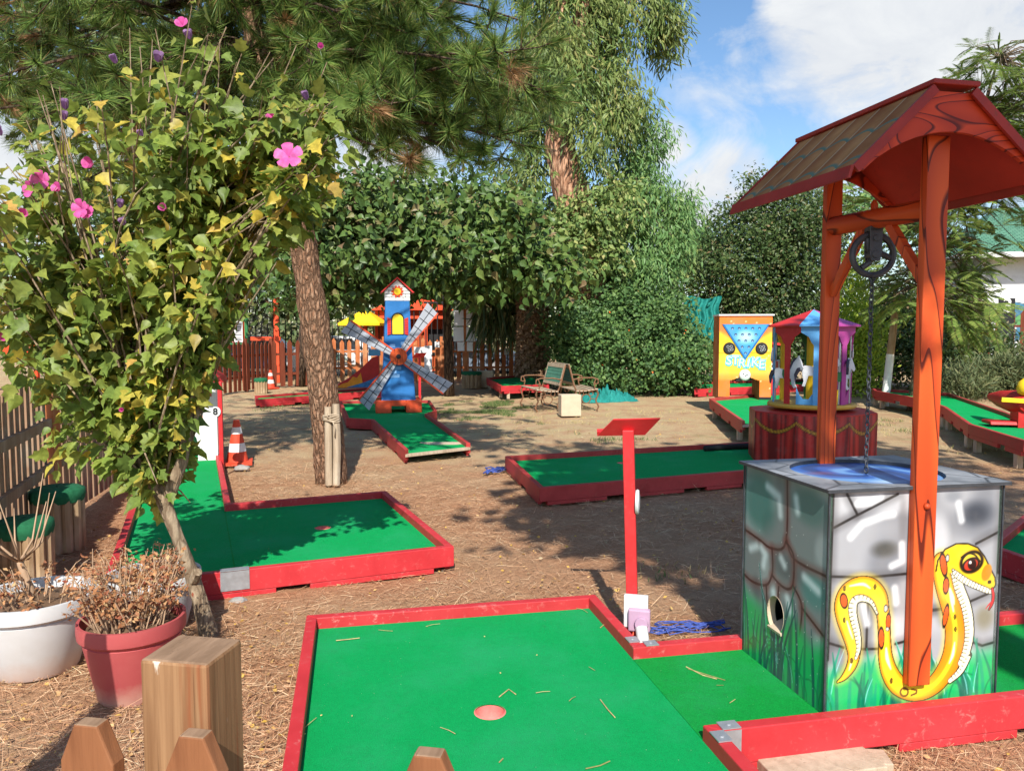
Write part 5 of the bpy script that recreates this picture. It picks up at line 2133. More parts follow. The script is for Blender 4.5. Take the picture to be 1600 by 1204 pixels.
for k, ang in enumerate((232, 268, 300, 340)):
    a = R(ang)
    Mk = Matrix.Translation((.38 * math.cos(a), .38 * math.sin(a), .046)) @ Matrix.Rotation(a + math.pi / 2, 4, "Z") @ MXZ
    mb = MB()
    mb.prism([(-.10, 0), (.10, 0), (.11, .17), (.07, .12), (.03, .06), (-.03, .06), (-.07, .11), (-.10, .19)], -.01, .01, Mk)
    mb.build("seat", [M["skyblue"], M["yellow"], M["purple"], M["green_paint"]][k], car)

# ------------------------------------------------------------------ benches back to back, block, netting
def make_bench(name, label, loc, rot, panel=True):
    t = thing(name, label, "bench", loc, rot, "garden benches with cast iron ends")
    L = 1.15
    for sx in (-1, 1):
        x = sx * L / 2
        mb = MB()
        mb.tube([(x, .24, 0), (x, .20, .1), (x, .24, .25), (x, .20, .40), (x, .23, .44)], .017, 7)
        mb.tube([(x, -.22, 0), (x, -.26, .08), (x, -.20, .2), (x, -.25, .34), (x, -.22, .42)], .017, 7)
        mb.tube([(x, -.24, .42), (x, 0, .40), (x, .2, .40), (x, .25, .5), (x, .36, .92)], .017, 7)
        mb.tube([(x, .30, .62), (x, .1, .66), (x, -.14, .66), (x, -.24, .63), (x, -.25, .55), (x, -.19, .53), (x, -.17, .58)], .014, 7)
        mb.tube([(x, -.19, .42), (x, -.16, .55), (x, -.2, .63)], .012, 6)
        mb.torus((x, 0, .24), .09, .010, Matrix.Rotation(R(90), 3, "Y"), seg=18)
        mb.tube([(x, .22, .24), (x, .09, .24)], .009, 5)
        mb.tube([(x, -.22, .24), (x, -.09, .24)], .009, 5)
        for q in (.1, -.1):
            mb.torus((x, q, .345), .045, .008, Matrix.Rotation(R(90), 3, "Y"), seg=14)
        mb.build("iron_end", M["rust"], t, smooth="auto")
    mb = MB()
    for k in range(6):
        mb.box((0, -.21 + k * .078, .432 - .012 * min(k, 3)), (L + .06, .058, .022))
    mb.build("seat", M["grey_wood"], t, bevel=.003)
    Bk = Matrix.Translation((0, .262, .5)) @ Matrix.Rotation(R(-14.5), 4, "X") @ MXZ
    mb = MB()
    for z0, z1 in ((.0, .06), (.36, .44)):
        mb.prism([(-L / 2, z0), (L / 2, z0), (L / 2, z1), (-L / 2, z1)], -.03, -.008, Bk)
    for x0 in (-L / 2, L / 2 - .05):
        mb.prism([(x0, .0605), (x0 + .05, .0605), (x0 + .05, .3595), (x0, .3595)], -.03, -.008, Bk)
    mb.build("back_frame", M["grey_wood"], t)
    mb = MB()
    for k in range(15):
        x = -L / 2 + .08 + k * (L - .16) / 14
        mb.tube([Bk @ V3((x - .03, .06, -.018)), Bk @ V3((x + .03, .15, -.018)), Bk @ V3((x - .03, .27, -.018)), Bk @ V3((x + .03, .36, -.018))], .010, 5)
        mb.tube([Bk @ V3((x + .03, .06, -.018)), Bk @ V3((x - .03, .15, -.018)), Bk @ V3((x + .03, .27, -.018)), Bk @ V3((x - .03, .36, -.018))], .010, 5)
    for z in (.13, .21, .29):
        mb.tube([Bk @ V3((-L / 2 + .05, z, -.018)), Bk @ V3((L / 2 - .05, z, -.018))], .010, 5)
    mb.build("lattice", paint("verdigris_cast_lattice", S(58, 104, 88), .6, .25), t)
    return t


BC = G(875, 640)
b1 = make_bench("garden_bench", "wooden bench with iron scroll ends facing left, lattice back propped on its twin", BC + V3((-.40, .2, 0)), R(-76))
b2 = copy_thing(b1, BC + V3((.40, .38, 0)), R(101), "wooden bench with iron scroll ends facing right toward the flowering bush")
b3 = copy_thing(b1, G(540, 588), R(6), "far bench with iron ends between the pine trunk and the windmill")
blk = thing("stone_block", "pale square stone block standing in front of the paired benches", "stone block", G(890, 649), R(8), "pale stone blocks")
mb = MB()
mb.span((-.19, -.15, 0), (.19, .15, .40))
mb.build("block", M["concrete"], blk, bevel=.012)
blk2 = copy_thing(blk, G(758, 605), R(-5), "pale stone block beside the log stool near the orange fence")
blk2.scale = (1.3, 1.2, 1.2)


def netting(label, px0, px1, py, depth, hgt, seed):
    a, b = G(px0, py), G(px1, py - 3)
    nx, ny = 60, 22
    vs, fs = [], []
    for j in range(ny):
        for i in range(nx):
            s_, q = i / (nx - 1), j / (ny - 1)
            p = a.lerp(b, s_)
            env = (math.sin(math.pi * min(1, max(0, s_))) ** .6) * (math.sin(math.pi * q) ** .6)
            z = env * hgt * (.45 + .9 * abs(mnoise.noise(V3((s_ * 7 + seed, q * 3, 0)))) + .8 * mnoise.noise(V3((s_ * 34, q * 14 + seed, 1))))
            vs.append((p.x + .1 * mnoise.noise(V3((s_ * 5, q * 5, 3))), p.y + (q - .3) * depth + .15 * mnoise.noise(V3((s_ * 6, q * 4, 5))), max(.004, z)))
    for j in range(ny - 1):
        for i in range(nx - 1):
            fs.append((j * nx + i, j * nx + i + 1, (j + 1) * nx + i + 1, (j + 1) * nx + i))
    mb = MB()
    mb.add(vs, fs)
    o = mb.build("netting", M["cyan_net"], smooth=True)
    tag(o, label, "netting")


netting("teal netting crumpled on the ground at the foot of the flowering bush", 908, 995, 628, 1.1, .27, 2)
mb = MB()
g = P(1096, 497, 20.6)
nx, ny = 40, 30
vs = [(g.x + (i / 39 - .5) * (.75 + .25 * j / 29) + .03 * math.sin(j * .5), g.y + .07 * math.sin(i * .75 + .8 * math.sin(j * .14)), g.z - .6 + j / 29 * 1.15 + .04 * math.sin(i * .21) * (j / 29) - .05 * abs(math.sin(i * .35)) * (1 - j / 29)) for j in range(ny) for i in range(nx)]
fs = [(j * nx + i, j * nx + i + 1, (j + 1) * nx + i + 1, (j + 1) * nx + i) for j in range(ny - 1) for i in range(nx - 1)]
mb.add(vs, fs)
tag(mb.build("netting", M["cyan_net"], smooth=True), "teal netting hanging between the flowering bush and the dark round tree", "netting")

# ------------------------------------------------------------------ red toy plane on the right lane
PL = G(1592, 668, .295)
pl = thing("toy_plane", "red toy plane with yellow domed pilot and yellow propeller on the right lane", "toy plane", V3((PL.x + .05, PL.y, .30)), R(78))
mb = MB()
RY = Matrix.Rotation(R(90), 3, "Y")
mb.lathe([(.03, -.12), (.10, -.10), (.14, .0), (.155, .25), (.12, .7), (.05, 1.1)], (0, 0, .32), 20, RY)
mb.span((-.06, -.08, 0), (.2, .08, .22))
mb.build("fuselage", M["red_paint"], pl, smooth="auto")
mb = MB()
mb.prism([(-.05, -.02), (.28, -.02), (.28, .02), (-.03, .025)], -.40, .40, Matrix.Translation((0, 0, .05)) @ MYZ)
mb.build("wing", M["red_paint"], pl, bevel=.008)
mb = MB()
mb.lathe([(.11, 0), (.125, .06), (.115, .13), (.07, .185), (.005, .2)], (-.02, -.02, .46), 20, Matrix.Rotation(R(-18), 3, "Y"))
mb.build("pilot_dome", M["yellow"], pl, smooth=True)
mb = MB()
mb.box((-.165, 0, .36), (.02, .66, .06), Matrix.Rotation(R(3), 3, "X"))
mb.lathe([(.05, -.03), (.03, .03)], (-.15, 0, .36), 14, RY)
mb.build("propeller", M["yellow"], pl, bevel=.006)
# ------------------------------------------------------------------ leaf materials
G1 = lambda *a: tuple(a) + (1,)
M["lf_hib"] = leafmat("hibiscus_leaves", [(0, G1(.12, .19, .035)), (.35, G1(.21, .295, .05)), (.66, G1(.29, .345, .065)), (.84, G1(.42, .41, .08)), (.95, G1(.68, .50, .07)), (1, G1(.54, .31, .10))], .40, .45, patch=G1(.15, .22, .05), patch_scale=2.2)
M["lf_pine"] = leafmat("pine_needles", [(0, G1(.06, .12, .03)), (.45, G1(.13, .23, .055)), (.85, G1(.27, .38, .085)), (.97, G1(.32, .28, .10)), (1, G1(.36, .22, .11))], .28, .4)
M["lf_pine_dead"] = leafmat("dry_pine_needles", [(0, G1(0.324, 0.176, 0.081)), (1, G1(0.486, 0.297, 0.149))], .2, .6)
M["lf_mul"] = leafmat("broad_drooping_leaves", [(0, G1(.05, .10, .026)), (.5, G1(.09, .16, .036)), (.88, G1(.16, .225, .055)), (.96, G1(.20, .17, .07)), (1, G1(.20, .13, .07))], .16, .42, .3)
M["lf_euc"] = leafmat("eucalyptus_leaves", [(0, G1(.07, .13, .035)), (.4, G1(.13, .21, .055)), (.8, G1(.22, .30, .085)), (.95, G1(.34, .36, .11)), (1, G1(.36, .26, .12))], .3, .45, patch=G1(.26, .30, .09), patch_scale=.7)
M["lf_wil"] = leafmat("pale_weeping_leaves", [(0, G1(0.121, 0.243, 0.081)), (.6, G1(0.176, 0.324, 0.108)), (1, G1(0.270, 0.378, 0.121))], .35, .45)
M["lf_yel"] = leafmat("yellow_green_leaves", [(0, G1(.10, .18, .05)), (.5, G1(.20, .29, .08)), (.9, G1(.36, .40, .13)), (1, G1(.46, .42, .18))], .3, .5)
M["lf_bush"] = leafmat("lantana_leaves", [(0, G1(.055, .125, .04)), (.6, G1(.095, .185, .055)), (1, G1(.16, .26, .07))], .26, .5)
M["lf_dark"] = leafmat("dark_glossy_leaves", [(0, G1(0.041, 0.081, 0.024)), (.6, G1(0.074, 0.121, 0.035)), (.92, G1(0.135, 0.176, 0.054)), (1, G1(0.243, 0.162, 0.081))], .22, .42)
M["lf_thuja"] = leafmat("bright_thuja_sprays", [(0, G1(0.189, 0.297, 0.027)), (.6, G1(0.324, 0.459, 0.041)), (1, G1(0.486, 0.567, 0.068))], .35, .6)
M["lf_fern"] = leafmat("feathery_leaflets", [(0, G1(0.121, 0.203, 0.047)), (.6, G1(0.203, 0.297, 0.068)), (1, G1(0.324, 0.365, 0.095))], .38, .5)
M["lf_grey"] = leafmat("grey_green_leaves", [(0, G1(.07, .10, .04)), (.6, G1(.11, .14, .055)), (1, G1(.20, .20, .09))], .2, .6)
M["lf_palm"] = leafmat("palm_leaflets", [(0, G1(0.068, 0.121, 0.047)), (.7, G1(0.121, 0.176, 0.068)), (1, G1(0.297, 0.270, 0.135))], .2, .4)
M["bk_pine"] = bark("pine_bark", S(182, 150, 124), S(150, 104, 76), S(108, 82, 64), (15, 15, 5), .9)
M["bk_euc"] = bark("eucalyptus_bark", S(204, 164, 134), S(166, 118, 90), S(120, 84, 64), (5, 5, 1.6), .7)
M["bk_grey"] = bark("grey_tree_bark", S(150, 134, 112), S(120, 104, 86), S(86, 72, 58), (9, 9, 3), .6)
M["bk_dark"] = bark("dark_tree_bark", S(110, 92, 76), S(84, 68, 54), S(50, 40, 34), (8, 8, 2), .7)
M["bk_hib"] = bark("smooth_shrub_bark", S(166, 148, 124), S(142, 124, 102), S(120, 102, 82), (14, 14, 4), .35)
M["flower"] = leafmat("pink_petals", [(0, S(206, 70, 150)), (1, S(226, 110, 180))], .35, .5)
M["flower_dry"] = leafmat("mauve_withered_petals", [(0, S(130, 90, 150)), (1, S(176, 140, 180))], .3, .6)

# ------------------------------------------------------------------ flowering shrub (left foreground)
hb_loc = G(330, 992)
hib = thing("hibiscus_tree", "small flowering shrub tree with yellowing lobed leaves and pink flowers, left foreground", "flowering tree", hb_loc)
dd = hb_loc.y
fork = P(258, 788, dd - .02)
mb = MB()
pA = [hb_loc + V3((0, 0, -.03)), P(312, 935, dd), P(297, 890, dd), P(276, 835, dd), fork]
mb.tube(pA, [.050, .037, .034, .032, .036], 12, jitter=.06)
mb.tube([P(303, 905, dd - .02), P(309, 893, dd - .06)], [.03, .022], 8)
mainL = [fork, P(232, 740, dd), P(205, 640, dd + .05), P(180, 520, dd + .1), P(150, 400, dd + .1)]
mainR = [fork, P(285, 720, dd - .03), P(297, 650, dd), P(300, 560, dd + .05), P(310, 430, dd + .1)]
mainC = [fork, P(250, 720, dd + .05), P(236, 600, dd + .15), P(240, 480, dd + .2), P(235, 330, dd + .2)]
for ml in (mainL, mainR, mainC):
    mb.tube(ml, [.036, .030, .025, .019, .012], 8, jitter=.05)
mb.build("trunk", M["bk_hib"], hib, world=True, smooth="auto")
ymin = lambda x: np.interp(x, [-60, 0, 100, 200, 300, 400, 500, 560], [230, 230, 175, 110, 90, 130, 150, 230])
xmax = lambda y: np.interp(y, [30, 90, 150, 250, 300, 400, 440, 480, 560, 640, 700, 790], [330, 400, 520, 556, 530, 450, 400, 366, 338, 296, 292, 300])
ymax = lambda x: np.interp(x, [-80, 0, 50, 90, 150, 220, 300, 330, 400, 470, 560], [640, 650, 670, 740, 780, 800, 800, 770, 520, 440, 330])
rg = random.Random(21)
br = MB()
pos, dr, spikes = [], [], []
n_st = 0
while n_st < 195:
    spike = n_st < 24
    x = rg.uniform(-90, 556)
    y = rg.uniform(20, 800)
    if spike:
        x = rg.uniform(20, 530)
        y = float(ymin(x)) - rg.uniform(10, 85)
    elif 24 <= n_st < 56:
        x, y = rg.uniform(400, 552), rg.uniform(140, 345)
        if x > xmax(y):
            continue
    elif (y > 560 and rg.random() < .35):
        continue
    elif x > xmax(y) or y < ymin(x) or y > ymax(x):
        continue
    zq_ = CAM_H + dd * (520 - y) / 1200
    d_ = dd + .04 - .10 * (zq_ - 1.2) + rg.gauss(0, .22)
    e = P(x, y, d_)
    src = rg.choice((mainL, mainR, mainC))
    if y > 600:
        b = src[rg.randint(0, 2)]
    elif y > 350:
        b = src[rg.randint(1, 3)]
    else:
        b = src[rg.randint(2, 4)]
    if x < 150:
        b = mainL[rg.randint(1, 4)]
    _ln = next(q for q in (mainL, mainR, mainC) if b in q)
    _i = max(0, _ln.index(b) - 1)
    b = V3(_ln[_i]).lerp(V3(_ln[_i + 1]), rg.random())
    mid = b.lerp(e, .5) + V3((rg.gauss(0, .10), rg.gauss(0, .10), rg.uniform(-.04, .22)))
    pts = [((1 - s) ** 2) * b + 2 * s * (1 - s) * mid + s * s * e for s in (0, .25, .5, .75, 1)]
    br.tube(pts, [.008, .006, .005, .004, .0022], 5)
    L = (e - b).length
    nlf = int((44 if not spike else 18) * L / .8) + (9 if y > 260 else 5)
    for k in range(nlf):
        s = rg.random() ** .8
        if spike and s > .86 and rg.random() < .8:
            continue
        p = ((1 - s) ** 2) * b + 2 * s * (1 - s) * mid + s * s * e
        o_ = V3((rg.gauss(0, 1), rg.gauss(0, 1), rg.gauss(0, .7))).normalized()
        q = p + o_ * rg.uniform(.02, .13)
        pxx, pyy = 800 + 1200 * q.x / q.y, 520 + (CAM_H - q.z) * 1200 / q.y
        if not spike and (pxx > xmax(pyy) + 2 or pyy > ymax(pxx) + 10):
            continue
        pos.append(q)
        dr.append(o_ + V3((0, -.25, -.75)) * rg.uniform(.3, 1.2))
    spikes.append((e, spike))
    n_st += 1
br.build("branches", M["bk_hib"], hib, world=True)
pos, dr = np.array(pos), np.array(dr)
_k = pos[:, 2] / sdir.z
_gx, _gy = pos[:, 0] - sdir.x * _k, pos[:, 1] - sdir.y * _k
_m = np.array([mnoise.noise(V3((a * 2.7, b * 2.7, 4.0))) + .45 * mnoise.noise(V3((a * 7, b * 7, 9.0))) for a, b in zip(_gx, _gy)])
_thr = np.where((_gx < -1.75) & (_gy > 5.4), .06, .36)      # open gaps in the crown that let sun flecks through
_ok = (_m < _thr) | (RNG.random(len(pos)) < .10)
pos, dr = pos[_ok], dr[_ok]
nr = rdir(len(pos), .55) + np.array([0, -.75, .3])
szs = .050 + .062 * RNG.random(len(pos)) ** 1.4
_h = RNG.random(len(pos))
for msk, tm in ((_h < .5, LEAF_LOBED), ((_h >= .5) & (_h < .78), LEAF_POINT), (_h >= .78, LEAF_CURL)):
    leaves("leaves", pos[msk], dr[msk], nr[msk], szs[msk], tm, M["lf_hib"], hib)
print("hibiscus leaves", len(pos))


def flower(par, c, size, face, mat, closed=.0):
    face = V3(face).normalized()
    x = face.orthogonal().normalized()
    y = face.cross(x)
    mb = MB()
    for k in range(5):
        a = k * 2 * math.pi / 5 + .3
        u = x * math.cos(a) + y * math.sin(a)
        v = face.cross(u)
        lift = .35 + closed
        pts = []
        for (r, wd, h) in ((.04, .05, 0), (.45, .34, .22), (.85, .42, .30 + closed * .6), (1.0, .22, .28 + closed * .8)):
            b = c + u * r * size * (1 - closed * .75) + face * h * size * (1 + closed)
            pts += [b - v * wd * size, b + face * .04 * size, b + v * wd * size]
        fs = []
        for i in range(3):
            for j in range(2):
                a0 = i * 3 + j
                fs.append((a0, a0 + 1, a0 + 4, a0 + 3))
        mb.add(pts, fs)
    return mb.build("flower", mat, par, world=True, smooth=True)


for (x, y, s, dz, cl) in [(452, 246, .060, -.58, 0), (66, 283, .05, -.3, .1), (52, 297, .045, -.3, .25), (94, 297, .035, -.3, .4), (128, 326, .045, -.35, .05), (137, 333, .04, -.33, .2), (145, 258, .04, -.3, .5),
                          (38, 336, .035, -.35, .5), (258, 328, .03, -.3, .5), (286, 41, .04, 0, .3), (427, 184, .035, -.1, .4), (502, 74, .025, 0, .6), (13, 523, .04, -.3, .6), (191, 640, .02, -.3, .7)]:
    flower(hib, P(x, y, dd + dz), s, (rg.uniform(-.4, .4), -1, rg.uniform(-.1, .5)), M["flower"], cl)
for (x, y, s, cl) in [(247, 98, .04, .6), (297, 62, .035, .6), (182, 100, .03, .7), (103, 172, .035, .7), (101, 188, .03, .7), (480, 157, .03, .7), (3, 212, .035, .7), (188, 325, .03, .7), (195, 352, .03, .6), (222, 215, .025, .7)]:
    flower(hib, P(x, y, dd - .15), s, (rg.uniform(-.4, .4), -.6, .8), M["flower_dry"], cl)

# ------------------------------------------------------------------ leaning pine
pt_loc = G(518, 752)
pine = thing("pine_tree", "leaning pine with flaky reddish bark and long needled boughs hanging overhead", "pine tree", pt_loc)
dp = pt_loc.y
mb = MB()
trunk_px = [(518, 752, .168), (514, 690, .160), (504, 600, .152), (491, 500, .144), (474, 385, .135), (452, 270, .115), (425, 170, .11), (398, 60, .10), (378, -60, .09), (362, -220, .075), (350, -420, .05)]
tp = [P(x, y, dp) for x, y, r in trunk_px]
tp[0].z = -.05
fine, rr = [], []
for i in range(len(tp) - 1):
    for k in range(4):
        s = k / 4
        fine.append(tp[i].lerp(tp[i + 1], s))
        rr.append((trunk_px[i][2] * (1 - s) + trunk_px[i + 1][2] * s) * random.uniform(.96, 1.05))
mb.tube(fine, rr, 18, jitter=.05)
mb.build("trunk", M["bk_pine"], pine, world=True, smooth=True)
# boughs: photo-plane targets at several depths
tg = []
rgp = random.Random(5)
for (x0, x1, y0, y1, n_, d0, d1) in [(-120, 220, -40, 190, 32, 6.2, 9.0), (200, 520, -60, 130, 30, 6.4, 9.4), (480, 860, -60, 190, 44, 6.2, 9.0), (560, 800, 120, 262, 22, 6.8, 8.6), (430, 620, 90, 240, 12, 7.2, 9.4), (-60, 330, 140, 330, 13, 7.6, 10.0), (-200, 900, -330, -60, 46, 5.6, 10.5), (300, 470, 120, 260, 10, 8.3, 9.8)]:
    for k in range(n_):
        x, y = rgp.uniform(x0, x1), rgp.uniform(y0, y1)
        tg.append(P(x, y, rgp.uniform(d0, d1)))
bm_, tuft_p, tuft_d = MB(), [], []
top_pts = [P(430, 190, dp), P(405, 90, dp), P(385, -20, dp), P(370, -120, dp), P(360, -260, dp)]
for e in tg:
    st = min(top_pts, key=lambda q: abs(q.z - (e.z + .35)) + rgp.random() * .8)
    mid = st.lerp(e, .55) + V3((rgp.gauss(0, .12), rgp.gauss(0, .12), rgp.uniform(.05, .4)))
    P_ = lambda s: ((1 - s) ** 2) * st + 2 * s * (1 - s) * mid + s * s * e
    bm_.tube([P_(s) for s in (0, .2, .4, .6, .8, 1)], [.035, .026, .02, .015, .011, .007], 5, False)
    L = (e - st).length
    for k in range(12):
        s = 1 - (rgp.random() ** 1.6) * .55
        p = P_(s)
        tdir = (P_(min(1, s + .05)) - P_(s - .05)).normalized()
        side = V3((rgp.gauss(0, 1), rgp.gauss(0, 1), rgp.gauss(0, .55))).normalized()
        tw = (tdir * .7 + side * .8 + V3((0, 0, .05))).normalized()
        q = p + tw * rgp.uniform(.10, .38)
        bm_.tube([p, p.lerp(q, .6) + V3((0, 0, -.02)), q], [.006, .005, .004], 4, False)
        tuft_p.append(q)
        tuft_d.append(tw + V3((0, -.25, .12)))
bm_.build("boughs", M["bk_dark"], pine, world=True)
tuft_p, tuft_d = np.array(tuft_p), norm(np.array(tuft_d))
NT = len(tuft_p)
NN = 110
T = np.repeat(tuft_d, NN, 0)
rd = norm(RNG.normal(size=(NT * NN, 3)))
al = RNG.random(NT * NN)[:, None]
ndir = norm(T * (.25 + 1.1 * al) + rd * (1.05 - .45 * al))
ndir[:, 2] -= .12
base = np.repeat(tuft_p, NN, 0) - T * (.16 * (1 - al)) + rd * .004
dead = np.repeat(RNG.random(NT) < .045, NN)
sz = RNG.uniform(.13, .21, NT * NN)
for nm, msk, mt in (("needles", ~dead, "lf_pine"), ("dry_needles", dead, "lf_pine_dead")):
    leaves(nm, base[msk], ndir[msk], rd[msk], sz[msk], LEAF_NEEDLE, M[mt], pine, wscale=.0075)
print("needles", NT * NN)
# stakes tied to the trunk
stk = thing("tree_stake", "pair of weathered pale stakes roped to the pine trunk", "tree stake", G(526, 752))
for x, dx, h in ((-.035, .0, .80), (.04, .03, .83)):
    mb = MB()
    mb.tube([(x, -.19, 0), (x + dx * .3, -.185, .4), (x + dx * .2, -.18, h)], [.038, .04, .036], 10, jitter=.06)
    mb.build("stake", M["grey_wood"], stk, smooth="auto")
mb = MB()
for k in range(5):
    z0 = .66 + k * .014
    mb.tube([V3((.0 + .085 * math.cos(a), -.18 + .055 * math.sin(a), z0 + .012 * math.sin(2 * a + k))) for a in np.linspace(0, 6.28, 16)], .008, 6)
mb.tube([(.02, -.235, .67), (.05, -.25, .6), (.045, -.24, .5)], .007, 5)
mb.tube([(-.02, -.235, .68), (-.03, -.25, .72), (-.05, -.2, .76), (-.1, -.1, .72), (-.14, .0, .68)], .008, 5)
mb.build("rope", M["grey_wood"], stk, smooth=True)


# ------------------------------------------------------------------ general leafy tree
def leafy(name, label, cat, base, trunk, blobs, nC, per, crad, size, tmpl, mat, barkm, droop=0.0, keep=None, gap=None, shell=.55, flat=.7, r0=.15, toward=.5, zmin=None, group=None, limb_n=14, wscale=None, trunk_name="trunk", crown_name="crown"):
    t = thing(name, label, cat, V3((base[0], base[1], 0)), 0, group)
    pos, outd, ctr, cc = cluster_points(blobs, nC, per, crad, shell, flat, zmin)
    if gap is not None:
        fq, th = gap
        gm = np.array([mnoise.noise(V3(c) * fq) > th for c in cc])
        rep = len(pos) // len(cc)
        gk = np.repeat(gm, rep)
        pos, outd, ctr, cc = pos[gk], outd[gk], ctr[gk], cc[gm]
    if keep is not None:
        kk = keep(pos)
        pos, outd, ctr = pos[kk], outd[kk], ctr[kk]
        cc = cc[keep(cc)]
    if trunk:
        mb = MB()
        pts = [V3(p) for p, r in trunk]
        mb.tube(pts, [r for p, r in trunk], 12, jitter=.05)
        top = pts[-1]
        idx = RNG.choice(len(cc), min(limb_n, len(cc)), replace=False)
        limbs(mb, top.lerp(pts[-2], .15), [cc[i] for i in idx[::2]], trunk[-1][1] * .6, .012)
        limbs(mb, top, [cc[i] for i in idx[1::2]], trunk[-1][1] * .6, .012)
        mb.build(trunk_name, barkm, t, world=True, smooth=True)
    d = rdir(len(pos)) * .9 + outd * .6
    d[:, 2] -= droop
    nr = outd * .6 + rdir(len(pos), .5) * .8 + np.array([0, -toward, .2])
    s = RNG.uniform(size * .55, size * 1.35, len(pos))
    leaves(crown_name, pos, d, nr, s, tmpl, mat, t, wscale=None if wscale is None else s * wscale)
    return t, cc


# broad-leaved trees behind the windmill
g1 = G(702, 619)
leafy("mulberry_tree", "broad drooping-leaved tree with a slim brown trunk right of the windmill", "tree", g1,
      [(g1, .13), (P(701, 560, g1.y), .115), (P(698, 490, g1.y), .10), (P(700, 430, g1.y), .09)],
      [blob(690, 400, 115, 56, 18, 2.2), blob(790, 405, 92, 52, 17.5, 1.8), blob(645, 345, 90, 56, 17.5, 2.0), blob(755, 340, 75, 50, 18.4, 2.0), blob(855, 420, 48, 42, 17, 1.4), blob(700, 300, 60, 30, 18.5, 1.2), blob(810, 345, 50, 34, 18, 1.2), blob(600, 290, 34, 24, 18, .9), blob(665, 440, 80, 28, 17, 1.0)],
      1150, 20, .6, .18, LEAF_POINT, M["lf_mul"], M["bk_dark"], droop=.5, flat=.6, gap=(.9, -.04))
g2 = G(470, 604)
leafy("mulberry_tree", "broad drooping-leaved tree hidden behind the leaning pine trunk", "tree", g2,
      [(g2, .16), (P(472, 540, g2.y), .14), (P(480, 470, g2.y), .12)],
      [blob(565, 395, 95, 60, 17, 1.8), blob(500, 415, 80, 66, 17, 1.8), blob(600, 330, 70, 52, 17.5, 1.8), blob(520, 345, 70, 50, 17, 1.8), blob(520, 425, 52, 26, 16.5, 1.0)],
      740, 20, .6, .18, LEAF_POINT, M["lf_mul"], M["bk_dark"], droop=.5, flat=.6, gap=(.9, -.04))
# dark fillers behind the shrub, left
leafy("evergreen_tree", "dark evergreen mass behind the flowering shrub and the green framed cage", "tree", P(300, 600, 24), None,
      [blob(120, 390, 170, 110, 25, 3), blob(330, 420, 150, 100, 25, 3), blob(420, 330, 110, 90, 26, 3), blob(220, 300, 150, 90, 27, 3), blob(455, 440, 50, 75, 24, 2)],
      330, 34, 1.2, .26, LEAF_OVAL, M["lf_dark"], None, droop=.3, shell=.4)
leafy("conifer_tree", "tall dark conifer far behind the leaning pine, upper left", "tree", P(250, 590, 27), [(P(250, 600, 27), .3), (P(255, 300, 27), .25), (P(258, 60, 27), .15)],
      [blob(250, 80, 200, 100, 27, 3.5), blob(80, 60, 160, 120, 28, 3.5), blob(300, 190, 150, 60, 27, 3)],
      260, 34, 1.3, .3, LEAF_OVAL, M["lf_dark"], M["bk_dark"], droop=.2, shell=.35)

leafy("evergreen_tree", "dark leafy tree behind the windmill trees, between pine boughs and palm", "tree", P(680, 590, 29), [(P(680, 600, 29), .3), (P(685, 420, 29), .2)],
      [blob(690, 350, 150, 60, 29, 3), blob(800, 330, 110, 75, 29, 3), blob(860, 420, 90, 80, 28, 2.5), blob(600, 400, 110, 70, 29, 3), blob(730, 430, 150, 60, 28.5, 3)],
      520, 36, 1.1, .24, LEAF_OVAL, M["lf_dark"], M["bk_dark"], droop=.4, shell=.4)
# eucalyptus
ge = P(902, 560, 22)
et, ecc = leafy("eucalyptus_tree", "tall eucalyptus with peeling tan trunk and drooping leaf sprays against the sky", "eucalyptus tree", ge,
      [(V3((ge.x + .6, ge.y, 0)), .62), (P(912, 400, 20.2), .54), (P(893, 305, 20), .48), (P(873, 225, 20), .37), (P(880, 150, 20.4), .30), (P(905, 50, 21), .24), (P(925, -80, 22), .18)],
      [blob(905, 40, 60, 80, 21.2, 1.6), blob(985, 30, 60, 60, 21.5, 1.8), blob(1030, 20, 32, 60, 21.5, 1.2), blob(950, 130, 60, 45, 21, 1.4), blob(835, 190, 32, 55, 20.8, 1.1), blob(1000, 110, 40, 40, 21.5, 1.2), blob(826, 262, 26, 36, 20.6, .9),
       blob(940, -60, 140, 60, 22, 3), blob(960, 190, 48, 28, 20.6, 1.0), blob(840, 90, 40, 60, 22, 1.4), blob(900, 150, 40, 40, 23.2, 1.2), blob(898, 120, 34, 26, 19.4, .6), blob(878, 60, 40, 40, 19.6, .7), blob(912, 195, 24, 18, 19.6, .4), blob(845, 225, 22, 30, 19.6, .5), blob(880, 165, 40, 26, 19.3, .5), blob(838, 262, 20, 26, 19.3, .5), blob(926, 232, 20, 30, 19.3, .5), blob(995, 165, 26, 30, 21, .9), blob(850, 20, 50, 60, 22.5, 1.4), blob(1045, 60, 18, 40, 21.5, .8), blob(800, 130, 30, 70, 22.5, 1.2)],
      2700, 24, .36, .22, LEAF_LANCE, M["lf_euc"], M["bk_euc"], droop=1.1, flat=1.6, wscale=1.05, gap=(.75, -.12))
gw = P(1010, 600, 21)
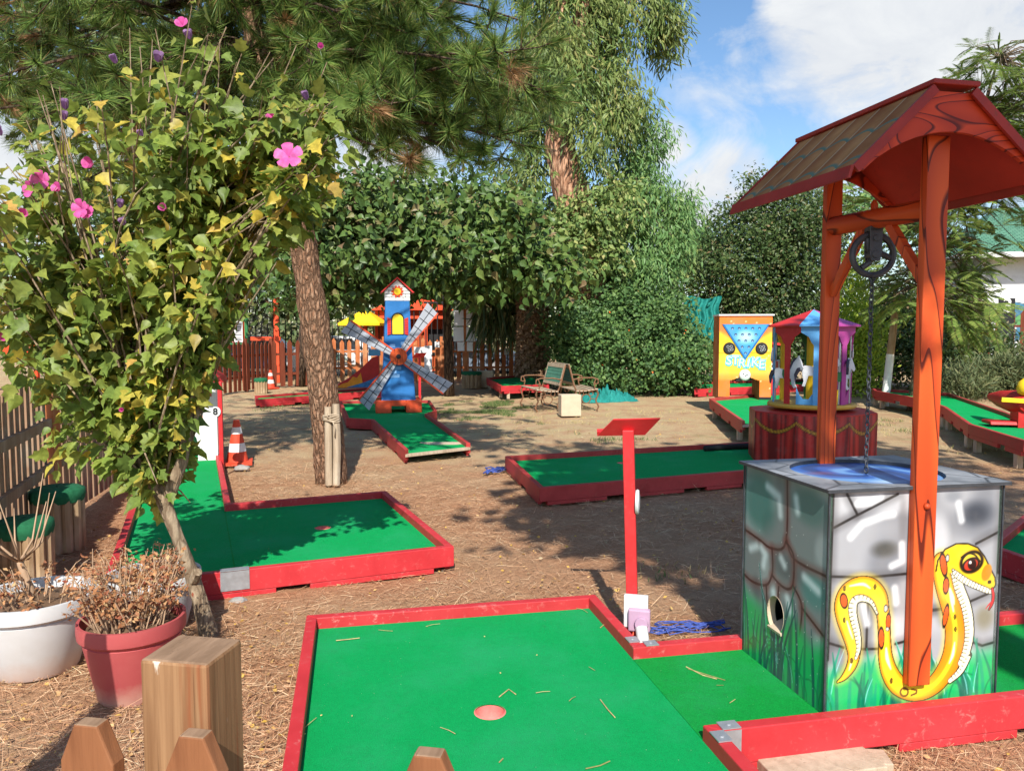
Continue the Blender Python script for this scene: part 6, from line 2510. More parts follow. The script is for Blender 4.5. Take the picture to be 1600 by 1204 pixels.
leafy("weeping_tree", "pale green weeping tree right of the eucalyptus trunk", "tree", gw,
      [(V3((gw.x, gw.y, 0)), .22), (P(1008, 420, 21), .16), (P(1010, 320, 21), .10)],
      [blob(1012, 225, 30, 40, 21.5, .8), blob(985, 270, 32, 34, 21.5, .8), blob(1020, 300, 34, 34, 21, .9), blob(1062, 330, 24, 34, 21, .7), blob(1045, 375, 34, 34, 21, .8), blob(990, 355, 34, 34, 20.6, .8), blob(1015, 415, 46, 30, 20.6, .8), blob(950, 400, 34, 36, 20.6, .8)],
      720, 26, .38, .17, LEAF_LANCE, M["lf_wil"], M["bk_grey"], droop=1.3, flat=1.2, wscale=1.3, gap=(.9, -.2))
gy = P(930, 600, 21.8)
leafy("yellowing_tree", "young tree with pale yellow green leaves in front of the eucalyptus trunk", "tree", gy,
      [(V3((gy.x, gy.y, 0)), .10), (P(932, 450, 21.6), .07), (P(928, 380, 21.4), .05)],
      [blob(930, 335, 52, 40, 19.6, .8), blob(960, 300, 36, 26, 20, .8), blob(890, 350, 35, 30, 19.4, .7), blob(930, 400, 60, 45, 20, .9), blob(870, 385, 35, 35, 19.4, .8)],
      260, 26, .42, .16, LEAF_OVAL, M["lf_yel"], M["bk_grey"], droop=.8)
leafy("climbing_shrub", "dark mixed shrubbery under the pale yellow young tree", "shrub", P(900, 600, 20.5), None,
      [blob(935, 440, 55, 50, 20.5, 1.0), blob(1000, 470, 80, 40, 20.5, 1.2), blob(940, 430, 100, 60, 22, 1.2)],
      190, 34, .7, .15, LEAF_OVAL, M["lf_bush"], None, droop=.4, shell=.3)
# palm
gp = P(832, 592, 22.5)
gp.z = 0
palm = thing("palm_tree", "stout date palm with scaly cut frond stubs and dark fronds behind the far lane", "palm tree", gp)
mb = MB()
hgt = 3.2
mb.lathe([(.56, 0), (.50, .3), (.44, 1.0), (.42, 2.0), (.46, hgt), (.2, hgt + .4)], (0, 0, 0), 20)
for k in range(190):
    a = k * 2.39996
    z = .12 + (hgt - .1) * k / 190
    r_ = np.interp(z, [0, .3, 1, 2, hgt], [.56, .50, .44, .42, .46])
    c = V3((r_ * math.cos(a), r_ * math.sin(a), z))
    mb.box(c, (.10, .20, .15), Matrix.Rotation(a, 3, "Z") @ Matrix.Rotation(R(-28), 3, "Y"))
mb.build("trunk", bark("palm_stub_bark", S(186, 156, 126), S(150, 120, 94), S(110, 84, 64), (5, 5, 5), .5), palm, smooth=False)
lp_, ld_, ln_ = [], [], []
mb = MB()
for k in range(46):
    a = k * 2.39996
    up = R(random.uniform(5, 78))
    L = random.uniform(2.2, 3.2)
    pts = []
    for s in np.linspace(0, 1, 9):
        e_ = up - s * s * R(75)
        pts.append(V3((math.cos(a) * math.cos(up) * L * s, math.sin(a) * math.cos(up) * L * s, hgt + .1 + L * s * math.sin(up) - 1.1 * s * s * L * .55)))
    mb.tube(pts, [.03, .028, .024, .02, .017, .014, .011, .008, .005], 5)
    for i in range(70):
        s = .15 + .85 * i / 70
        f_ = s * 8
        j = min(7, int(f_))
        p = pts[j].lerp(pts[j + 1], f_ - j)
        td = (pts[j + 1] - pts[j]).normalized()
        sd = td.cross(V3((0, 0, 1))).normalized()
        for sg in (-1, 1):
            lp_.append(p)
            ld_.append(td * .75 + sd * sg * .9 + V3((0, 0, -.25)))
            ln_.append(V3((random.gauss(0, .3), random.gauss(0, .3), 1)))
mb.build("frond_ribs", M["bk_grey"], palm)
leaves("fronds", np.array(lp_), np.array(ld_), np.array(ln_), RNG.uniform(.26, .5, len(lp_)), LEAF_LANCE, M["lf_palm"], palm, wscale=.28, world=False)
# dark skirt of hanging blades left of the palm trunk
gs = P(775, 560, 23)
n_ = 420
pp_ = np.array([P(random.uniform(742, 812), random.uniform(462, 505), random.uniform(22.6, 24)) for _ in range(n_)])
sk_ = thing("yucca_clump", "dark clump of long hanging blades left of the palm trunk", "plant", (gs.x, gs.y, 0))
leaves("blades", pp_, norm(rdir(n_) * .35 + np.array([0, -.1, -1])), rdir(n_), RNG.uniform(.7, 1.3, n_), LEAF_BLADE, M["lf_palm"], sk_, wscale=.07)
leaves("crown", np.array([P(random.uniform(742, 812), random.uniform(455, 500), random.uniform(22.6, 24)) for _ in range(260)]), rdir(260, .2), rdir(260), RNG.uniform(.5, 1.0, 260), LEAF_BLADE, M["lf_palm"], sk_, wscale=.07)
# lantana bush
gb = G(985, 621)
bush, bcc = leafy("flowering_bush", "wide rounded lantana bush with tiny orange flowers in the middle distance", "bush", (gb.x, gb.y), None,
      [blob(985, 548, 100, 74, gb.y + 1.2, 1.4), blob(915, 552, 50, 66, gb.y + .9, 1.0), blob(1062, 560, 44, 56, gb.y + 1.0, 1.0), blob(960, 500, 44, 44, gb.y + 1.3, .9), blob(1040, 508, 46, 44, gb.y + 1.5, 1.0), blob(893, 515, 30, 44, gb.y + 1.2, .8), blob(1005, 490, 34, 34, gb.y + 1.7, .7)],
      820, 46, .38, .088, LEAF_WIDE, M["lf_bush"], None, droop=.25, shell=.72, flat=.8, zmin=.08)
fpos = np.array([bcc[i] for i in RNG.choice(len(bcc), 60)])
fpos[:, 1] -= .22
leaves("blossoms", fpos, rdir(60), np.tile([[0, -1, .3]], (60, 1)) + RNG.normal(size=(60, 3)) * .3, .05, LEAF_WIDE, paint("orange_blossom", S(230, 110, 40), .6, .2), bush)
# dark round tree
gd = P(1215, 600, 22.5)
leafy("round_evergreen", "dense dark round evergreen tree behind the orange arch box and well", "tree", gd,
      [(V3((gd.x, gd.y, 0)), .2), (P(1215, 500, 22.5), .16), (P(1215, 430, 22.5), .1)],
      [blob(1210, 420, 108, 120, 22.5, 2.2), blob(1150, 410, 55, 90, 22, 1.6), blob(1255, 360, 62, 72, 22, 1.7), blob(1210, 350, 62, 60, 22.3, 1.7), blob(1180, 530, 90, 60, 22, 1.6), blob(1280, 500, 60, 90, 22, 1.6), blob(1185, 300, 20, 34, 22.5, .5)],
      1250, 44, .45, .11, LEAF_OVAL, M["lf_dark"], M["bk_dark"], droop=.3, shell=.7, flat=.8)
leafy("yellow_hedge", "bright yellow green hedge patch between the flowering bush and dark round tree", "hedge", P(1085, 600, 23.5), None,
      [blob(1085, 430, 38, 45, 23.5, .9), blob(1060, 470, 40, 40, 24, .9)], 60, 40, .5, .12, LEAF_OVAL, M["lf_yel"], None, shell=.5)
gt = P(1332, 612, 19)
leafy("thuja", "bright lime green thuja between the well posts", "thuja", gt,
      [(V3((gt.x, gt.y, 0)), .08), (P(1332, 560, 19), .06), (P(1332, 500, 19), .04)],
      [blob(1335, 530, 42, 82, 19, .7), blob(1318, 560, 30, 60, 18.8, .5), blob(1350, 560, 30, 60, 18.8, .5), blob(1340, 450, 22, 50, 19, .4)],
      230, 36, .3, .11, LEAF_LANCE, M["lf_thuja"], M["bk_grey"], droop=-.9, shell=.65, flat=1.3, wscale=2.2)
# feathery tree at right
gf = G(1425, 641)
ft = thing("feathery_tree", "slender tree with fern-like leaves and whitewashed trunk behind the front well post", "tree", gf)
mb = MB()
fp = [gf + V3((0, 0, -.05)), P(1431, 590, gf.y), P(1437, 530, gf.y), P(1445, 450, gf.y), P(1462, 380, gf.y + .2), P(1490, 300, gf.y + .3), P(1530, 200, gf.y + .4), P(1560, 90, gf.y + .5)]
mb.tube(fp, [.105, .09, .085, .075, .065, .05, .035, .02], 12, jitter=.05)
fronds = []
rgf = random.Random(9)
for (x0, x1, y0, y1, n_, dj) in [(1375, 1470, 330, 480, 70, .9), (1440, 1520, 300, 420, 54, 1.0), (1500, 1600, 300, 400, 22, .9), (1495, 1640, 70, 200, 95, 1.0), (1510, 1660, 160, 310, 95, 1.1), (1455, 1550, 410, 525, 70, .8), (1370, 1440, 420, 490, 10, .8), (1310, 1370, 285, 330, 7, .7), (1560, 1700, 60, 300, 30, 1.4)]:
    for k in range(n_):
        fronds.append(P(rgf.uniform(x0, x1), rgf.uniform(y0, y1), gf.y + rgf.gauss(0, dj)))
lp_, ld_, ln_, ls_ = [], [], [], []
for e in fronds:
    st_ = min(fp[3:], key=lambda q: (q - e).length + rgf.random() * .4)
    mid_ = st_.lerp(e, .5) + V3((0, 0, .15))
    mb.tube([st_, mid_, e], [.014, .009, .005], 4, False)
    for j in range(3):
        dr_ = ((e - st_).normalized() * .7 + V3((rgf.gauss(0, .7), rgf.gauss(0, .6), rgf.gauss(-.05, .3)))).normalized()
        L = rgf.uniform(.35, .62)
        pts = [e + dr_ * L * s + V3((0, 0, -.25 * L * s * s)) for s in np.linspace(0, 1, 6)]
        mb.tube(pts, [.004, .004, .003, .003, .002, .0015], 3, False)
        sd = dr_.cross(V3((rgf.gauss(0, .3), rgf.gauss(0, .3), 1))).normalized()
        for i in range(30):
            s = .08 + .92 * i / 30
            p = e + dr_ * L * s + V3((0, 0, -.25 * L * s * s))
            for sg in (-1, 1):
                lp_.append(p)
                ld_.append(sd * sg + dr_ * .45 + V3((0, 0, -.12)))
                ln_.append(V3((rgf.gauss(0, .2), -.3, 1)))
                ls_.append(.13 * (1 - .75 * abs(s - .45)) * rgf.uniform(.8, 1.15))
mb.build("trunk", M["bk_grey"], ft, world=True, smooth=True)
leaves("fronds", np.array(lp_), np.array(ld_), np.array(ln_), np.array(ls_), LEAF_LANCE, M["lf_fern"], ft, wscale=np.array(ls_) * 1.15)
t = thing("wooden_post", "leaning bare timber post with a whitewashed foot left of the feathery tree trunk", "post", G(1382, 634))
mb = MB()
mb.tube([(0, 0, 0), (.09, .0, 1.1)], [.085, .08], 12)
low = mb.build("whitewashed_foot", M["white"], t, smooth="auto")
mb = MB()
mb.tube([(.0902, 0, 1.101), (.19, 0, 2.4)], [.078, .066], 12)
mb.build("shaft", M["log"], t, smooth="auto")
# shrubs right
leafy("grey_shrub", "wispy grey green shrub behind the right lane", "shrub", P(1540, 600, 19), None,
      [blob(1570, 590, 80, 24, 18.6, .9), blob(1500, 600, 40, 16, 17.8, .7), blob(1640, 580, 80, 36, 18, 1.2)], 380, 44, .42, .15, LEAF_LANCE, M["lf_grey"], None, droop=-.6, shell=.5, wscale=.9, zmin=.05)
leafy("dark_hedge", "dark shaded hedge behind the whitewashed post and trunk", "hedge", P(1430, 600, 21.5), None,
      [blob(1420, 540, 70, 70, 21.5, 1.2), blob(1490, 530, 60, 70, 21.2, 1.2), blob(1400, 470, 60, 50, 22, 1.0), blob(1330, 560, 80, 60, 22.5, 1.2), blob(1530, 545, 90, 26, 19.9, .4), blob(1500, 515, 34, 30, 20, .5)], 560, 40, .6, .12, LEAF_OVAL, M["lf_dark"], None, shell=.4, zmin=.05)
leafy("far_tree", "hazy green tree far away above the hedge, left of the dark round tree", "tree", P(1100, 560, 60), None,
      [blob(1090, 385, 40, 32, 60, 3), blob(1060, 420, 50, 30, 60, 3)], 70, 40, 2.0, .5, LEAF_OVAL, M["lf_bush"], None, shell=.3)
leafy("far_tree", "pale leafy treetop seen through the gap under the well roof", "tree", P(1340, 560, 34), None,
      [blob(1340, 330, 48, 36, 34, 2), blob(1400, 350, 60, 40, 34, 2)], 60, 40, 1.2, .28, LEAF_OVAL, M["lf_wil"], None, shell=.3)

# ------------------------------------------------------------------ the tree behind the photographer whose shade falls on the well and the middle lane
def shade_pt(gx, gy, h):
    """point at height h whose shadow falls on the ground at gx, gy"""
    k = h / sdir.z
    return V3((gx + sdir.x * k, gy + sdir.y * k, h))


def shade_blob(gx, gy, h, rx, ry, rz=.8):
    return (np.array(shade_pt(gx, gy, h)), np.array((rx, ry, rz)))


sb = [shade_blob(1.55, 6.2, 6.6, 1.15, 1.5), shade_blob(2.6, 5.6, 6.9, 1.2, 1.3), shade_blob(.75, 7.0, 6.4, .8, 1.3), shade_blob(2.3, 8.3, 7.2, 1.5, 1.3), shade_blob(3.6, 7.2, 7.3, 1.4, 1.7),
      shade_blob(.9, 8.9, 7.6, .9, .5), shade_blob(1.3, 9.3, 7.8, .9, .4), shade_blob(4.3, 9.6, 7.8, 1.2, .9), shade_blob(1.75, 4.95, 6.0, .55, .5, .5), shade_blob(3.2, 4.9, 6.6, 1.0, .6, .6), shade_blob(1.5, 5.15, 6.2, .75, .65, .6), shade_blob(2.3, 5.3, 6.3, .8, .6, .6), shade_blob(1.25, 5.9, 6.3, .7, .6, .6)]
stt, scc = leafy("shade_tree", "big leafy tree behind the viewpoint whose shade falls across the well roof", "tree", (3.0, -3.2), [(V3((3.0, -3.2, 0)), .3), (V3((2.9, -3.1, 2.5)), .26), (V3((2.7, -2.7, 4.6)), .2)],
      sb, 600, 30, .75, .22, LEAF_WIDE, M["lf_mul"], M["bk_dark"], shell=.2, flat=.6, toward=0, gap=(1.1, -.07), keep=lambda c: (c[:, 1] + c[:, 2] / sdir.z * -sdir.y > np.where(c[:, 0] > 1.1, 4.45, 5.3)))
# ------------------------------------------------------------------ things at the far fence
hut = thing("wooden_hut", "orange brown wooden hut with pitched roof behind the windmill", "hut", G(648, 594), R(6))
M["hut_wood"] = wood("orange_hut_boards", S(196, 92, 46), S(160, 70, 36), (14, 14, 1.2), .6)
s_ = hut.location.y / 1200
mb = MB()
mb.span((-58 * s_, .6, 0), (55 * s_, 2.2, 108 * s_))
mb.build("wall", M["hut_wood"], hut)
mb = MB()
for x in (-58, -20, 18, 52):
    mb.span((x * s_ - .05, -.0, 0), (x * s_ + .05, .1, 108 * s_))
mb.span((-58 * s_, .0, 96 * s_), (55 * s_, .1, 108 * s_ + .01))
mb.build("porch_frame", M["orange_paint"], hut)
mb = MB()
mb.prism([(-66 * s_, 109 * s_), (62 * s_, 109 * s_), (48 * s_, 116 * s_), (10 * s_, 134 * s_), (-52 * s_, 116 * s_)], -.2, 2.4, MXZ)
mb.build("roof", M["orange_paint"], hut)
mb = MB()
mb.span((15 * s_, .56, .8), (48 * s_, .598, 80 * s_))
mb.build("window", M["black"], hut)
um = thing("yellow_canopy", "bright yellow pyramid canopy left of the windmill tower", "canopy", G(572, 595))
s_ = um.location.y / 1200
mb = MB()
mb.tube([(0, 0, 0), (0, 0, 110 * s_)], .06, 10)
mb.build("pole", M["orange_paint"], um)
mb = MB()
r_, z0, z1 = 46 * s_, 90 * s_, 112 * s_
mb.lathe([(r_, z0 - .08), (r_ * 1.01, z0), (.02, z1)], (0, 0, 0), 4, ang0=R(38), cap=False)
mb.lathe([(r_ * .98, z0 - .08), (r_ * .98, z0 - .01), (.02, z1 - .03)], (0, 0, 0), 4, ang0=R(38), cap=False)
mb.build("fabric", paint("yellow_canvas", S(246, 196, 24), .7, .08), um)
# ramp obstacle with painted flames
rp = thing("flame_ramp", "red ramp obstacle with orange flames and blue side left of the windmill base", "minigolf obstacle", G(558, 612), R(8))
s_ = rp.location.y / 1200
mb = MB()
mb.prism([(-36 * s_, .1), (34 * s_, .1), (34 * s_, 56 * s_), (22 * s_, 52 * s_), (8 * s_, 38 * s_), (-12 * s_, 22 * s_), (-36 * s_, 8 * s_)], 0, .7, MXZ)
mb.build("ramp", M["red_paint"], rp)
mb = MB()
mb.prism([(-36 * s_, .12), (10 * s_, .12), (6 * s_, 30 * s_), (0, 22 * s_), (-6 * s_, 24 * s_), (-14 * s_, 15 * s_), (-22 * s_, 13 * s_), (-36 * s_, 6 * s_)], -.012, -.002, MXZ)
mb.build("flames", paint("flame_orange", S(246, 150, 30), .5, .25, scale=4), rp)
mb = MB()
mb.prism([(-16 * s_, .12), (33 * s_, .12), (33 * s_, 26 * s_), (24 * s_, 20 * s_), (8 * s_, 14 * s_)], -.022, -.013, MXZ)
mb.build("blue_side", paint("blue_mottled_paint", S(50, 120, 176), .5, .4, S(170, 210, 230), .5, 7), rp)
mb = MB()
mb.span((18 * s_, .1, 56 * s_ + .002), (36 * s_, .6, 66 * s_))
mb.build("top_box", M["skyblue"], rp)

# notice post
npst = thing("notice_post", "orange post hung with rows of white sheets at the far fence", "notice board", G(727, 601))
s_ = npst.location.y / 1200
mb = MB()
mb.span((-.07, -.04, 0), (.07, .04, 118 * s_))
mb.build("post", M["fence_orange"], npst)
for zz, hh, wl_, wr_ in ((104, 24, 15, 14), (79, 22, 16, 14), (60, 14, 11, 9)):
    for sg, wd in ((-1, wl_), (1, wr_)):
        mb = MB()
        mb.box((sg * (wd / 2 + 2) * s_ + (.02 if zz == 60 else 0), -.055, zz * s_), (wd * s_, .01, hh * s_), Matrix.Rotation(R(1.5 * sg), 3, "Y"))
        mb.build("sheet", M["paper"], npst)
for (x, y, ww, hh, lab) in ((669, 560, 12, 40, "white poster strip fixed to the orange fence right of the windmill"), (655, 548, 16, 12, "small white notice above the poster strip on the orange fence"), (791, 549, 6, 10, "small pale tag on the orange fence near the palm"), (683, 538, 7, 9, "small grey notice high on the orange fence beside the tree trunk")):
    g = P(x, y, 23.55)
    mb = MB()
    mb.box(g, (ww * 23.5 / 1200, .012, hh * 23.5 / 1200))
    tag(mb.build("notice_sheet", M["paper"]), lab, "notice")

# green framed cage with posters
cg = thing("cage_frame", "green and orange framed net cage with posters behind the dark picket fence", "cage", G(392, 598), R(3))
s_ = cg.location.y / 1200
mb = MB()
for x in (-47, -5):
    mb.span((x * s_ - .05, -.05, 0), (x * s_ + .05, .05, 175 * s_))
mb.span((-47 * s_, -.04, 165 * s_), (-5 * s_, .04, 172 * s_))
mb.span((-47 * s_, -.04, 60 * s_), (-5 * s_, .04, 64 * s_))
mb.build("green_frame", M["green_paint"], cg)
mb = MB()
for x in (-10, 40):
    mb.span((x * s_ - .075, .06, 0), (x * s_ + .075, .2, 185 * s_))
mb.span((0 * s_, .07, 66 * s_), (46 * s_, .19, 72 * s_))
mb.build("orange_frame", M["orange_paint"], cg)
mb = MB()
for k in range(24):
    x = (-4 + k * 1.8) * s_
    mb.span((x, .10, 72 * s_), (x + .012, .112, 178 * s_))
for k in range(50):
    z = (74 + k * 2.1) * s_
    mb.span((-4 * s_, .113, z), (39 * s_, .125, z + .012))
mb.build("net", M["black"], cg)


def poster_art(W, H, kind):
    def f(u, v):
        x, y = u / W, v / H
        if kind == 0:
            img = np.tile(np.array([[150, 150, 176]]) / 255.0, (len(u), 1))
            img = over(img, (96, 150, 110), ((x < .58) & (y > .55)).astype(float))
            img = over(img, (196, 110, 110), ((x > .58)).astype(float) * .9)
            img = over(img, (60, 80, 130), ((x < .55) & (y < .3)).astype(float))
        else:
            img = np.tile(np.array([[214, 214, 216]]) / 255.0, (len(u), 1))
            img = over(img, (214, 90, 84), ((y > .78) & (y < .86) & (np.abs(x - .5) < .3)).astype(float))
        ln = (np.mod(y * 17, 1) < .45) & (np.abs(x - .5) < .4 - .12 * np.sin(y * 40) ** 2)
        return over(img, (40, 44, 60), ln * (.4 if kind == 0 else .75))
    return f


painted("poster", cg, (-44 * s_, -.056, 63 * s_), (1, 0, 0), (0, 0, 1), 19 * s_, 52 * s_, 30, 60, poster_art(1, 2.7, 0) if False else poster_art(19 * s_, 52 * s_, 0), M["paint_panel"], .01)
painted("poster", cg, (-23 * s_, -.056, 63 * s_), (1, 0, 0), (0, 0, 1), 13 * s_, 50 * s_, 24, 60, poster_art(13 * s_, 50 * s_, 1), M["paint_panel"], .01)

# black railing beyond the picket fence
rlng = thing("metal_railing", "tall black metal railing beyond the picket fences", "railing", (P(440, 560, 25).x, 25, 0))
mb = MB()
x0, x1 = P(300, 560, 25).x, P(800, 560, 25).x
x = x0
while x < x1:
    mb.span((x, 24.99, .1), (x + .03, 25.02, 2.75))
    x += .19
mb.span((x0, 24.98, 2.5), (x1, 25.03, 2.56))
mb.span((x0, 24.98, .25), (x1, 25.03, .31))
mb.build("bars", M["black"], rlng, world=True)


def car(label, loc, rz, mat):
    t = thing("parked_car", label, "car", loc, rz, "cars parked beyond the fence")
    MYX = Matrix(((1, 0, 0, 0), (0, 0, 1, 0), (0, 1, 0, 0), (0, 0, 0, 1)))
    mb = MB()
    mb.prism([(-2.1, .35), (-1.75, .25), (1.8, .25), (2.1, .4), (2.1, .75), (1.95, .88), (1.1, .95), (.45, 1.42), (-1.1, 1.45), (-1.8, 1.0), (-2.1, .92)], -.83, .83, MYX)
    mb.build("body", mat, t, bevel=.06)
    for sg in (-1, 1):
        mb = MB()
        y0 = sg * .836
        mb.prism([(-1.45, .98), (.85, .96), (.38, 1.34), (-1.05, 1.36)], min(y0, y0 - sg * .004), max(y0, y0 - sg * .004), MYX)
        mb.build("side_window", M["glass"], t)
    for x in (-1.3, 1.3):
        for sg in (-1, 1):
            mb = MB()
            mb.lathe([(.2, -.1), (.31, -.09), (.32, 0), (.31, .09), (.2, .1)], (x, sg * .76, .32), 20, RX)
            wl_ = mb.build("wheel", M["black"], t, smooth="auto")
            mb = MB()
            mb.lathe([(.18, -.108), (.19, -.10), (.19, .10), (.18, .108)], (x, sg * .76, .32), 16, RX)
            mb.build("rim", M["steel"], wl_)
    for sg in (-1, 1):
        mb = MB()
        mb.box((2.09, sg * .6, .72), (.06, .32, .13))
        mb.build("headlight", M["white_plastic"], t)
    return t


M["car_blue"] = paint("dark_blue_car_paint", S(36, 52, 84), .2, .05, spec=.6, bmp=0)
M["car_white"] = paint("white_car_paint", S(214, 218, 222), .2, .03, spec=.6, bmp=0)
M["car_grey"] = paint("grey_blue_car_paint", S(110, 124, 142), .2, .05, spec=.6, bmp=0)
car("dark blue car behind the railing, left of the pine trunk", (P(410, 560, 29).x, 29, 0), R(4), M["car_blue"])
car("white car behind the railing, between the pine trunk and yellow canopy", (P(545, 560, 28.5).x, 28.5, 0), R(-6), M["car_white"])
car("grey blue car behind the railing, right of the wooden hut", (P(720, 560, 29.5).x, 29.5, 0), R(8), M["car_grey"])

# house with mural
def far_house():
    t = thing("mural_house", "white house with leafy flower mural and green tiled roof at the right edge", "house", (P(1528, 560, 27).x, 27, 0), R(-14))
    W_, H_ = 9.0, 4.35
    rg = np.random.default_rng(2)
    shapes = []
    for i in range(26):
        shapes.append((rg.uniform(1.2, 6), rg.uniform(1.4, 4.0), rg.uniform(.5, 1.0), rg.uniform(.18, .38), rg.uniform(-.6, 1.2), [(90, 150, 90), (120, 180, 210), (200, 140, 150), (224, 176, 150), (60, 120, 150), (170, 200, 140)][i % 6]))

    def f(u, v):
        img = np.tile(np.array([[226, 226, 226]]) / 255.0, (len(u), 1))
        for x, y, a, b, r_, c in shapes:
            du, dv = u - x, v - y
            p, q = du * math.cos(r_) + dv * math.sin(r_), -du * math.sin(r_) + dv * math.cos(r_)
            e = (p / a) ** 2 + np.abs(q / (b * (1 - .6 * np.abs(p / a)) + .02)) ** 1.5
            img = over(img, (60, 70, 80), 1 - sm(e, 1.05, 1.15))
            img = over(img, c, 1 - sm(e, .9, 1.0))
            img = over(img, tuple(k * .7 for k in c), (1 - sm(np.abs(q), .01, .04)) * (e < .9))
        return img
    painted("wall", t, (0, 0, 0), (1, 0, 0), (0, 0, 1), W_, H_, 200, 100, f, M["paint_panel"], .1)
    mb = MB()
    mb.span((0, .101, 0), (W_, 7, H_))
    mb.build("side_wall", paint("shade_tinted_render", S(150, 164, 178), .8, .06), t)  # blue grey puts the shade on this side wall into its colour
    m, n, l, o = newmat("green_roof_tiles")
    v = objcoord(n, l)
    br_ = n.new("ShaderNodeTexBrick")
    br_.inputs["Scale"].default_value = 2.4
    br_.inputs["Mortar Size"].default_value = .03
    br_.inputs["Color1"].default_value = S(84, 130, 104)
    br_.inputs["Color2"].default_value = S(104, 150, 122)
    br_.inputs["Mortar"].default_value = S(40, 70, 56)
    l.new(v, br_.inputs["Vector"])
    principled(n, l, o, br_.outputs["Color"], .6, .3)
    mb = MB()
    mb.add([(-.9, -.9, H_ - .1), (W_ + .6, -.9, H_ - .1), (W_ - 1.5, 3.5, H_ + 2.0), (1.5, 3.5, H_ + 2.0), (-.9, 8, H_ - .1), (W_ + .6, 8, H_ - .1)],
           [(0, 1, 2, 3), (0, 3, 4), (1, 5, 2), (3, 2, 5, 4)])
    mb.build("roof", m, t)
    mb = MB()
    mb.span((-.9, -.92, H_ - .26), (W_ + .6, -.88, H_ - .09))
    mb.span((-.92, -.88, H_ - .26), (-.88, 8, H_ - .09))
    mb.build("gutter", M["white"], t)


far_house()
s3 = thing("number_sign", "small dark board with a white number 3 on the dark fence at right", "number sign", P(1572, 498, 21.2) - V3((0, 0, 0)))
s3.location.z = 0
zc = P(1572, 478, 21).z
mb = MB()
mb.span((-.22, -.02, 0), (.22, .02, zc + .22))
mb.build("board", M["black"], s3)
text_part("3", .55, .008, M["white"], s3, Matrix.Translation((0, -.03, zc)) @ Matrix.Rotation(R(90), 4, "X"), "numeral", .01)

# glimpses through the shrub on the far left
sh = thing("red_awning", "orange red awning roof glimpsed through the shrub at the left edge", "awning", P(60, 600, 20))
sh.location.z = 0
s_ = 20 / 1200
mb = MB()
mb.prism([(-120 * s_, 1.0), (110 * s_, 1.0), (95 * s_, 1.35), (-120 * s_, 1.35)], -.2, 1.4, MXZ)
mb.build("canopy", M["orange_paint"], sh)
for x in (-100, 0, 100):
    mb = MB()
    mb.span((x * s_ - .05, -.1, 0), (x * s_ + .05, 0, 1.0))
    mb.build("leg", M["orange_paint"], sh)

# ------------------------------------------------------------------ litter on the ground
M["litter"] = leafmat("fallen_pine_needles", [(0, S(136, 92, 64)), (.4, S(184, 136, 100)), (.75, S(214, 172, 134)), (1, S(224, 200, 162))], .0, .8)
M["litter_leaf"] = leafmat("fallen_leaf_bits", [(0, S(150, 110, 74)), (.5, S(196, 160, 112)), (.8, S(210, 170, 70)), (1, S(160, 150, 130))], .1, .8)


def scatter(n, y0, y1, dens):
    out = np.empty((0, 2))
    while len(out) < n:
        y = y0 + (y1 - y0) * RNG.random(n) ** 1.5
        x = (RNG.random(n) * 2 - 1) * (.72 * y + .4)
        k = np.array([dens(a, b) for a, b in zip(x, y)]) > RNG.random(n)
        out = np.concatenate([out, np.stack([x[k], y[k]], 1)])
    return out[:n]


dn = lambda a, b: .3 + .95 * max(0, mnoise.noise(V3((a * .7, b * .7, 3))) + .4) if b < 9 else .12
xy = scatter(84000, 1.7, 12, dn)
n_ = len(xy)
d_ = RNG.normal(size=(n_, 3))
d_[:, 2] = RNG.normal(size=n_) * .07
zz_ = RNG.random(n_) * .012 + .004
o = leaves("pine_litter", np.concatenate([xy, zz_[:, None]], 1), d_, np.tile([[0, 0, 1.]], (n_, 1)) + RNG.normal(size=(n_, 3)) * .3, RNG.uniform(.05, .14, n_), (np.array([(-.5, 0, 0), (.5, 0, 0), (.9, .5, .03), (.1, .5, .03), (.4, 1, 0), (-.1, 1, 0)]), [(0, 1, 2, 3), (3, 2, 4, 5)]), M["litter"], wscale=.0024)
tag(o, "rust coloured fallen pine needles carpeting the dirt", "pine litter", kind="stuff")
xy = scatter(9000, 1.7, 14, lambda a, b: .2 + max(0, mnoise.noise(V3((a * .9, b * .9, 8)))) + (.6 if (a < -.8 and b < 4.2) else 0))
n_ = len(xy)
d_ = RNG.normal(size=(n_, 3))
d_[:, 2] *= .2
o = leaves("leaf_litter", np.concatenate([xy, RNG.random((n_, 1)) * .012 + .004], 1), d_, np.tile([[0, 0, 1.]], (n_, 1)) + RNG.normal(size=(n_, 3)) * .5, RNG.uniform(.012, .034, n_), LEAF_CHIP, M["litter_leaf"])
tag(o, "small dry fallen leaf bits scattered over the dirt", "leaf litter", kind="stuff")
# debris on the felt
M["grassb"] = leafmat("short_grass_blades", [(0, G1(.06, .12, .03)), (.6, G1(.11, .18, .05)), (1, G1(.30, .27, .12))], .2, .6)
M["strawb"] = leafmat("dry_grass_blades", [(0, S(170, 150, 100)), (.7, S(204, 184, 132)), (1, S(120, 130, 70))], .1, .7)


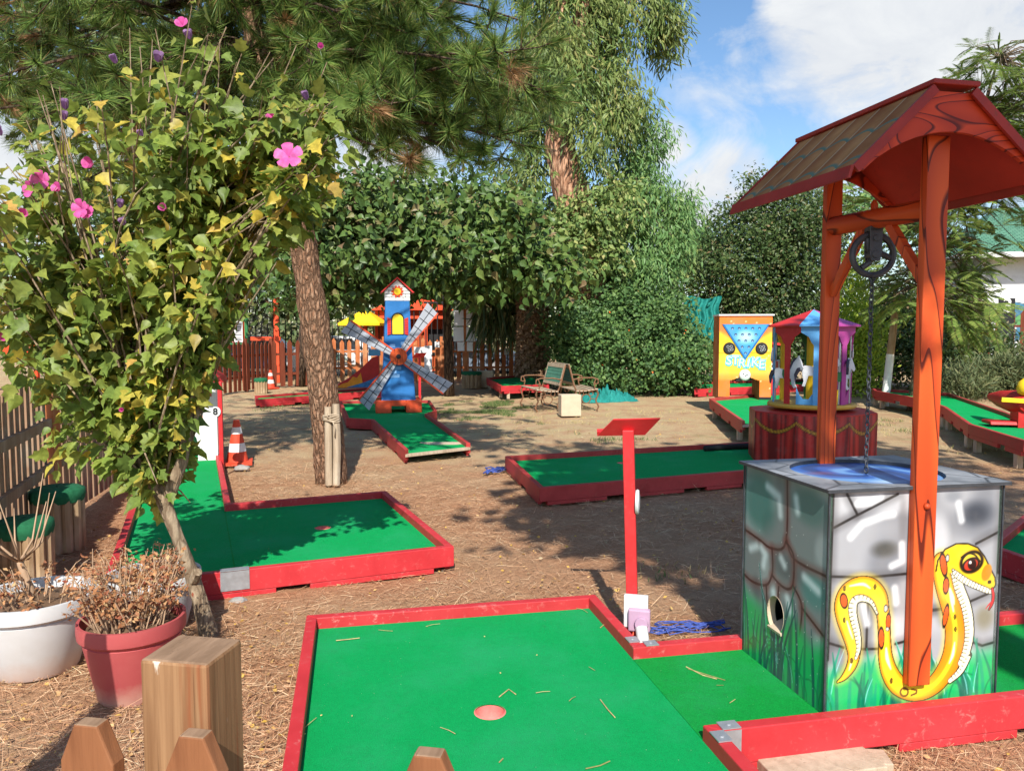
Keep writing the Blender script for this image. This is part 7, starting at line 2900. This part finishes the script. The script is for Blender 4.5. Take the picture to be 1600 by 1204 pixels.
def tufts(patches, per_m2, hgt, mat, nm, label):
    pos = []
    for (px, py, rx, ry, dens) in patches:
        g = G(px, py)
        k = g.y / 1200
        rxm = rx * k
        rym = ry * (g.y ** 2) / (CAM_H * 1200)
        cnt = int(per_m2 * rxm * rym * 3.14 * dens)
        for _ in range(cnt):
            a, q = random.uniform(0, 6.28), math.sqrt(random.random())
            x, y = g.x + rxm * q * math.cos(a), g.y + rym * q * math.sin(a)
            if mnoise.noise(V3((x * 1.7, y * 1.7, 2))) > -.15 + q * .35:
                pos.append((x, y, -.005))
    pos = np.array(pos)
    n = len(pos)
    d = RNG.normal(size=(n, 3)) * .5
    d[:, 2] = 1
    o = leaves(nm, pos, d, rdir(n), RNG.uniform(hgt * .5, hgt, n), LEAF_BLADE, mat, wscale=.007)
    tag(o, label, "grass", kind="stuff")


tufts([(765, 637, 80, 13, 3.2), (715, 648, 50, 9, 1.6), (960, 687, 70, 6, .9), (845, 665, 12, 4, 1), (905, 678, 14, 4, 1), (1400, 665, 60, 12, .35), (1050, 900, 60, 14, .25), (440, 640, 60, 8, .4)], 700, .07, M["grassb"], "grass", "short green grass patches between the lanes")
tufts([(950, 650, 200, 18, .5), (1420, 670, 110, 20, .8), (800, 670, 150, 14, .4), (470, 660, 120, 20, .3), (1050, 890, 90, 16, .5), (1520, 700, 80, 12, .5), (900, 660, 60, 10, .6)], 260, .06, M["strawb"], "dry_grass", "dry straw coloured grass stubble on the open dirt")
# needles and crumbs lying on the front lane
mb = MB()
for pts in ([(780, 1088), (795, 1076), (806, 1084)], [(525, 1000), (545, 998), (562, 996)], [(938, 1092), (950, 1108), (961, 1120)], [(915, 1200), (938, 1195), (953, 1188)], [(1075, 1044), (1100, 1052), (1133, 1062)], [(1072, 1041), (1098, 1054), (1120, 1060)], [(780, 1190), (786, 1184)], [(938, 980), (944, 975)]):
    mb.tube([G(x, y, CARPET_Z + .006) for x, y in pts], .0022, 5)
for _ in range(12):
    e_ = random.random()
    u_, v_ = (random.uniform(-1.9, -1.8), random.uniform(-.8, 1.25)) if e_ < .4 else ((random.uniform(-1.88, -.55), random.uniform(1.15, 1.26)) if e_ < .75 else (random.uniform(-1.88, 0), random.uniform(-.05, .6)))
    a_ = random.uniform(0, 3.14)
    p0 = Matrix.Translation(WLOC) @ Matrix.Rotation(WANG, 4, "Z") @ V3((u_, v_, CARPET_Z + .007))
    dv = V3((math.cos(a_), math.sin(a_), 0)) * random.uniform(.012, .05)
    mb.tube([p0 - dv, p0 + V3((random.gauss(0, .004), random.gauss(0, .004), .002)), p0 + dv], .0012, 4)
tag(mb.build("twigs", M["strawb"]), "few stray pine needles lying on the front green felt", "pine needles", kind="stuff")
mb = MB()
for x, y, r_ in ((473, 1147, .011), (473, 1057, .010), (757, 994, .005), (839, 1023, .004), (782, 1051, .005), (550, 1118, .004), (502, 1117, .004)):
    c = G(x, y, CARPET_Z + .004)
    a = random.uniform(0, 6)
    mb.prism([(r_, 0), (r_ * .3, r_ * .6), (-r_, .1 * r_), (-r_ * .2, -r_ * .5)], 0, .003, Matrix.Translation(c) @ Matrix.Rotation(a, 4, "Z"))
tag(mb.build("leaf_crumbs", paint("pale_leaf_crumb", S(226, 204, 130), .7, .1)), "pale leaf crumbs on the front green felt", "leaf litter", kind="stuff")

# distant greenery beyond the railing and the road
M["lf_far"] = leafmat("distant_pale_leaves", [(0, G1(.10, .15, .06)), (.6, G1(.18, .22, .09)), (1, G1(.30, .28, .15))], .2, .7)
db = [blob(x, y, rx, ry, d, 3) for x, y, rx, ry, d in ((-60, 500, 120, 70, 46), (120, 515, 110, 60, 48), (290, 505, 100, 70, 45), (440, 520, 90, 50, 48), (560, 500, 90, 70, 46), (680, 520, 90, 50, 47), (790, 505, 90, 70, 46), (900, 520, 90, 60, 48))]
pos, outd, ctr, cc = cluster_points(db, 420, 34, 1.9, .3, .8, .1)
o = leaves("distant_trees", pos, rdir(len(pos)) + outd * .5, outd * .5 + rdir(len(pos), .6) + np.array([0, -.6, .2]), RNG.uniform(.3, .6, len(pos)), LEAF_OVAL, M["lf_far"])
tag(o, "pale distant trees beyond the railing and parked cars", "trees", kind="stuff")
